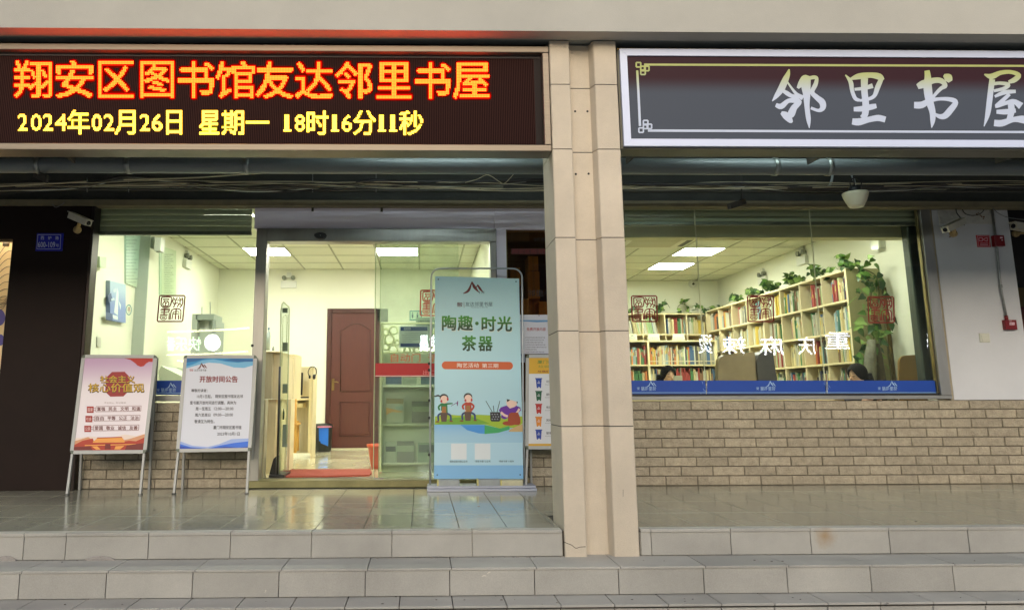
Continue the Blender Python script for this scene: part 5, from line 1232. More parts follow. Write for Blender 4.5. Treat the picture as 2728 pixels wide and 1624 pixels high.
# WC sign
t = pthing('toilet_sign', 'small blue framed toilet sign on the rear wall', 'sign', 1106, 852, YK); ptk = PY(YK - .012)
mb = MB(); pbox(mb, 1091, 827, 1124, 853, YK - .012, YK - .001, .003); obj('plate', mb, M('teal_edge', (58, 130, 140), .5), t)
mb = MB(); mb.rect(ptk, 1093.5, 829.5, 1121.5, 850.5, .001); obj('face', mb, flatm((190, 214, 196)), t, recalc=False)
mb = MB()
for u in (1099, 1112): mb.disc(ptk, u, 834, 1.8, off=.002); mb.poly(ptk, [(u - 2.6, 837), (u + 2.6, 837), (u + 1.6, 847), (u - 1.6, 847)], .002)
obj('figure_print', mb, flatm((70, 96, 110)), t, recalc=False)
# emergency twin lamps
def twin(label, u, v, Y=None, X=None, w_=17, s=1.0):
    P = (lambda uu, vv: H(uu, vv, Y=Y)) if Y else (lambda uu, vv: H(uu, vv, X=X))
    c = P(u, v); t = thing('emergency_light', label, 'emergency light', tuple(c), 'twin headed emergency lights')
    n = Vector((0, -1, 0)) if Y else Vector((-1 if X > 0 else 1, 0, 0)); tx = Vector((1, 0, 0)) if Y else Vector((0, -n.x, 0)) * -1
    def bx(cx, cz, w, h, d, nm, m):
        q = c + tx * cx + Vector((0, 0, cz)); P4 = [q + tx * (i * w / 2) + Vector((0, 0, j * h / 2)) for i, j in ((-1, -1), (1, -1), (1, 1), (-1, 1))]
        return obj(nm, MB().prism(P4, n * d), m, t)
    bx(0, -.02, .24 * s, .11 * s, .05, 'battery_box', white); bx(0, .13 * s, .07 * s, .08 * s, .04, 'bracket', white)
    for k in (-1, 1):
        q = c + tx * k * .07 * s + Vector((0, 0, .085 * s)) + n * .03
        rot = Vector((0, 0, 1)).rotation_difference(n).to_matrix()
        obj('lamp_head', MB().lathe(q, [(0, -.02), (.03 * s, -.02), (.036 * s, .03), (.024 * s, .03), (0, .015)], 12, rot=rot), M('head_grey', (120, 124, 110), .4), t)
    return t
twin('twin headed emergency light on the rear wall left of the brown door', 770, 755, Y=YK - .001)
twin('twin headed emergency light high on the left wall of the left room', 494, 700, X=XIL + .001)
twin('twin headed emergency light on the right wall, the nearer one', 2142, 690, X=XIR - .001)
twin('twin headed emergency light on the right wall, the farther one', 2036, 745, X=XIR - .001)
# left wall fittings
XA2 = -3.3
def wallboard(name, label, cat, X, u0, u1, v0l, v0r, v1l, v1r, d, m, grp=None):
    """board on a side wall X, traced by its four corners"""
    P4 = [H(u0, v0l, X=X), H(u1, v0r, X=X), H(u1, v1r, X=X), H(u0, v1l, X=X)]
    t = thing(name, label, cat, tuple(P4[3]), grp); nx = 1 if X < 0 else -1
    obj('board', MB().prism(P4, (nx * d, 0, 0)), m, t)
    return t, PX_(X + nx * (d + .0005))
zW = (4.947, 260, 600); tw = lambda x, y: (260 + x / 4.947, 600 + y / 4.947)
t, pb1 = wallboard('rules_board', 'tall pale green notice board with small text on the left wall', 'notice board', XA2, 331, 372, 585, 600, 754, 770, .02, M('board_green', (196, 210, 186), .4, grad=((176, 206, 192), 2.0, 2.4)))
mb = MB()
for k in range(17): put(mb, pb1, ('图书馆入馆须知规则', '请保持安静爱护图书', '读者服务公约说明')[k % 3], (336, 612 + k * 8.6, 336 + (30, 27, 20)[(k * 7) % 3], 615.5 + k * 8.6, ), off=.001)
obj('small_print', mb, flatm((110, 130, 120)), t, recalc=False)
t, pb2 = wallboard('rules_board', 'dark edged notice board in the left room seen above the seal', 'notice board', XIL, 428, 466, 655, 668, 784, 786, .015, M('board_green2', (190, 208, 172), .4))
mb = MB()
for k in range(18): put(mb, pb2, ('借阅制度与读者须知', '服务内容开放时间', '图书借还办理')[k % 3], (438, 676 + k * 5.6 + k * .4, 438 + (24, 21, 16)[(k * 5) % 3], 680 + k * 5.9), off=.001)
obj('small_print', mb, flatm((96, 122, 106)), t, recalc=False)
t, pb3 = wallboard('rules_board', 'narrow green notice board just left of the dark edged one', 'notice board', XIL, 423, 436, 656, 660, 786, 786, .012, M('board_green3', (172, 196, 168), .4))
t, pb4 = wallboard('picture', 'blue canvas picture of a white sail hung on the left wall', 'picture', XA2, 282, 324, 747, 758, 852, 860, .045, M('canvas_blue', (128, 146, 196), .6, grad=((170, 190, 210), 1.75, 2.0)))
Pm(t, 'sail_print', flatm((206, 220, 220)), pb4, [[(312, 765), (316, 780), (314, 840), (304, 832)], [(316, 800), (322, 812), (321, 826)], [(300, 838), (314, 842), (314, 852), (302, 848)]], .001)
Pm(t, 'sea_print', flatm((84, 98, 132)), pb4, [[(283, 830), (300, 836), (300, 856), (283, 851)], [(288, 786), (296, 780), (300, 800), (290, 806)]], .0008)
Pm(t, 'cloud_print', flatm((190, 204, 214)), pb4, [[(296, 796), (304, 792), (306, 799), (297, 801)], [(302, 772), (309, 766), (310, 776), (303, 779)]], .0012)
t = thing('round_sticker', 'round white sticker with teal ring on the left wall', 'sticker', tuple(H(343, 840, X=XA2))); px1 = PX_(XA2 + .002)
mb = MB(); mb.disc(px1, 343, 825, 8, 14.5, .0); obj('ring', mb, flatm((60, 130, 140)), t, recalc=False)
mb = MB(); mb.disc(px1, 343, 825, 6.3, 12, .001); obj('disc', mb, flatm((214, 222, 206)), t, recalc=False)
mb = MB(); put(mb, px1, '书', (339.5, 817, 347, 832), off=.002, bold=.02); obj('lettering', mb, flatm((150, 60, 50)), t, recalc=False)
t = thing('light_switch', 'white light switch low on the left wall by the window', 'switch', tuple(H(262, 925, X=XA2))); mb = MB()
P4 = [H(u, v, X=XA2) for u, v in ((256, 897), (266, 899), (266, 925), (256, 923))]; obj('plate', mb.prism(P4, (.012, 0, 0)), M('switch_white'), t)
t = thing('wall_box', 'pale junction box on the left wall near the window frame', 'box', tuple(H(262, 712, X=XA2))); P4 = [H(u, v, X=XA2) for u, v in ((250, 683), (268, 685), (267, 713), (250, 711))]; obj('housing', MB().prism(P4, (.06, 0, 0)), M('board_green2'), t)
# exit sign box on the pilaster corner
t = pthing('exit_light', 'white emergency light box jutting from the pilaster corner', 'emergency light', 415, 672, 8.95)
mb = MB(); pbox(mb, 411, 632, 429, 668, 8.75, 8.88, .004); obj('housing', mb, white, t); mb = MB(); pbox(mb, 401, 630, 410.5, 660, 8.8, 8.885, .003); obj('bracket', mb, M('plate_grey'), t)
a = H(422, 668, Y=8.8); obj('lens', MB().lathe(a, [(0, -.02), (.03, -.012), (.035, .01), (0, .012)], 12), M('head_grey'), t)
# self service kiosk and book-return
kk = pthing('service_kiosk', 'grey self service kiosk with two thin antennas in the left room', 'kiosk', 540, 1013, 9.6)
mg = M('kiosk_grey', (176, 184, 174), .45)
def pb_(t, nm, u0, v0, u1, v1, Y0, Y1, m, ch=.004):
    mb = MB(); pbox(mb, u0, v0, u1, v1, Y0, Y1, ch); return obj(nm, mb, m, t)
pb_(kk, 'cabinet', 505, 836, 520, 1100, 9.5, 9.95, mg); pb_(kk, 'screen_hood', 520.5, 836, 570, 852, 9.5, 9.9, M('kiosk_dark', (146, 156, 148), .45)); pb_(kk, 'cabinet', 560, 852.5, 570, 1100, 9.5, 9.9, M('kiosk_dark')); pb_(kk, 'inner_panel', 520.5, 852.5, 559.5, 1100, 9.62, 9.9, M('kiosk_pale', (196, 204, 190), .4)); pb_(kk, 'paper_notice', 545, 853.5, 556, 880, 9.6, 9.615, white, .001)
for u, v in ((538, 817), (560, 804)): obj('antenna', MB().tube([H(u, 838, Y=9.7), H(u, v, Y=9.7)], .006, 6), M('kiosk_dark'), kk)
bk = pthing('book_return', 'slanted white return box behind the left window between the stands', 'machine', 455, 1013, 8.4)
a_ = [H(u, v, Y=8.2) for u, v in ((422, 990), (430, 974), (484, 1002), (484, 1013), (425, 1013))]; obj('sloped_case', MB().prism(a_, (0, .5, 0)), M('machine_white', (196, 206, 184), .4), bk)
a_ = [H(u, v, Y=8.72) for u, v in ((430, 973), (486, 980), (486, 1013), (430, 1013))]; obj('rear_case', MB().prism(a_, (0, .1, 0)), M('machine_white'), bk)
pb_(bk, 'slot', 440, 980, 474, 986, 8.7, 8.715, black, .001)
# counter, gates, desk -------------------------------------------------------
ct = pthing('service_counter', 'pale oak service counter just inside the sliding door at left', 'counter', 730, 1280, 8.3)
pb_(ct, 'top_cabinet', 692, 939, 725, 1062, 8.05, 8.9, oakgrey); pb_(ct, 'counter_top', 692, 935, 745, 938.5, 8.02, 8.95, oakedge); pb_(ct, 'front_panel', 725.5, 939, 745, 1062, 8.1, 8.9, oak)
pb_(ct, 'lower_cabinet', 690, 1063, 733, 1262, 8.15, 8.85, oak); pb_(ct, 'side_post', 686, 1063, 704, 1283, 7.62, 7.75, oakgrey)
sc_ = pthing('side_cabinet', 'tall cream oak cabinet with a taped notice behind the gate', 'cabinet', 775, 1230, 9.4)
pb_(sc_, 'door_panel', 745.5, 946, 785, 1062, 9.3, 9.8, oak); pb_(sc_, 'top_edge', 745.5, 943, 785.5, 946, 9.29, 9.8, oakedge); pb_(sc_, 'leg_panel', 760, 1062.5, 773, 1252, 8.25, 8.5, oakedge); pb_(sc_, 'paper_notice', 766, 958, 776, 982, 9.285, 9.299, white, .001)
def bottle(label, u, v0, v1, Y, m, r_px=5):
    p = H(u, v1, Y=Y); h = H(u, v0, Y=Y).z - p.z; r = H(u + r_px, v1, Y=Y).x - p.x; t = thing('bottle', label, 'bottle', tuple(p), 'bottles on the counter')
    obj('body', MB().lathe(p, [(0, 0), (r, .002), (r, h * .62), (r * .8, h * .76), (r * .4, h * .84), (r * .4, h * .9), (0, h * .9)], 16), m, t); obj('cap', MB().lathe(p + Vector((0, 0, h * .9)), [(0, 0), (r * .46, 0), (r * .46, h * .1), (0, h * .1)], 12), M('bottle_cap', (90, 120, 140), .4), t)
cb = M('clear_bottle', (176, 190, 184), .12); bottle('taller clear water bottle on the counter end', 714, 872, 934, 8.4, cb, 5.5); bottle('shorter clear bottle beside the taller one on the counter', 703, 880, 934, 8.35, M('bottle_silver', (206, 208, 204), .2), 4.5); bottle('small squat bottle at the right of the counter bottles', 728, 922, 934.5, 8.4, M('bottle_grey', (120, 130, 118), .3), 3)
gt = pthing('security_gate', 'clear acrylic anti theft gate with a black lower edge by the door', 'security gate', 758, 1268, 7.75)
acr = glassm('acrylic', (.90, .95, .9), 2.2); acf = M('acrylic_edge', (186, 196, 160), .15)
Yg = 7.72
a_ = [H(u, v, Y=Yg) for u, v in ((747, 1262), (749, 812), (754, 804), (772, 816), (768, 975), (762, 1262))]
obj('acrylic_panel', MB().prism(a_, (0, .02, 0)), acr, gt)
obj('edge_tube', MB().tube([H(u, v, Y=Yg) for u, v in ((745, 1264), (748, 830), (751, 810), (755, 804), (768, 815), (771, 822), (768, 975), (764, 1180))], .006, 8), acf, gt)
obj('inner_tube', MB().tube([H(u, v, Y=Yg) for u, v in ((751, 975), (754, 845), (760, 838), (765, 846), (763, 912))], .004, 6), acf, gt)
for v0, v1 in ((820, 833), (912, 935), (1022, 1047), (1130, 1190)): pb_(gt, 'cross_plate', 752.5, v0, 766, v1, Yg + .021, Yg + .03, M('plate_grey'), .001)
obj('black_post', MB().tube([H(745.5, 976, Y=Yg - .03), H(738.5, 1265, Y=Yg - .03)], .0105, 10), black, gt)
pb_(gt, 'foot_plate', 716, 1264, 757, 1276, Yg - .06, Yg + .3, black, .003); a_ = [H(u, v, Y=Yg + .0) for u, v in ((717, 1263), (728, 1222), (735, 1215), (735, 1263))]; obj('foot_block', MB().prism(a_, (0, .25, 0)), black, gt)
gb = H(757, 1130, Y=8.0); bottle('dark green bottle on the shelf behind the gate', 755, 1088, 1117, 8.0, M('green_bottle', (34, 66, 34), .15), 2.6)
dk_ = pthing('computer_desk', 'cream oak computer carrel beside the brown door', 'desk', 810, 1203, 10.6)
Yd = 10.2
pb_(dk_, 'side_panel', 822, 976, 828.5, 1206, Yd, Yd + .04, oakedge); 
x_ = H(828.5, 1100, Y=Yd).x
obj('side_panel_face', MB().box(x_ + .001, x_ + .02, Yd, Yd + .36, zfl, H(828, 978, Y=Yd).z), oak, dk_)
pb_(dk_, 'back_panel', 782, 976, 826, 1206, Yd + .365, Yd + .385, oak); pb_(dk_, 'desk_top', 776, 1060, 823, 1066, Yd + .02, Yd + .36, oakedge); pb_(dk_, 'drawer', 776, 1073, 808, 1085, Yd + .1, Yd + .3, oakedge); pb_(dk_, 'modesty_panel', 786, 1067, 821, 1205, Yd + .3, Yd + .32, oakgrey)
mo = pthing('monitor', 'black computer monitor on the cream desk', 'monitor', 795, 1058, Yd + .3); pb_(mo, 'bezel', 782, 992, 806, 1052, Yd + .2, Yd + .23, black); pb_(mo, 'screen', 784, 997, 801, 1046, Yd + .192, Yd + .1995, M('screen_grey', (104, 116, 110), .2), .001); pb_(mo, 'stand', 790, 1052, 798, 1060, Yd + .205, Yd + .25, black)
kb = pthing('keyboard', 'black keyboard and cable on the cream desk', 'keyboard', 812, 1059, Yd + .15); pb_(kb, 'key_bed', 797, 1056, 822, 1060, Yd + .06, Yd + .18, black, .002)
hp = pthing('headphones', 'black headphones hooked on the edge of the desk side panel', 'headphones', 833, 1005, Yd - .03)
a_ = [H(u, v, Y=Yd - .03) for u, v in catmull([(823, 1000), (821, 990), (826, 979), (834, 976), (841, 981), (843, 992), (839, 1003)], 4)]; obj('headband', MB().tube(a_, .006, 8), black, hp)
q = H(837, 1003, Y=Yd - .04); obj('ear_cushion', MB().lathe(q, [(0, -.02), (.03, -.014), (.034, 0), (.03, .014), (0, .02)], 16, rot=Euler((0, math.pi / 2, 0)).to_matrix()), black, hp); q = H(825, 1003, Y=Yd - .03); obj('ear_cushion', MB().lathe(q, [(0, -.014), (.022, -.01), (.024, 0), (.022, .01), (0, .014)], 12, rot=Euler((0, math.pi / 2, 0)).to_matrix()), black, hp)
stl = pthing('wooden_chair', 'orange pine chair tucked at the computer desk', 'chair', 786, 1206, 10.0); pine = M('orange_pine', (206, 158, 76), .45, var=.1, scale=8, stretch=(6, 6, .6))
for u, v0, nm in ((787, 1041, 'rear_leg'), (778, 1130, 'leg')): obj(nm, MB().tube([H(u - 1, 1206 - 3 * (nm == 'leg'), Y=9.95), H(u, v0, Y=9.98)], .02, 8), pine, stl)
for v in (1130, 1159): obj('stretcher', MB().bar(H(777, v, Y=9.96), H(791, v - 1, Y=9.96), .02, .025), pine, stl)
pb_(stl, 'seat', 770, 1127, 790, 1132, 9.9, 10.25, pine)
obj('rear_leg', MB().tube([H(793, 1200, Y=10.3), H(793, 1120, Y=10.3)], .018, 8), pine, stl); obj('leg', MB().tube([H(772, 1200, Y=10.3), H(772, 1130, Y=10.3)], .018, 8), pine, stl)
# bin
bc = H(857, 1203, Z=zfl); bc.y += .1; bn2 = thing('waste_bin', 'black waste bin lined with a bright blue bag beside the brown door', 'bin', tuple(bc))
rr = (H(883, 1190, Y=bc.y - .1).x - H(832, 1190, Y=bc.y - .1).x) / 2; hh = H(857, 1133, Y=bc.y).z - zfl
obj('bin_body', MB().lathe(bc, [(0, 0), (rr * .84, 0), (rr * .9, .02), (rr * .98, hh * .95), (rr, hh * .97), (rr, hh)], 28), black, bn2)
obj('bin_lid', MB().lathe(bc + Vector((0, 0, hh)), [(rr * 1.06, -.015), (rr * 1.04, .01), (rr * .8, .03), (0, .035)], 28), black, bn2)
ag = [(-1.9 + .13 * k) for k in range(9)]; mb = MB(); n_ = len(ag)
tp = [(bc.x + (rr * 1.03) * math.cos(a), bc.y + (rr * 1.03) * math.sin(a), zfl + hh - .02 - .004 * (k % 3)) for k, a in enumerate(ag)]; bt = [(bc.x + (rr * 1.0) * math.cos(a + (.06 if k < 2 else 0)), bc.y + (rr * 1.0) * math.sin(a), zfl + hh * (.38 - .02 * k + .05 * (k < 2))) for k, a in enumerate(ag)]
mb.add(tp + bt, [(k, k + 1, n_ + k + 1, n_ + k) for k in range(n_ - 1)]); obj('blue_bag', mb, M('bag_blue', (36, 110, 216), .35), bn2)
mb = MB().tube([(bc.x + rr * 1.06 * math.cos(a), bc.y + rr * 1.06 * math.sin(a), zfl + hh - .015) for a in [-2.0 + .1 * k for k in range(16)]], .012, 6); obj('pink_bag_rim', mb, M('bag_pink', (196, 120, 150), .4), bn2)
# orange bucket
a = H(985, 1249, Z=zfl); a.x += .1; a.y += .1; t = thing('orange_bucket', 'orange plastic bucket partly behind the sliding leaf', 'bucket', tuple(a)); hb = H(982, 1183, Y=a.y - .05).z - zfl
obj('bucket_body', MB().lathe(a, [(0, 0), (.09, 0), (.13, hb - .03), (.14, hb - .03), (.143, hb), (.13, hb), (.09, .01)], 24), M('orange_plastic', (196, 82, 46), .4), t)
# red mat
mt = thing('door_mat', 'red coir door mat inside the threshold', 'mat', tuple(H(866, 1262, Z=zfl)))
P4 = [H(746, 1270, Z=zfl + .001), H(990, 1266, Z=zfl + .001), H(985, 1250, Z=zfl + .001), H(763, 1252, Z=zfl + .001)]
P4 = [H(744, 1272, Z=zfl + .001), H(850, 1271, Z=zfl + .001), H(984, 1268, Z=zfl + .001), H(990, 1262, Z=zfl + .001), H(986, 1252, Z=zfl + .001), H(772, 1253, Z=zfl + .001), H(762, 1250, Z=zfl + .001), H(748, 1262, Z=zfl + .001)]
obj('pile', MB().prism(P4, (0, 0, .016)), M('red_mat', (146, 66, 52), .95, var=.15, scale=30, bump=.6, bscale=200), mt)
# magazine rack ---------------------------------------------------------------
mr_ = pthing('magazine_rack', 'white magazine rack with pierced crown behind the sliding leaf', 'magazine rack', 1120, 1257, 8.0)
rackw = M('rack_white', (216, 222, 204), .5); Yr = 8.3
z8 = (3.157, 990, 820); t8 = lambda x, y: (990 + x / 3.157, 820 + y / 3.157)
pb_(mr_, 'side_board', 1012, 858, 1017, 1256, Yr - .25, Yr + .02, M('rack_bright', (232, 236, 196), .5)); pb_(mr_, 'back_board', 1017.5, 941, 1240, 1257, Yr + .02, Yr + .04, rackw)
for v in (1027, 1129, 1233): pb_(mr_, 'shelf', 1017.5, v, 1240, v + 4, Yr - .12, Yr + .018, rackw); 
for v in (1011, 1115, 1219): pb_(mr_, 'retaining_bar', 1017.5, v + 12, 1240, v + 15, Yr - .13, Yr - .125, rackw, .001)
# pierced crown: bars and rings
pk = PY(Yr - .01)
mb = MB(); ivory = M('rack_bright')
pb_(mr_, 'crown_rail', 1012, 858, 1240, 863, Yr - .02, Yr, ivory); pb_(mr_, 'crown_rail', 1017.5, 936, 1240, 940.5, Yr - .02, Yr, ivory)
for (x, y, r_) in ((118, 200, 26), (118, 325, 26), (185, 185, 34), (180, 345, 34), (150, 262, 40), (300, 352, 26), (380, 352, 26), (215, 290, 22), (520, 352, 28), (450, 352, 24), (560, 200, 40)):
    u, v = t8(x, y); ri = r_ / 3.157
    pts = [pk.P(u + ri * math.cos(a), v + ri * math.sin(a)) for a in [k * math.pi / 8 for k in range(17)]]; obj('scroll_ring', MB().tube(pts, .011, 6, caps=False), ivory, mr_)
bl_ = pthing('reading_notice', 'blue and white notice clipped on the pierced crown of the rack', 'notice', 1100, 926, Yr - .04); Yn = Yr - .05
pb_(bl_, 'sheet', 1064, 868, 1141, 926, Yn, Yn + .008, M('notice_white', (196, 208, 206), .4), .001); pnn = PY(Yn)
Pm(bl_, 'blue_band', flatm((30, 62, 122)), pnn, [[(1067, 870), (1139, 870), (1139, 881), (1067, 881)], [(1067, 914), (1139, 914), (1139, 923), (1067, 923)]], .001)
W(bl_, pnn, flatm((206, 214, 220)), [('借阅须知', 1076, 872, 1094, 879)], None, .002); W(bl_, pnn, flatm((96, 104, 116)), [('读者请爱护图书保持安静有序借阅归还', 1071 + (8 if k == 0 else 0), 885 + 5.6 * k, (1136, 1137, 1135, 1134, 1100)[k], 888.6 + 5.6 * k) for k in range(5)], None, .001, 'small_print')
t = pthing('thanks_sign', 'grey sign with dark characters leaning above the rack', 'sign', 1150, 925, Yr + .1); pb_(t, 'plate', 1108, 845, 1230, 925, Yr + .08, Yr + .09, M('sign_grey', (150, 170, 156), .4), .002)
W(t, PY(Yr + .08), flatm((44, 66, 60)), [('谢绝', 1113, 852, 1147, 865), ('饮食入内', 1154, 852, 1226, 865)], None, .001)
mg1 = lambda label, u0, v0, u1, v1, rgb, prints=(): (lambda t: ([pb_(t, 'cover', u0, v0, u1, v1, Yr - .10, Yr - .09, flatm(tuple(int(q * .75 + 48) for q in rgb)), .001)] + [Pm(t, 'cover_print', flatm(c), PY(Yr - .10), [pp], .001) for c, pp in prints]))(pthing('magazine', label, 'magazine', (u0 + u1) / 2, v1, Yr - .1, 'magazines on the white rack'))
mg1('blue brochure under the red push band at left', 1028, 1003, 1070, 1023, (70, 96, 140)); mg1('pale brochure under the red push band in the middle', 1072, 1000, 1110, 1023, (172, 190, 170)); mg1('blue brochure under the red push band beside the banner tube', 1121, 1003, 1160, 1023, (76, 104, 134))
mg1('white magazine with orange waves on the second shelf', 1028.5, 1060, 1076, 1125, (186, 194, 170), (((150, 136, 84), [(1029, 1060), (1075, 1062), (1074, 1075), (1029, 1074)]), ((206, 160, 96), [(1029, 1085), (1050, 1090), (1075, 1096), (1062, 1098), (1045, 1096), (1029, 1104)]), ((160, 182, 170), [(1052, 1082), (1074, 1080), (1074, 1090), (1054, 1090)])))
mg1('grey magazine with a pale band on the second shelf', 1097, 1068, 1146, 1124, (112, 112, 104), (((170, 180, 160), [(1097, 1082), (1146, 1082), (1146, 1096), (1097, 1096)]),))
mg1('grey and white magazine on the bottom shelf at left', 1026, 1175, 1056, 1232, (168, 180, 160), (((84, 92, 86), [(1028, 1188), (1054, 1188), (1054, 1202), (1028, 1202)]),)); mg1('dark grey magazine with a pale band on the bottom shelf', 1057, 1174, 1103, 1231, (116, 118, 108), (((172, 184, 164), [(1057, 1186), (1103, 1186), (1103, 1202), (1057, 1202)]),)); mg1('green tinted magazine on the bottom shelf beside the banner tube', 1113, 1178, 1160, 1232, (140, 166, 138), (((84, 96, 92), [(1116, 1184), (1158, 1184), (1158, 1204), (1116, 1204)]),))

# ------------------------------------------------------------------ right room: shelves and books
XSF, YN, YE_ = 4.79, 8.48, 12.8
ztp = 2.22; rowh = .345
bs = thing('wall_bookshelf', 'long cube bookshelf of pale oak along the right wall', 'bookshelf', (XSF + .2, 10, zfl))
cols = [YN + k * .54 for k in range(8)] + [12.8]
for r in range(7):
    z = ztp - r * rowh; 
    if z < zfl: break
    obj('shelf_board', MB().box(XSF, XIR - .02, YN, YE_, z - .02, z), oakedge if r == 0 else oak, bs)
    obj('shelf_edge', MB().box(XSF - .002, XSF - .0002, YN, YE_, z - .021, z + .001), oakedge, bs)
for y in cols: obj('upright', MB().box(XSF + .0005, XIR - .021, y - .009, y + .009, zfl, ztp - .0205), oak, bs); 
obj('end_panel', MB().box(XSF - .001, XIR - .02, YN - .022, YN - .0095, zfl, ztp + .002), M('oak_olive', (150, 146, 104), .5, var=.08, scale=5, stretch=(3, 3, .6)), bs)
obj('upright_edge', MB().box(XSF - .0025, XSF - .0015, YN - .02, YN + .012, zfl, ztp), oakedge, bs)
obj('back_board', MB().box(XIR - .019, XIR - .005, YN, YE_, zfl, ztp), oak, bs)
o = obj('wall_post', MB().box(XIR - .03, XIR - .003, YN - .09, YN - .06, zfl, 2.0), M('post_brown', (108, 92, 52), .6)); tag(o, 'thin brown upright post against the right wall behind the vine', 'post')
PAL = [('white', (206, 206, 190)), ('white', (206, 206, 190)), ('cream', (206, 190, 140)), ('cream', (206, 190, 140)), ('red', (150, 34, 34)), ('green', (44, 110, 60)), ('blue', (44, 84, 140)), ('yellow', (210, 176, 50)), ('orange', (206, 104, 44)), ('dark grey', (60, 60, 62)), ('grey', (140, 140, 130)), ('pale green', (150, 190, 130)), ('teal', (60, 130, 130)), ('brown', (110, 76, 52)), ('light blue', (140, 176, 196)), ('navy', (34, 40, 74))]
BM = [M('book_' + n.replace(' ', '_') + '%d' % i, tuple(int(q * .76 + k_ * .24) for q, k_ in zip(c, (200, 196, 172))), .5, rand=.25) for i, (n, c) in enumerate(PAL)]
page = M('book_pages', (222, 214, 186), .8)
ORD = ['first', 'second', 'third', 'fourth', 'fifth', 'sixth', 'seventh', 'eighth', 'ninth', 'tenth', 'eleventh', 'twelfth', 'thirteenth', 'fourteenth', 'fifteenth', 'sixteenth', 'seventeenth', 'eighteenth', 'nineteenth', 'twentieth'] + ['%d%s' % (k, 'st' if k % 10 == 1 else 'nd' if k % 10 == 2 else 'rd' if k % 10 == 3 else 'th') for k in range(21, 60)]
nbook = [0]; restmb = {i: MB() for i in range(len(PAL))}
def book(ax, x, y, z, th, h, d, lean, ci, label, single):
    """ax 'x': spine faces -X, books run along Y; ax 'y': spine faces -Y, books run along X"""
    mb = MB(); c = .0015
    # spine hull with chamfered spine edges; pages inset at the top
    loc = [(-th / 2, 0), (-th / 2 + c * 2, -c * 2), (th / 2 - c * 2, -c * 2), (th / 2, 0), (th / 2, d), (-th / 2, d)]
    P = []
    for zz_ in (0, h):
        for a, b in loc:
            a2 = a + zz_ * lean
            P.append((x + b, y + a2, z + zz_) if ax == 'x' else (x + a2, y + b, z + zz_))
    n = 6
    mb.add(P, [list(range(n))[::-1], list(range(n, 2 * n))] + [(i, (i + 1) % n, n + (i + 1) % n, n + i) for i in range(n)])
    if single and nbook[0] < 296:
        t = nbook[0]; nbook[0] += 1
        # band / title patch on the spine
        o = obj('book', mb, BM[ci]); o['label'] = label; o['category'] = 'book'; o['group'] = 'books standing on the library shelves'
        if h > .14 and R.random() < .7:
            b2 = MB(); z0 = z + h * R.uniform(.45, .6); z1 = z + h * R.uniform(.7, .88); q = []
            for zz_ in (z0, z1):
                for s in (-.38, .38):
                    a = s * th + (zz_ - z) * lean; q.append((x - c * 2 - .0006, y + a, zz_) if ax == 'x' else (x + a, y - c * 2 - .0006, zz_))
            b2.add([q[0], q[1], q[3], q[2]], [(0, 1, 2, 3)]); ORG[o.name] = Vector((0, 0, 0))
            obj('spine_label', b2, BM[R.choice([0, 2, 4, 9, 0, 7])], o, recalc=False)
    else:
        rm = restmb[ci]; b = len(rm.v); rm.v += mb.v; rm.f += [[i + b for i in f] for f in mb.f]; rm.mi += mb.mi; rm.sm += mb.sm
CW = [i for i, w in enumerate((6, 5, 5, 4, 3, 3, 3, 3, 2, 2, 3, 3, 2, 2, 3, 1)) for _ in range(w)]
def fill(ax, fixed, a0, a1, z, hmax, d, where, single, lean=0, cset=None, thr=(.010, .026), hr=(.6, .9)):
    a = a0; k = 0; cc = R.choice(range(len(PAL)))
    while a < a1:
        th = R.uniform(*thr); h = hmax * R.uniform(*hr)
        if a + th > a1: break
        if R.random() < .55: cc = R.choice(cset) if cset else R.choice(CW)
        ln = lean + (R.uniform(-.03, .03) if R.random() < .15 else 0)
        nm = PAL[cc][0]; sz = 'slim' if th < .02 else 'thick'
        if ax == 'x': book(ax, fixed + R.uniform(0, .03), a + th / 2, z + .0006, th * .95, h, d, ln, cc, '%s %s book, %s from window, %s' % (sz, nm, ORD[k], where), single)
        else: book(ax, a + th / 2, fixed + R.uniform(0, .02), z + .0006, th * .95, h, d, ln, cc, '%s %s book, %s from left, %s' % (sz, nm, ORD[k], where), single)
        a += th + .0006; k += 1
rn = ['top', 'second', 'third', 'fourth', 'fifth']
cn = ['nearest', 'second', 'third', 'fourth', 'fifth', 'sixth', 'seventh', 'eighth']
for ci in range(8):
    y0, y1 = cols[ci] + .012, cols[ci + 1] - .012
    for r in range(4):
        z = ztp - (r + 1) * rowh
        n_w = R.uniform(.28, .44) if ci > 0 else .36
        s0 = y0 + R.uniform(.0, .05) if ci == 0 else y0 + R.uniform(.02, .12)
        fill('x', XSF + .03 + (.02 * ci > .05) * .02, s0, min(s0 + n_w, y1), z, rowh - .02, .17, '%s row, %s bay of wall shelf' % (rn[r], cn[ci]), ci < 3)
# low shelf in front of the rear wall
YLo = 12.1; zlo = H(1800, 906, Y=YLo).z; xlo1 = H(1912, 950, Y=YLo).x
lo = thing('low_bookshelf', 'low oak bookshelf standing before the rear wall in the right room', 'bookshelf', (3.5, YLo, zfl))
z_b = [zlo, H(1800, 970.5, Y=YLo).z, H(1800, 1022, Y=YLo).z, H(1800, 1076, Y=YLo).z]
obj('top_board', MB().box(1.76, xlo1, YLo, YLo + .34, zlo - .022, zlo), oakedge, lo)
for z in z_b[1:]: obj('shelf_board', MB().box(1.76, xlo1, YLo, YLo + .33, z - .02, z), oakedge, lo)
for u in (1729, 1910): x = H(u, 960, Y=YLo).x; obj('upright', MB().box(x - .014, x + .014, YLo - .001, YLo + .329, zfl, zlo - .0225), oakedge, lo)
obj('back_board', MB().box(1.76, xlo1, YLo + .331, YLo + .345, zfl, zlo - .022), M('oak_shadow_board', (176, 154, 106), .6, var=.06, scale=4), lo)
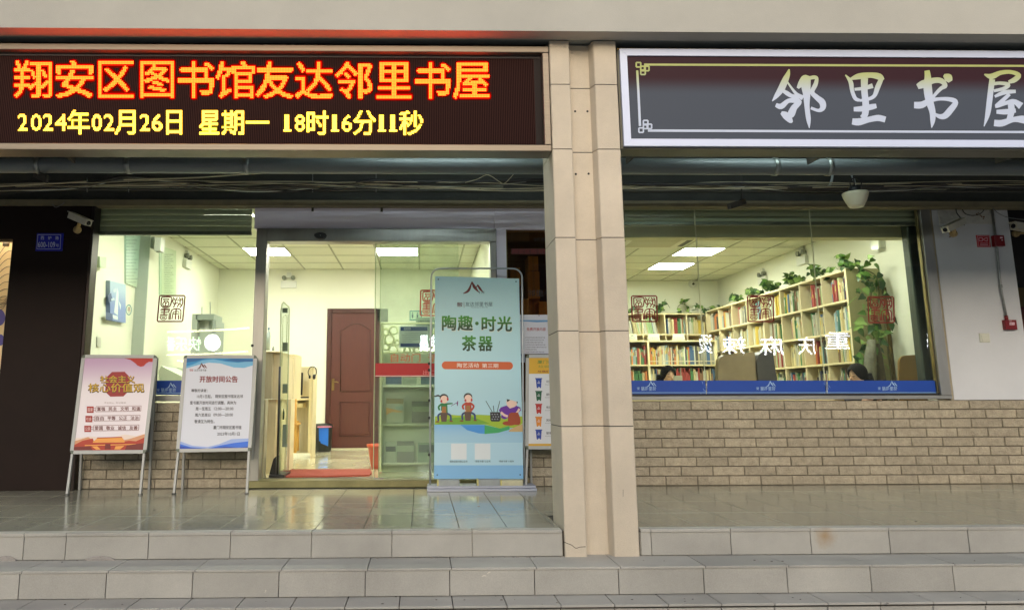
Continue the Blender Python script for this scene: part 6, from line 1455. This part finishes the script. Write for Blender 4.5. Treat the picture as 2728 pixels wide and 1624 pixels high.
obj('guard_bar', MB().box(H(1732, 960, Y=YLo).x, xlo1 - .03, YLo - .006, YLo - .002, z_b[1] + .045, z_b[1] + .058), M('guard_clear', (214, 200, 170), .3), lo)
x1 = H(1729, 960, Y=YLo).x; xl_ = H(1668, 960, Y=YLo).x
fill('y', YLo + .03, xl_ - .25, x1 - .02, z_b[1], z_b[0] - z_b[1] - .02, .18, 'upper tier of low shelf, left bay', True, cset=[11, 5, 0, 4, 14, 8, 3, 4], hr=(.62, .85))
fill('y', YLo + .03, x1 + .016, xlo1 - .02, z_b[1], z_b[0] - z_b[1] - .02, .18, 'upper tier of low shelf, right bay', True, hr=(.62, .88), thr=(.012, .026))
fill('y', YLo + .03, xl_ - .25, x1 - .02, z_b[2], z_b[1] - z_b[2] - .04, .18, 'lower tier of low shelf, left bay', False, cset=[11, 7, 2, 5, 0, 8], hr=(.6, .95))
fill('y', YLo + .03, x1 + .016, xlo1 - .02, z_b[2], z_b[1] - z_b[2] - .04, .18, 'lower tier of low shelf, right bay', False, cset=[2, 0, 3, 10, 5, 4, 6, 13], hr=(.6, .95), thr=(.012, .026))
# rear shelf on the wall
YRr = 12.86
zr = [H(1780, 834, Y=YRr).z, H(1780, 889, Y=YRr).z, 0]; zr[2] = zr[1] - .33
rb = thing('rear_bookshelf', 'oak bookshelf against the rear wall behind the low shelf', 'bookshelf', (3.4, YRr, zfl))
for z in zr + [zr[2] - .33]: obj('shelf_board', MB().box(1.76, 4.785, YRr, YKR - .01, z - .02, z), oakedge, rb)
for u in (1772, 1712, 1830, 1889): x = H(u, 860, Y=YRr).x; obj('upright', MB().box(x - .01, x + .01, YRr + .0005, YKR - .02, zfl, zr[0] - .0205), oak, rb)
obj('back_board', MB().box(1.76, 4.785, YKR - .019, YKR - .011, zfl, zr[0]), M('oak_shadow_board'), rb)
ua = [H(u, 860, Y=YRr).x for u in (1668, 1765, 1776, 1829, 1834, 1884)]
fill('y', YRr + .03, ua[0], ua[1] - .06, zr[1], zr[0] - zr[1] - .03, .18, 'rear wall shelf behind the seal', False, lean=-.16, cset=[0, 14, 11, 2, 10, 15, 0])
fill('y', YRr + .03, ua[2] + .02, ua[3] - .01, zr[1], zr[0] - zr[1] - .03, .18, 'the rear wall shelf, middle bay', False)
fill('y', YRr + .03, ua[4] + .02, ua[5] - .02, zr[1], zr[0] - zr[1] - .03, .18, 'the rear wall shelf, right bay', False)
rest = MB(); mats_ = []
for i, m in restmb.items():
    if not m.v: continue
    b = len(rest.v); rest.v += m.v; rest.f += [[j + b for j in f] for f in m.f]; rest.mi += [len(mats_)] * len(m.f); rest.sm += m.sm; mats_.append(BM[i])
if rest.v: o = obj('far_books', rest, mats_, kind='stuff'); o['label'] = 'remaining small books in the far bays of the shelves'
# white name cards on the low shelf
for k, (u0, u1, lab) in enumerate(((1670, 1698, 'white shelf card with a mountain mark at the left of the low shelf'), (1725, 1758, 'white shelf card in the middle of the low shelf top'), (1791, 1825, 'white shelf card at the right of the low shelf top'))):
    t = pthing('shelf_card', lab, 'sign', (u0 + u1) / 2, 905.5, YLo + .05, 'white cards on the low shelf')
    P4 = [H(u, v, Y=YLo + .05) for u, v in ((u0, 905), (u0 + 2, 889), (u1 - 2, 889 + (k == 0) * 0), (u1, 905))]; obj('card', MB().prism(P4, (0, .01, 0)), M('card_white', (222, 222, 200), .6), t)
    mb = MB(); pc = PY(YLo + .05); put(mb, pc, '安静阅读', (u0 + 6, 898, u1 - 6, 902), off=.001); peaks(mb, pc, (u0 + u1) / 2, 893.5, 4, off=.001, w=.2) if k == 0 else None; obj('lettering', mb, flatm((120, 140, 130)), t, recalc=False)
t = pthing('dome_camera', 'small white dome camera high on the rear wall of the right room', 'camera', 1845, 757, YKR - .02); q = H(1845, 756, Y=YKR - .04); obj('dome_base', MB().lathe(q, [(0, -.05), (.06, -.04), (.075, 0), (.07, .03), (0, .035)], 20, rot=Euler((math.pi / 2, 0, 0)).to_matrix()), white, t); obj('lens', MB().lathe(q + Vector((0, -.04, -.005)), [(0, -.02), (.02, -.01), (.02, .01), (0, .02)], 12, rot=Euler((math.pi / 2, 0, 0)).to_matrix()), black, t)
t = thing('emergency_light', 'white spotlight box high on the right wall above the vine', 'emergency light', tuple(H(2345, 664, X=XIR))); P4 = [H(u, v, X=XIR - .001) for u, v in ((2330, 632), (2358, 630), (2360, 660), (2332, 662))]; obj('housing', MB().prism(P4, (-.06, 0, 0)), white, t)
P4 = [H(u, v, X=XIR - .07) for u, v in ((2326, 640), (2344, 636), (2346, 662), (2328, 666))]; obj('reflector', MB().prism(P4, (-.02, 0, 0)), M('reflector_pale', (222, 226, 210), .15), t)

# ------------------------------------------------------------------ plants
leafm = [M('pothos_green', (74, 110, 44), .4, rand=.3), M('pothos_pale', (128, 158, 84), .4, rand=.2), M('pothos_dark', (44, 76, 36), .4, rand=.25)]
stemm = M('vine_stem', (78, 86, 44), .6); potw = M('white_pot', (206, 206, 196), .4)
def heart(c, ax_, nrm, s):
    """heart shaped, folded leaf: 14 faces"""
    ax_ = ax_.normalized(); sd_ = ax_.cross(nrm).normalized(); nrm = sd_.cross(ax_).normalized()
    prof = [(-.12, .0), (-.22, .22), (-.1, .42), (.2, .46), (.55, .3), (.85, .1), (1.05, 0)]
    vs = []; 
    for a, w in prof: 
        dz = -.28 * max(0, a) ** 2 * s
        vs += [c + ax_ * a * s + sd_ * w * s + nrm * (w * .28 * s + dz), c + ax_ * a * s + nrm * dz, c + ax_ * a * s - sd_ * w * s + nrm * (w * .28 * s + dz)]
    fs = []
    for i in range(len(prof) - 1): b = i * 3; fs += [(b, b + 1, b + 4, b + 3), (b + 1, b + 2, b + 5, b + 4)]
    return vs, fs
def rv(): return Vector((R.uniform(-1, 1), R.uniform(-1, 1), R.uniform(-1, 1)))
def addleaf(parent, p, s, m, dirv=None):
    d = (dirv or Vector((R.uniform(-1, 1), R.uniform(-1, .4), R.uniform(-1, .5)))).normalized(); nrm = (Vector((0, -1, .5)) + rv() * .6).normalized()
    vs, fs = heart(p, d, nrm, s); mb = MB(); mb.smooth = True; mb.add(vs, fs); return obj('leaf', mb, m, parent, recalc=False)
def vine(label, base, path, nleaf, smin, smax, pot=True, up=.5):
    t = thing('potted_vine', label, 'plant', tuple(base), 'pothos vines on the shelves')
    if pot: obj('pot', MB().lathe(base, [(0, 0), (.045, 0), (.06, .09), (.064, .09), (.064, .105), (.055, .105), (.052, .08), (0, .08)], 16), potw, t)
    obj('stem', MB().tube([Vector(q) for q in catmull([tuple(p) for p in path], 5)], .004, 5), stemm, t)
    pts = [Vector(q) for q in catmull([tuple(p) for p in path], 12)]
    for k in range(nleaf):
        q = pts[int(R.random() * (len(pts) - 1))] + rv() * smax * .55; d = Vector((R.uniform(-1, 1), R.uniform(-1, .3), R.uniform(-1, .4) + up))
        addleaf(t, q, R.uniform(smin, smax), R.choice(leafm), d)
    return t
zt2 = ztp + .001
tops = [('small vine on the wall shelf top, nearest the window', 8.75), ('second small vine along the wall shelf top from the window', 9.4), ('vine on the wall shelf top above the right window seam', 10.0), ('vine on the wall shelf top beyond the right seam', 10.7), ('vine on the wall shelf top near the farther emergency light', 11.3), ('vine on the wall shelf top near the rear corner', 11.9)]
for k, (lb, y) in enumerate(tops):
    b = Vector((XSF + .14, y, zt2)); vine(lb, b, [b + Vector((0, 0, .1)), b + Vector((-.08, -.1, .13)), b + Vector((-.1, -.28, .05)), b + Vector((-.08, -.5, .04))], 44 if k < 4 else 30, .04, .085, k in (0, 2, 4), .35)
for k, (u, lb) in enumerate(((1673, 'dark plant at the left end of the rear shelf top'), (1765, 'leafy plant right of the first seal on the rear shelf top'), (1812, 'small upright plant in the middle of the rear shelf top'), (1850, 'plant beside the white house model on the rear shelf top'), (1882, 'plant behind the left seam on the rear shelf top'), (1908, 'trailing plant in the rear corner of the shelves'))):
    x = H(u, 830, Y=YRr + .12).x; b = Vector((x, YRr + .12, zr[0] + .001)); h = (.06, .2, .18, .12, .1, .08)[k]
    vine(lb, b, [b + Vector((0, 0, .05)), b + Vector((-.05, -.03, h * .6)), b + Vector((.04, -.05, h)), b + Vector((.12, -.03, h * .5))], (9, 14, 10, 9, 10, 14)[k], .05, .10, False, .5)
t = pthing('model_house', 'tiny white house model on the rear shelf top', 'ornament', 1851, 830, YRr + .05); q = [H(u, v, Y=YRr + .05) for u, v in ((1838, 831), (1838, 823), (1844, 820), (1850, 815), (1856, 820), (1864, 823), (1864, 831))]; obj('house_body', MB().prism(q, (0, .06, 0)), potw, t)
W(t, PY(YRr + .05), flatm((130, 136, 128)), [('友达书屋', 1842, 824, 1861, 829)], None, .001)
# the big hanging vine at the shelf end
HV = [(2300, 716), (2312, 742), (2322, 770), (2318, 812), (2330, 850), (2328, 892), (2326, 930), (2312, 965), (2300, 1000)]
Yv = YN - .16
hv = thing('hanging_vine', 'large leafy pothos vine hanging down the window end of the wall shelf', 'plant', (XSF + .15, YN, ztp))
obj('stem', MB().tube([H(u, v, Y=Yv) for u, v in catmull(HV, 4)], .006, 6), stemm, hv)
obj('stem', MB().tube([H(u, v, Y=Yv - .05) for u, v in catmull([(2300, 716), (2334, 735), (2342, 780), (2330, 850)], 4)], .005, 6), stemm, hv)
obj('pot', MB().lathe((XSF + .12, YN + .12, ztp + .001), [(0, 0), (.05, 0), (.065, .1), (.06, .1), (.05, .02), (0, .02)], 16), potw, hv)
big = [(2313, 700, .13, 0), (2300, 712, .12, 0), (2285, 708, .12, 2), (2326, 690, .11, 0), (2332, 706, .13, 0), (2314, 685, .10, 1), (2270, 708, .10, 0), (2345, 730, .12, 2), (2347, 752, .15, 2), (2338, 748, .12, 0), (2303, 730, .13, 0), (2316, 752, .11, 2), (2294, 775, .15, 0), (2300, 788, .13, 2), (2310, 772, .12, 0), (2325, 765, .10, 0),
       (2293, 742, .10, 1), (2300, 812, .09, 1), (2384, 850, .16, 2), (2372, 862, .14, 2), (2300, 856, .20, 1), (2290, 866, .16, 1), (2324, 872, .15, 2), (2330, 884, .15, 0), (2342, 890, .16, 1), (2345, 902, .14, 0), (2310, 900, .15, 1), (2318, 915, .16, 1), (2325, 918, .15, 1), (2352, 912, .12, 2), (2290, 880, .13, 0), (2286, 945, .12, 0), (2278, 950, .12, 2), (2292, 936, .13, 2), (2296, 960, .12, 0),
       (2284, 962, .12, 1), (2337, 968, .12, 1), (2334, 975, .11, 1), (2322, 1003, .10, 1), (2328, 1008, .09, 0), (2300, 922, .14, 2), (2282, 900, .1, 0), (2345, 930, .10, 2), (2268, 700, .08, 0), (2250, 704, .1, 0), (2244, 714, .08, 2), (2215, 716, .09, 0), (2228, 714, .08, 0)]
for u, v, s, mi in big: addleaf(hv, H(u, v, Y=Yv + R.uniform(-.12, .02)), s * .62, leafm[mi], Vector((R.uniform(-.8, .8), -.25, R.uniform(-1, .1))))
for k in range(90):
    j = R.random() * (len(HV) - 1); i = int(j); u = HV[i][0] + (HV[i + 1][0] - HV[i][0]) * (j - i) + R.gauss(0, 17); v = HV[i][1] + (HV[i + 1][1] - HV[i][1]) * (j - i) + R.uniform(-14, 14)
    addleaf(hv, H(u, v, Y=Yv + R.uniform(-.12, .08)), R.uniform(.04, .085), R.choice(leafm), Vector((R.uniform(-1, 1), R.uniform(-.8, .2), R.uniform(-1, .2))))
for pts in ([(2282, 790), (2265, 805), (2255, 822)], [(2310, 862), (2284, 868), (2262, 874)], [(2352, 968), (2362, 972), (2368, 982)]): obj('stem', MB().tube([H(u, v, Y=Yv - .1) for u, v in catmull(pts, 4)], .004, 5), leafm[1], hv)
t = thing('tree_trunk_column', 'rough grey brown trunk standing behind the hanging vine', 'trunk', tuple(H(2330, 1013, Y=Yv + .1)))
trk = M('bark', (84, 78, 62), .95, var=.3, scale=14, bump=1, bscale=40)
obj('trunk', MB().tube([H(2318, 1090, Y=8.2), H(2316, 1010, Y=8.2), H(2318, 960, Y=8.2), H(2322, 905, Y=8.2)], [.07, .066, .06, .04], 12), M('bark_grey', (120, 120, 104), .95, var=.3, scale=10, bump=1, bscale=40), t)
obj('trunk', MB().tube([H(2350, 1090, Y=8.24), H(2346, 1010, Y=8.24), H(2340, 955, Y=8.24), H(2335, 915, Y=8.24)], [.055, .052, .045, .03], 12), trk, t)

# ------------------------------------------------------------------ seats and readers
def seatback(name, label, cat, pts, Y, d, m, z_to=zfl):
    q = [H(u, v, Y=Y) for u, v in pts]; t = thing(name, label, cat, tuple((q[0].x, Y, zfl)))
    lo_ = [Vector((q[-1].x, Y, zfl + .42)), Vector((q[0].x, Y, zfl + .42))]
    obj('backrest', MB().prism(q + lo_, (0, d, 0)), m, t); x0, x1 = sorted((q[0].x, q[-1].x))
    obj('seat', MB().cbox(x0, x1, Y - .42, Y - .001, zfl + .36, zfl + .44, .01), m, t)
    for x in (x0 + .03, x1 - .03):
        for y in (Y - .4, Y + .0): obj('leg', MB().tube([(x, y, zfl), (x, y, zfl + .36)], .016, 8), M('orange_pine'), t)
    return t
arc_ = lambda cx, cy, r, a0, a1, n=6: [(cx + r * math.cos(math.radians(a0 + (a1 - a0) * k / n)), cy + r * math.sin(math.radians(a0 + (a1 - a0) * k / n))) for k in range(n + 1)]
sofa = seatback('reading_sofa', 'taupe high backed reading sofa with a dark end behind the wide window', 'sofa', [(1913, 1020)] + arc_(1937, 966, 22, 180, 270) + [(1980, 940), (2010, 936), (2020, 1020)], 8.9, .1, M('taupe_leather', (124, 110, 88), .45, var=.12, scale=5))
q = [H(u, v, Y=8.86) for u, v in ((2021, 1020), (2016, 960), (2022, 944), (2034, 935), (2056, 936), (2061, 950), (2071, 1020))]; obj('end_wing', MB().prism(q + [Vector((q[-1].x, 8.86, zfl)), Vector((q[0].x, 8.86, zfl))], (0, .5, 0)), M('slate_leather', (66, 64, 66), .4, var=.15, scale=6), sofa)
seatback('wooden_chair', 'curved tan plywood chair back at the right end of the wide window', 'chair', [(2395, 1020)] + arc_(2415, 965, 19, 180, 270) + [(2450, 944), (2480, 941), (2484, 1020)], 7.9, .03, M('tan_plywood', (150, 118, 68), .4, var=.08, scale=4, stretch=(3, 3, .8)))
tb = thing('reading_table', 'pale oak reading table behind the blue film strip', 'table', (3.6, 8.3, zfl)); obj('table_top', MB().cbox(2.2, 4.3, 8.05, 8.55, .76, .79, .004), oakedge, tb)
for x in (2.25, 4.25):
    for y in (8.1, 8.5): obj('leg', MB().box(x - .02, x + .02, y - .02, y + .02, zfl, .7595), oak, tb)
skin = M('skin', (206, 166, 138), .55); hairb = M('black_hair', (16, 13, 13), .75, spec=.15)
def person(label, cu, cv, Y, shirt, turn=0, look=.5, scale=1.0):
    """seated reader; (cu, cv) = pixel of the crown"""
    top = H(cu, cv, Y=Y); hz = top.z; x, y = top.x, top.y
    t = thing('person', label, 'person', (x, y, zfl))
    me = bpy.data.meshes.new('body'); bm = bmesh.new()
    f = Vector((math.sin(turn), -math.cos(turn), 0)); s = Vector((math.cos(turn), math.sin(turn), 0)); o = Vector((x, y, zfl))
    hip = Vector((0, 0, .5)); sh = hz - zfl - .33
    J = {'pel': (hip, .13), 'waist': (Vector((0, 0, .62)), .115), 'chest': (Vector((0, 0, sh - .08)) , .125), 'neck0': (Vector((0, 0, sh + .02)), .06), 'neck': (Vector((0, 0, sh + .09)) + f * .02, .048)}
    def V(p): return bm.verts.new(p - Vector((0, 0, 0)))
    vs = {}; rad = []
    def add(n, p, r, par=None):
        v = bm.verts.new(p); vs[n] = v; rad.append(r)
        if par: bm.edges.new((vs[par], v))
    add('pel', hip, .13); add('waist', Vector((0, 0, .64)), .11, 'pel'); add('chest', Vector((0, 0, sh - .08)), .125, 'waist'); add('neck0', Vector((0, 0, sh + .02)), .06, 'chest'); add('neck', Vector((0, 0, sh + .08)) + f * .02, .046, 'neck0')
    add('jaw', Vector((0, 0, sh + .13)) + f * .045, .062, 'neck'); add('skull', Vector((0, 0, sh + .215)) + f * .04, .082, 'jaw'); add('crown', Vector((0, 0, sh + .275)) + f * .03, .055, 'skull')
    for k in (-1, 1):
        add('s%d' % k, Vector((0, 0, sh - .03)) + s * k * .16, .055, 'chest'); add('e%d' % k, Vector((0, 0, sh - .28)) + s * k * .21 + f * .06, .042, 's%d' % k); add('w%d' % k, Vector((0, 0, sh - .30)) + s * k * .08 + f * .28, .03, 'e%d' % k)
        add('k%d' % k, Vector((0, 0, .48)) + s * k * .12 + f * .42, .07, 'pel'); add('a%d' % k, Vector((0, 0, .08)) + s * k * .12 + f * .44, .045, 'k%d' % k); add('t%d' % k, Vector((0, 0, .04)) + s * k * .12 + f * .6, .035, 'a%d' % k)
    bm.to_mesh(me); bm.free(); ob = bpy.data.objects.new('body', me); COL.objects.link(ob); ob.parent = t; ORG[ob.name] = ORG[t.name]
    sk = ob.modifiers.new('skin', 'SKIN'); sl_ = me.skin_vertices[0].data if me.skin_vertices else None
    if sl_ is None:
        me.skin_vertices.new() if hasattr(me.skin_vertices, 'new') else None
    for i, r in enumerate(rad):
        me.skin_vertices[0].data[i].radius = (r * scale, r * scale)
    me.skin_vertices[0].data[0].use_root = True
    ob.modifiers.new('sub', 'SUBSURF').levels = 2; ob.modifiers['sub'].render_levels = 2
    me.materials.append(skin)
    hc = o + Vector((0, 0, sh + .215)) + f * .03
    # hair cap
    mb = MB(); n = 20; mb.smooth = True; rings = []
    rx, rz_ = .091 * scale, .1 * scale
    for i in range(9):
        ph = i / 8 * 2.35
        rings.append([])
        for k in range(n):
            a = 2 * math.pi * k / n; d = s * math.cos(a) + f * -math.sin(a)
            front = max(0, -math.sin(a) * -1 * -1)
            p2 = ph * (1 - .5 * max(0, (d.dot(f)) ** 3))
            rings[-1].append(hc + d * rx * math.sin(p2) * (1.05 if d.dot(f) < 0 else 1.0) + Vector((0, 0, rz_ * math.cos(p2) + .012)))
    V_ = [q for r_ in rings for q in r_]; mb.add(V_, [(i * n + k, i * n + (k + 1) % n, (i + 1) * n + (k + 1) % n, (i + 1) * n + k) for i in range(8) for k in range(n)])
    obj('hair', mb, hairb, t)
    # long hair falling behind the shoulders
    mb = MB()
    for k in range(-3, 4):
        b = hc - f * .06 + s * k * .026
        mb.tube([b, b - f * .03 + Vector((0, 0, -.1)), b - f * .03 + Vector((0, 0, -.2)) + s * k * .006, b - f * .02 + Vector((0, 0, -.32))], [.034, .036, .032, .014], 8)
    obj('long_hair', mb, hairb, t)
    mb = MB()
    for k in (-1, 1):
        e = hc + f * .0805 + s * k * .033 + Vector((0, 0, -.022))
        mb.tube([e - s * .015, e + f * .003 - Vector((0, 0, .004)), e + s * .015], .0028, 5)
        e2 = e + Vector((0, 0, .022)); mb.tube([e2 - s * .017, e2 + f * .003 + Vector((0, 0, .003)), e2 + s * .017], .0026, 5)
    obj('eyelids_and_brows', mb, hairb, t)
    b = hc + f * .08 + Vector((0, 0, -.03)); obj('nose', MB().tube([b, b + f * .016 - Vector((0, 0, .02)), b + f * .004 - Vector((0, 0, .032))], [.006, .011, .006], 8), skin, t)
    b = hc + f * .078 + Vector((0, 0, -.085)); obj('mouth', MB().tube([b - s * .02, b + f * .004, b + s * .02], .005, 6), M('lips', (150, 80, 72), .5), t)
    # loose top that follows the trunk
    mb = MB(); c0 = o; prof = [(.175, .46), (.16, .6), (.165, sh - .12), (.15, sh - .02), (.10, sh + .03), (.062, sh + .05)]
    mb.lathe(o, [(r_ * (1.15 if z_ < sh else 1), z_) for r_, z_ in prof], 20, sy=.72)
    obj('top', mb, shirt, t)
    return t
person('black haired girl reading with her head bowed, left of the taupe sofa', 1776, 970, 8.7, M('grey_top', (120, 124, 128), .8), turn=.12, scale=.93)
person('black haired reader turned to the left in front of the hanging vine', 2288, 966, 7.95, M('dark_top', (34, 34, 40), .8), turn=-1.35, scale=1.02)
o = pthing('open_book', 'grey paper sheets stood up beside the girl at the table', 'book', 1815, 1013, 8.5); pb_(o, 'pages', 1795, 1000, 1818, 1016, 8.5, 8.51, M('paper_grey', (176, 176, 158), .7), .001)
mb = MB()

# ------------------------------------------------------------------ across the street (seen only mirrored in the glass)
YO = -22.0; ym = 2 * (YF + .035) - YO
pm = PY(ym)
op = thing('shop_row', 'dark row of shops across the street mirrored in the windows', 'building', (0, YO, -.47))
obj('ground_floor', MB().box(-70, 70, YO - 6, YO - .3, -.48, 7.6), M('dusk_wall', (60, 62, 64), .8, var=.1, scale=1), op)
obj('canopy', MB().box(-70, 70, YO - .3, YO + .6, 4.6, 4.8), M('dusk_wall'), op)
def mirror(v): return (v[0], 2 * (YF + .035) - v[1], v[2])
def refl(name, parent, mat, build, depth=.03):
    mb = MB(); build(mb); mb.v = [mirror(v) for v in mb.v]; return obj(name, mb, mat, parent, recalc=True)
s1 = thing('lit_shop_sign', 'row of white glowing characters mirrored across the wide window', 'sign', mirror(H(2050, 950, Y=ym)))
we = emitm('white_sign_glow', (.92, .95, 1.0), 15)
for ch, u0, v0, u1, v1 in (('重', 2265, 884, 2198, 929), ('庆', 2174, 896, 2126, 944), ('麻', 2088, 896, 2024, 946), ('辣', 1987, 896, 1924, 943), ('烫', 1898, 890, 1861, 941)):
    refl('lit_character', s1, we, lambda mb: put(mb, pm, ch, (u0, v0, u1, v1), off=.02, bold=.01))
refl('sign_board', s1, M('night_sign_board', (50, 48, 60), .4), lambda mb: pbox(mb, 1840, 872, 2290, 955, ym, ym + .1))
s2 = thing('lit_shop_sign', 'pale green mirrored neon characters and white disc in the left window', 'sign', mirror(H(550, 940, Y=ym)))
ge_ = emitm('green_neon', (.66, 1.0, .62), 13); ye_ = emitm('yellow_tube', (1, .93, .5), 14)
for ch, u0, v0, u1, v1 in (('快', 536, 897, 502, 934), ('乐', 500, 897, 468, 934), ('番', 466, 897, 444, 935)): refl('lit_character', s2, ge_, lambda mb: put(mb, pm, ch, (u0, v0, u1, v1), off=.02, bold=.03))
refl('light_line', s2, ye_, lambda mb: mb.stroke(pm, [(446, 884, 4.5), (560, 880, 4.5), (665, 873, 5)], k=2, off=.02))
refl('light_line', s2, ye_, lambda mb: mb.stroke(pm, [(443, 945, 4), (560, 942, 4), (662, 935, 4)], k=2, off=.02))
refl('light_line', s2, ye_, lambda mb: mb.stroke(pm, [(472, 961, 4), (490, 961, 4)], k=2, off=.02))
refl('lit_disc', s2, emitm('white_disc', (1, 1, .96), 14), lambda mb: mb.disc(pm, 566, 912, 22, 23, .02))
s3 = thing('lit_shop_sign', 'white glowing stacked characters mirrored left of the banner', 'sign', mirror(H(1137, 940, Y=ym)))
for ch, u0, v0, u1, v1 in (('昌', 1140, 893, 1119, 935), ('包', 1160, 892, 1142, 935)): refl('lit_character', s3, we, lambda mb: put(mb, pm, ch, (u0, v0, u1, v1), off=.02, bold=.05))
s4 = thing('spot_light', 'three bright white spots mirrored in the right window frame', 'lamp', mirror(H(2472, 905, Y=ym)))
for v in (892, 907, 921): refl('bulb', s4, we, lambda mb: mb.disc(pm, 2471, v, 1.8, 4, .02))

# small litter and scuffs on the steps
mb = MB()
for u, v, zz_ in ((1193, 1477, Z1), (1216, 1480, Z1), (1258, 1481, Z1)):
    p = H(u, v, Z=zz_); mb.tube([p + Vector((-.012, 0, .004)), p + Vector((.012, .004, .004))], .0035, 6)
    o = obj('paper_scrap', mb, M('paper_white', (206, 200, 186), .8)); tag(o, {1193: 'white paper scrap under the first step, leftmost of three', 1216: 'tiny white scrap under the first step, middle of three', 1258: 'white scrap under the first step nearest the pillar'}[u], 'litter', 'scraps under the first step'); mb = MB()
mb = MB(); pst = PL((0, 4.66, 0), (0, -1, 0))
for pts in ([(1283, 1535, 1), (1289, 1532, 3), (1296, 1533, 1.2)], [(1298, 1527, 1.2), (1303, 1523, 3), (1308, 1522, 1)], [(706, 1578, 1), (708, 1570, 1.6), (709, 1574, .6)]): mb.stroke(pst, pts, off=.001)
obj('paint_scuff', mb, M('paper_white'), bpy.data.objects['middle_step'], recalc=False, kind='stuff')
mb = MB()
for k in range(60):
    u = R.uniform(0, 2728); v, Z_ = R.choice([(R.uniform(1490, 1503), Z1), (R.uniform(1585, 1610), Z2), (R.uniform(1300, 1400), 0)])
    p = H(u, v, Z=Z_); s_ = R.uniform(.0015, .006)
    if Z_ == 0 and PXL - .1 < p.x < PXR + .1 and p.y < 5.5: continue
    mb.lathe((p.x, p.y, Z_ + .0008), [(0, 0), (s_ * R.uniform(1, 2.4), 0), (s_ * .6, s_ * .5), (0, s_ * .5)], 6, sy=R.uniform(.4, 1))
obj('grit', mb, M('dark_grit', (96, 90, 82), .9), kind='stuff')
bpy.data.objects.remove(_fo)
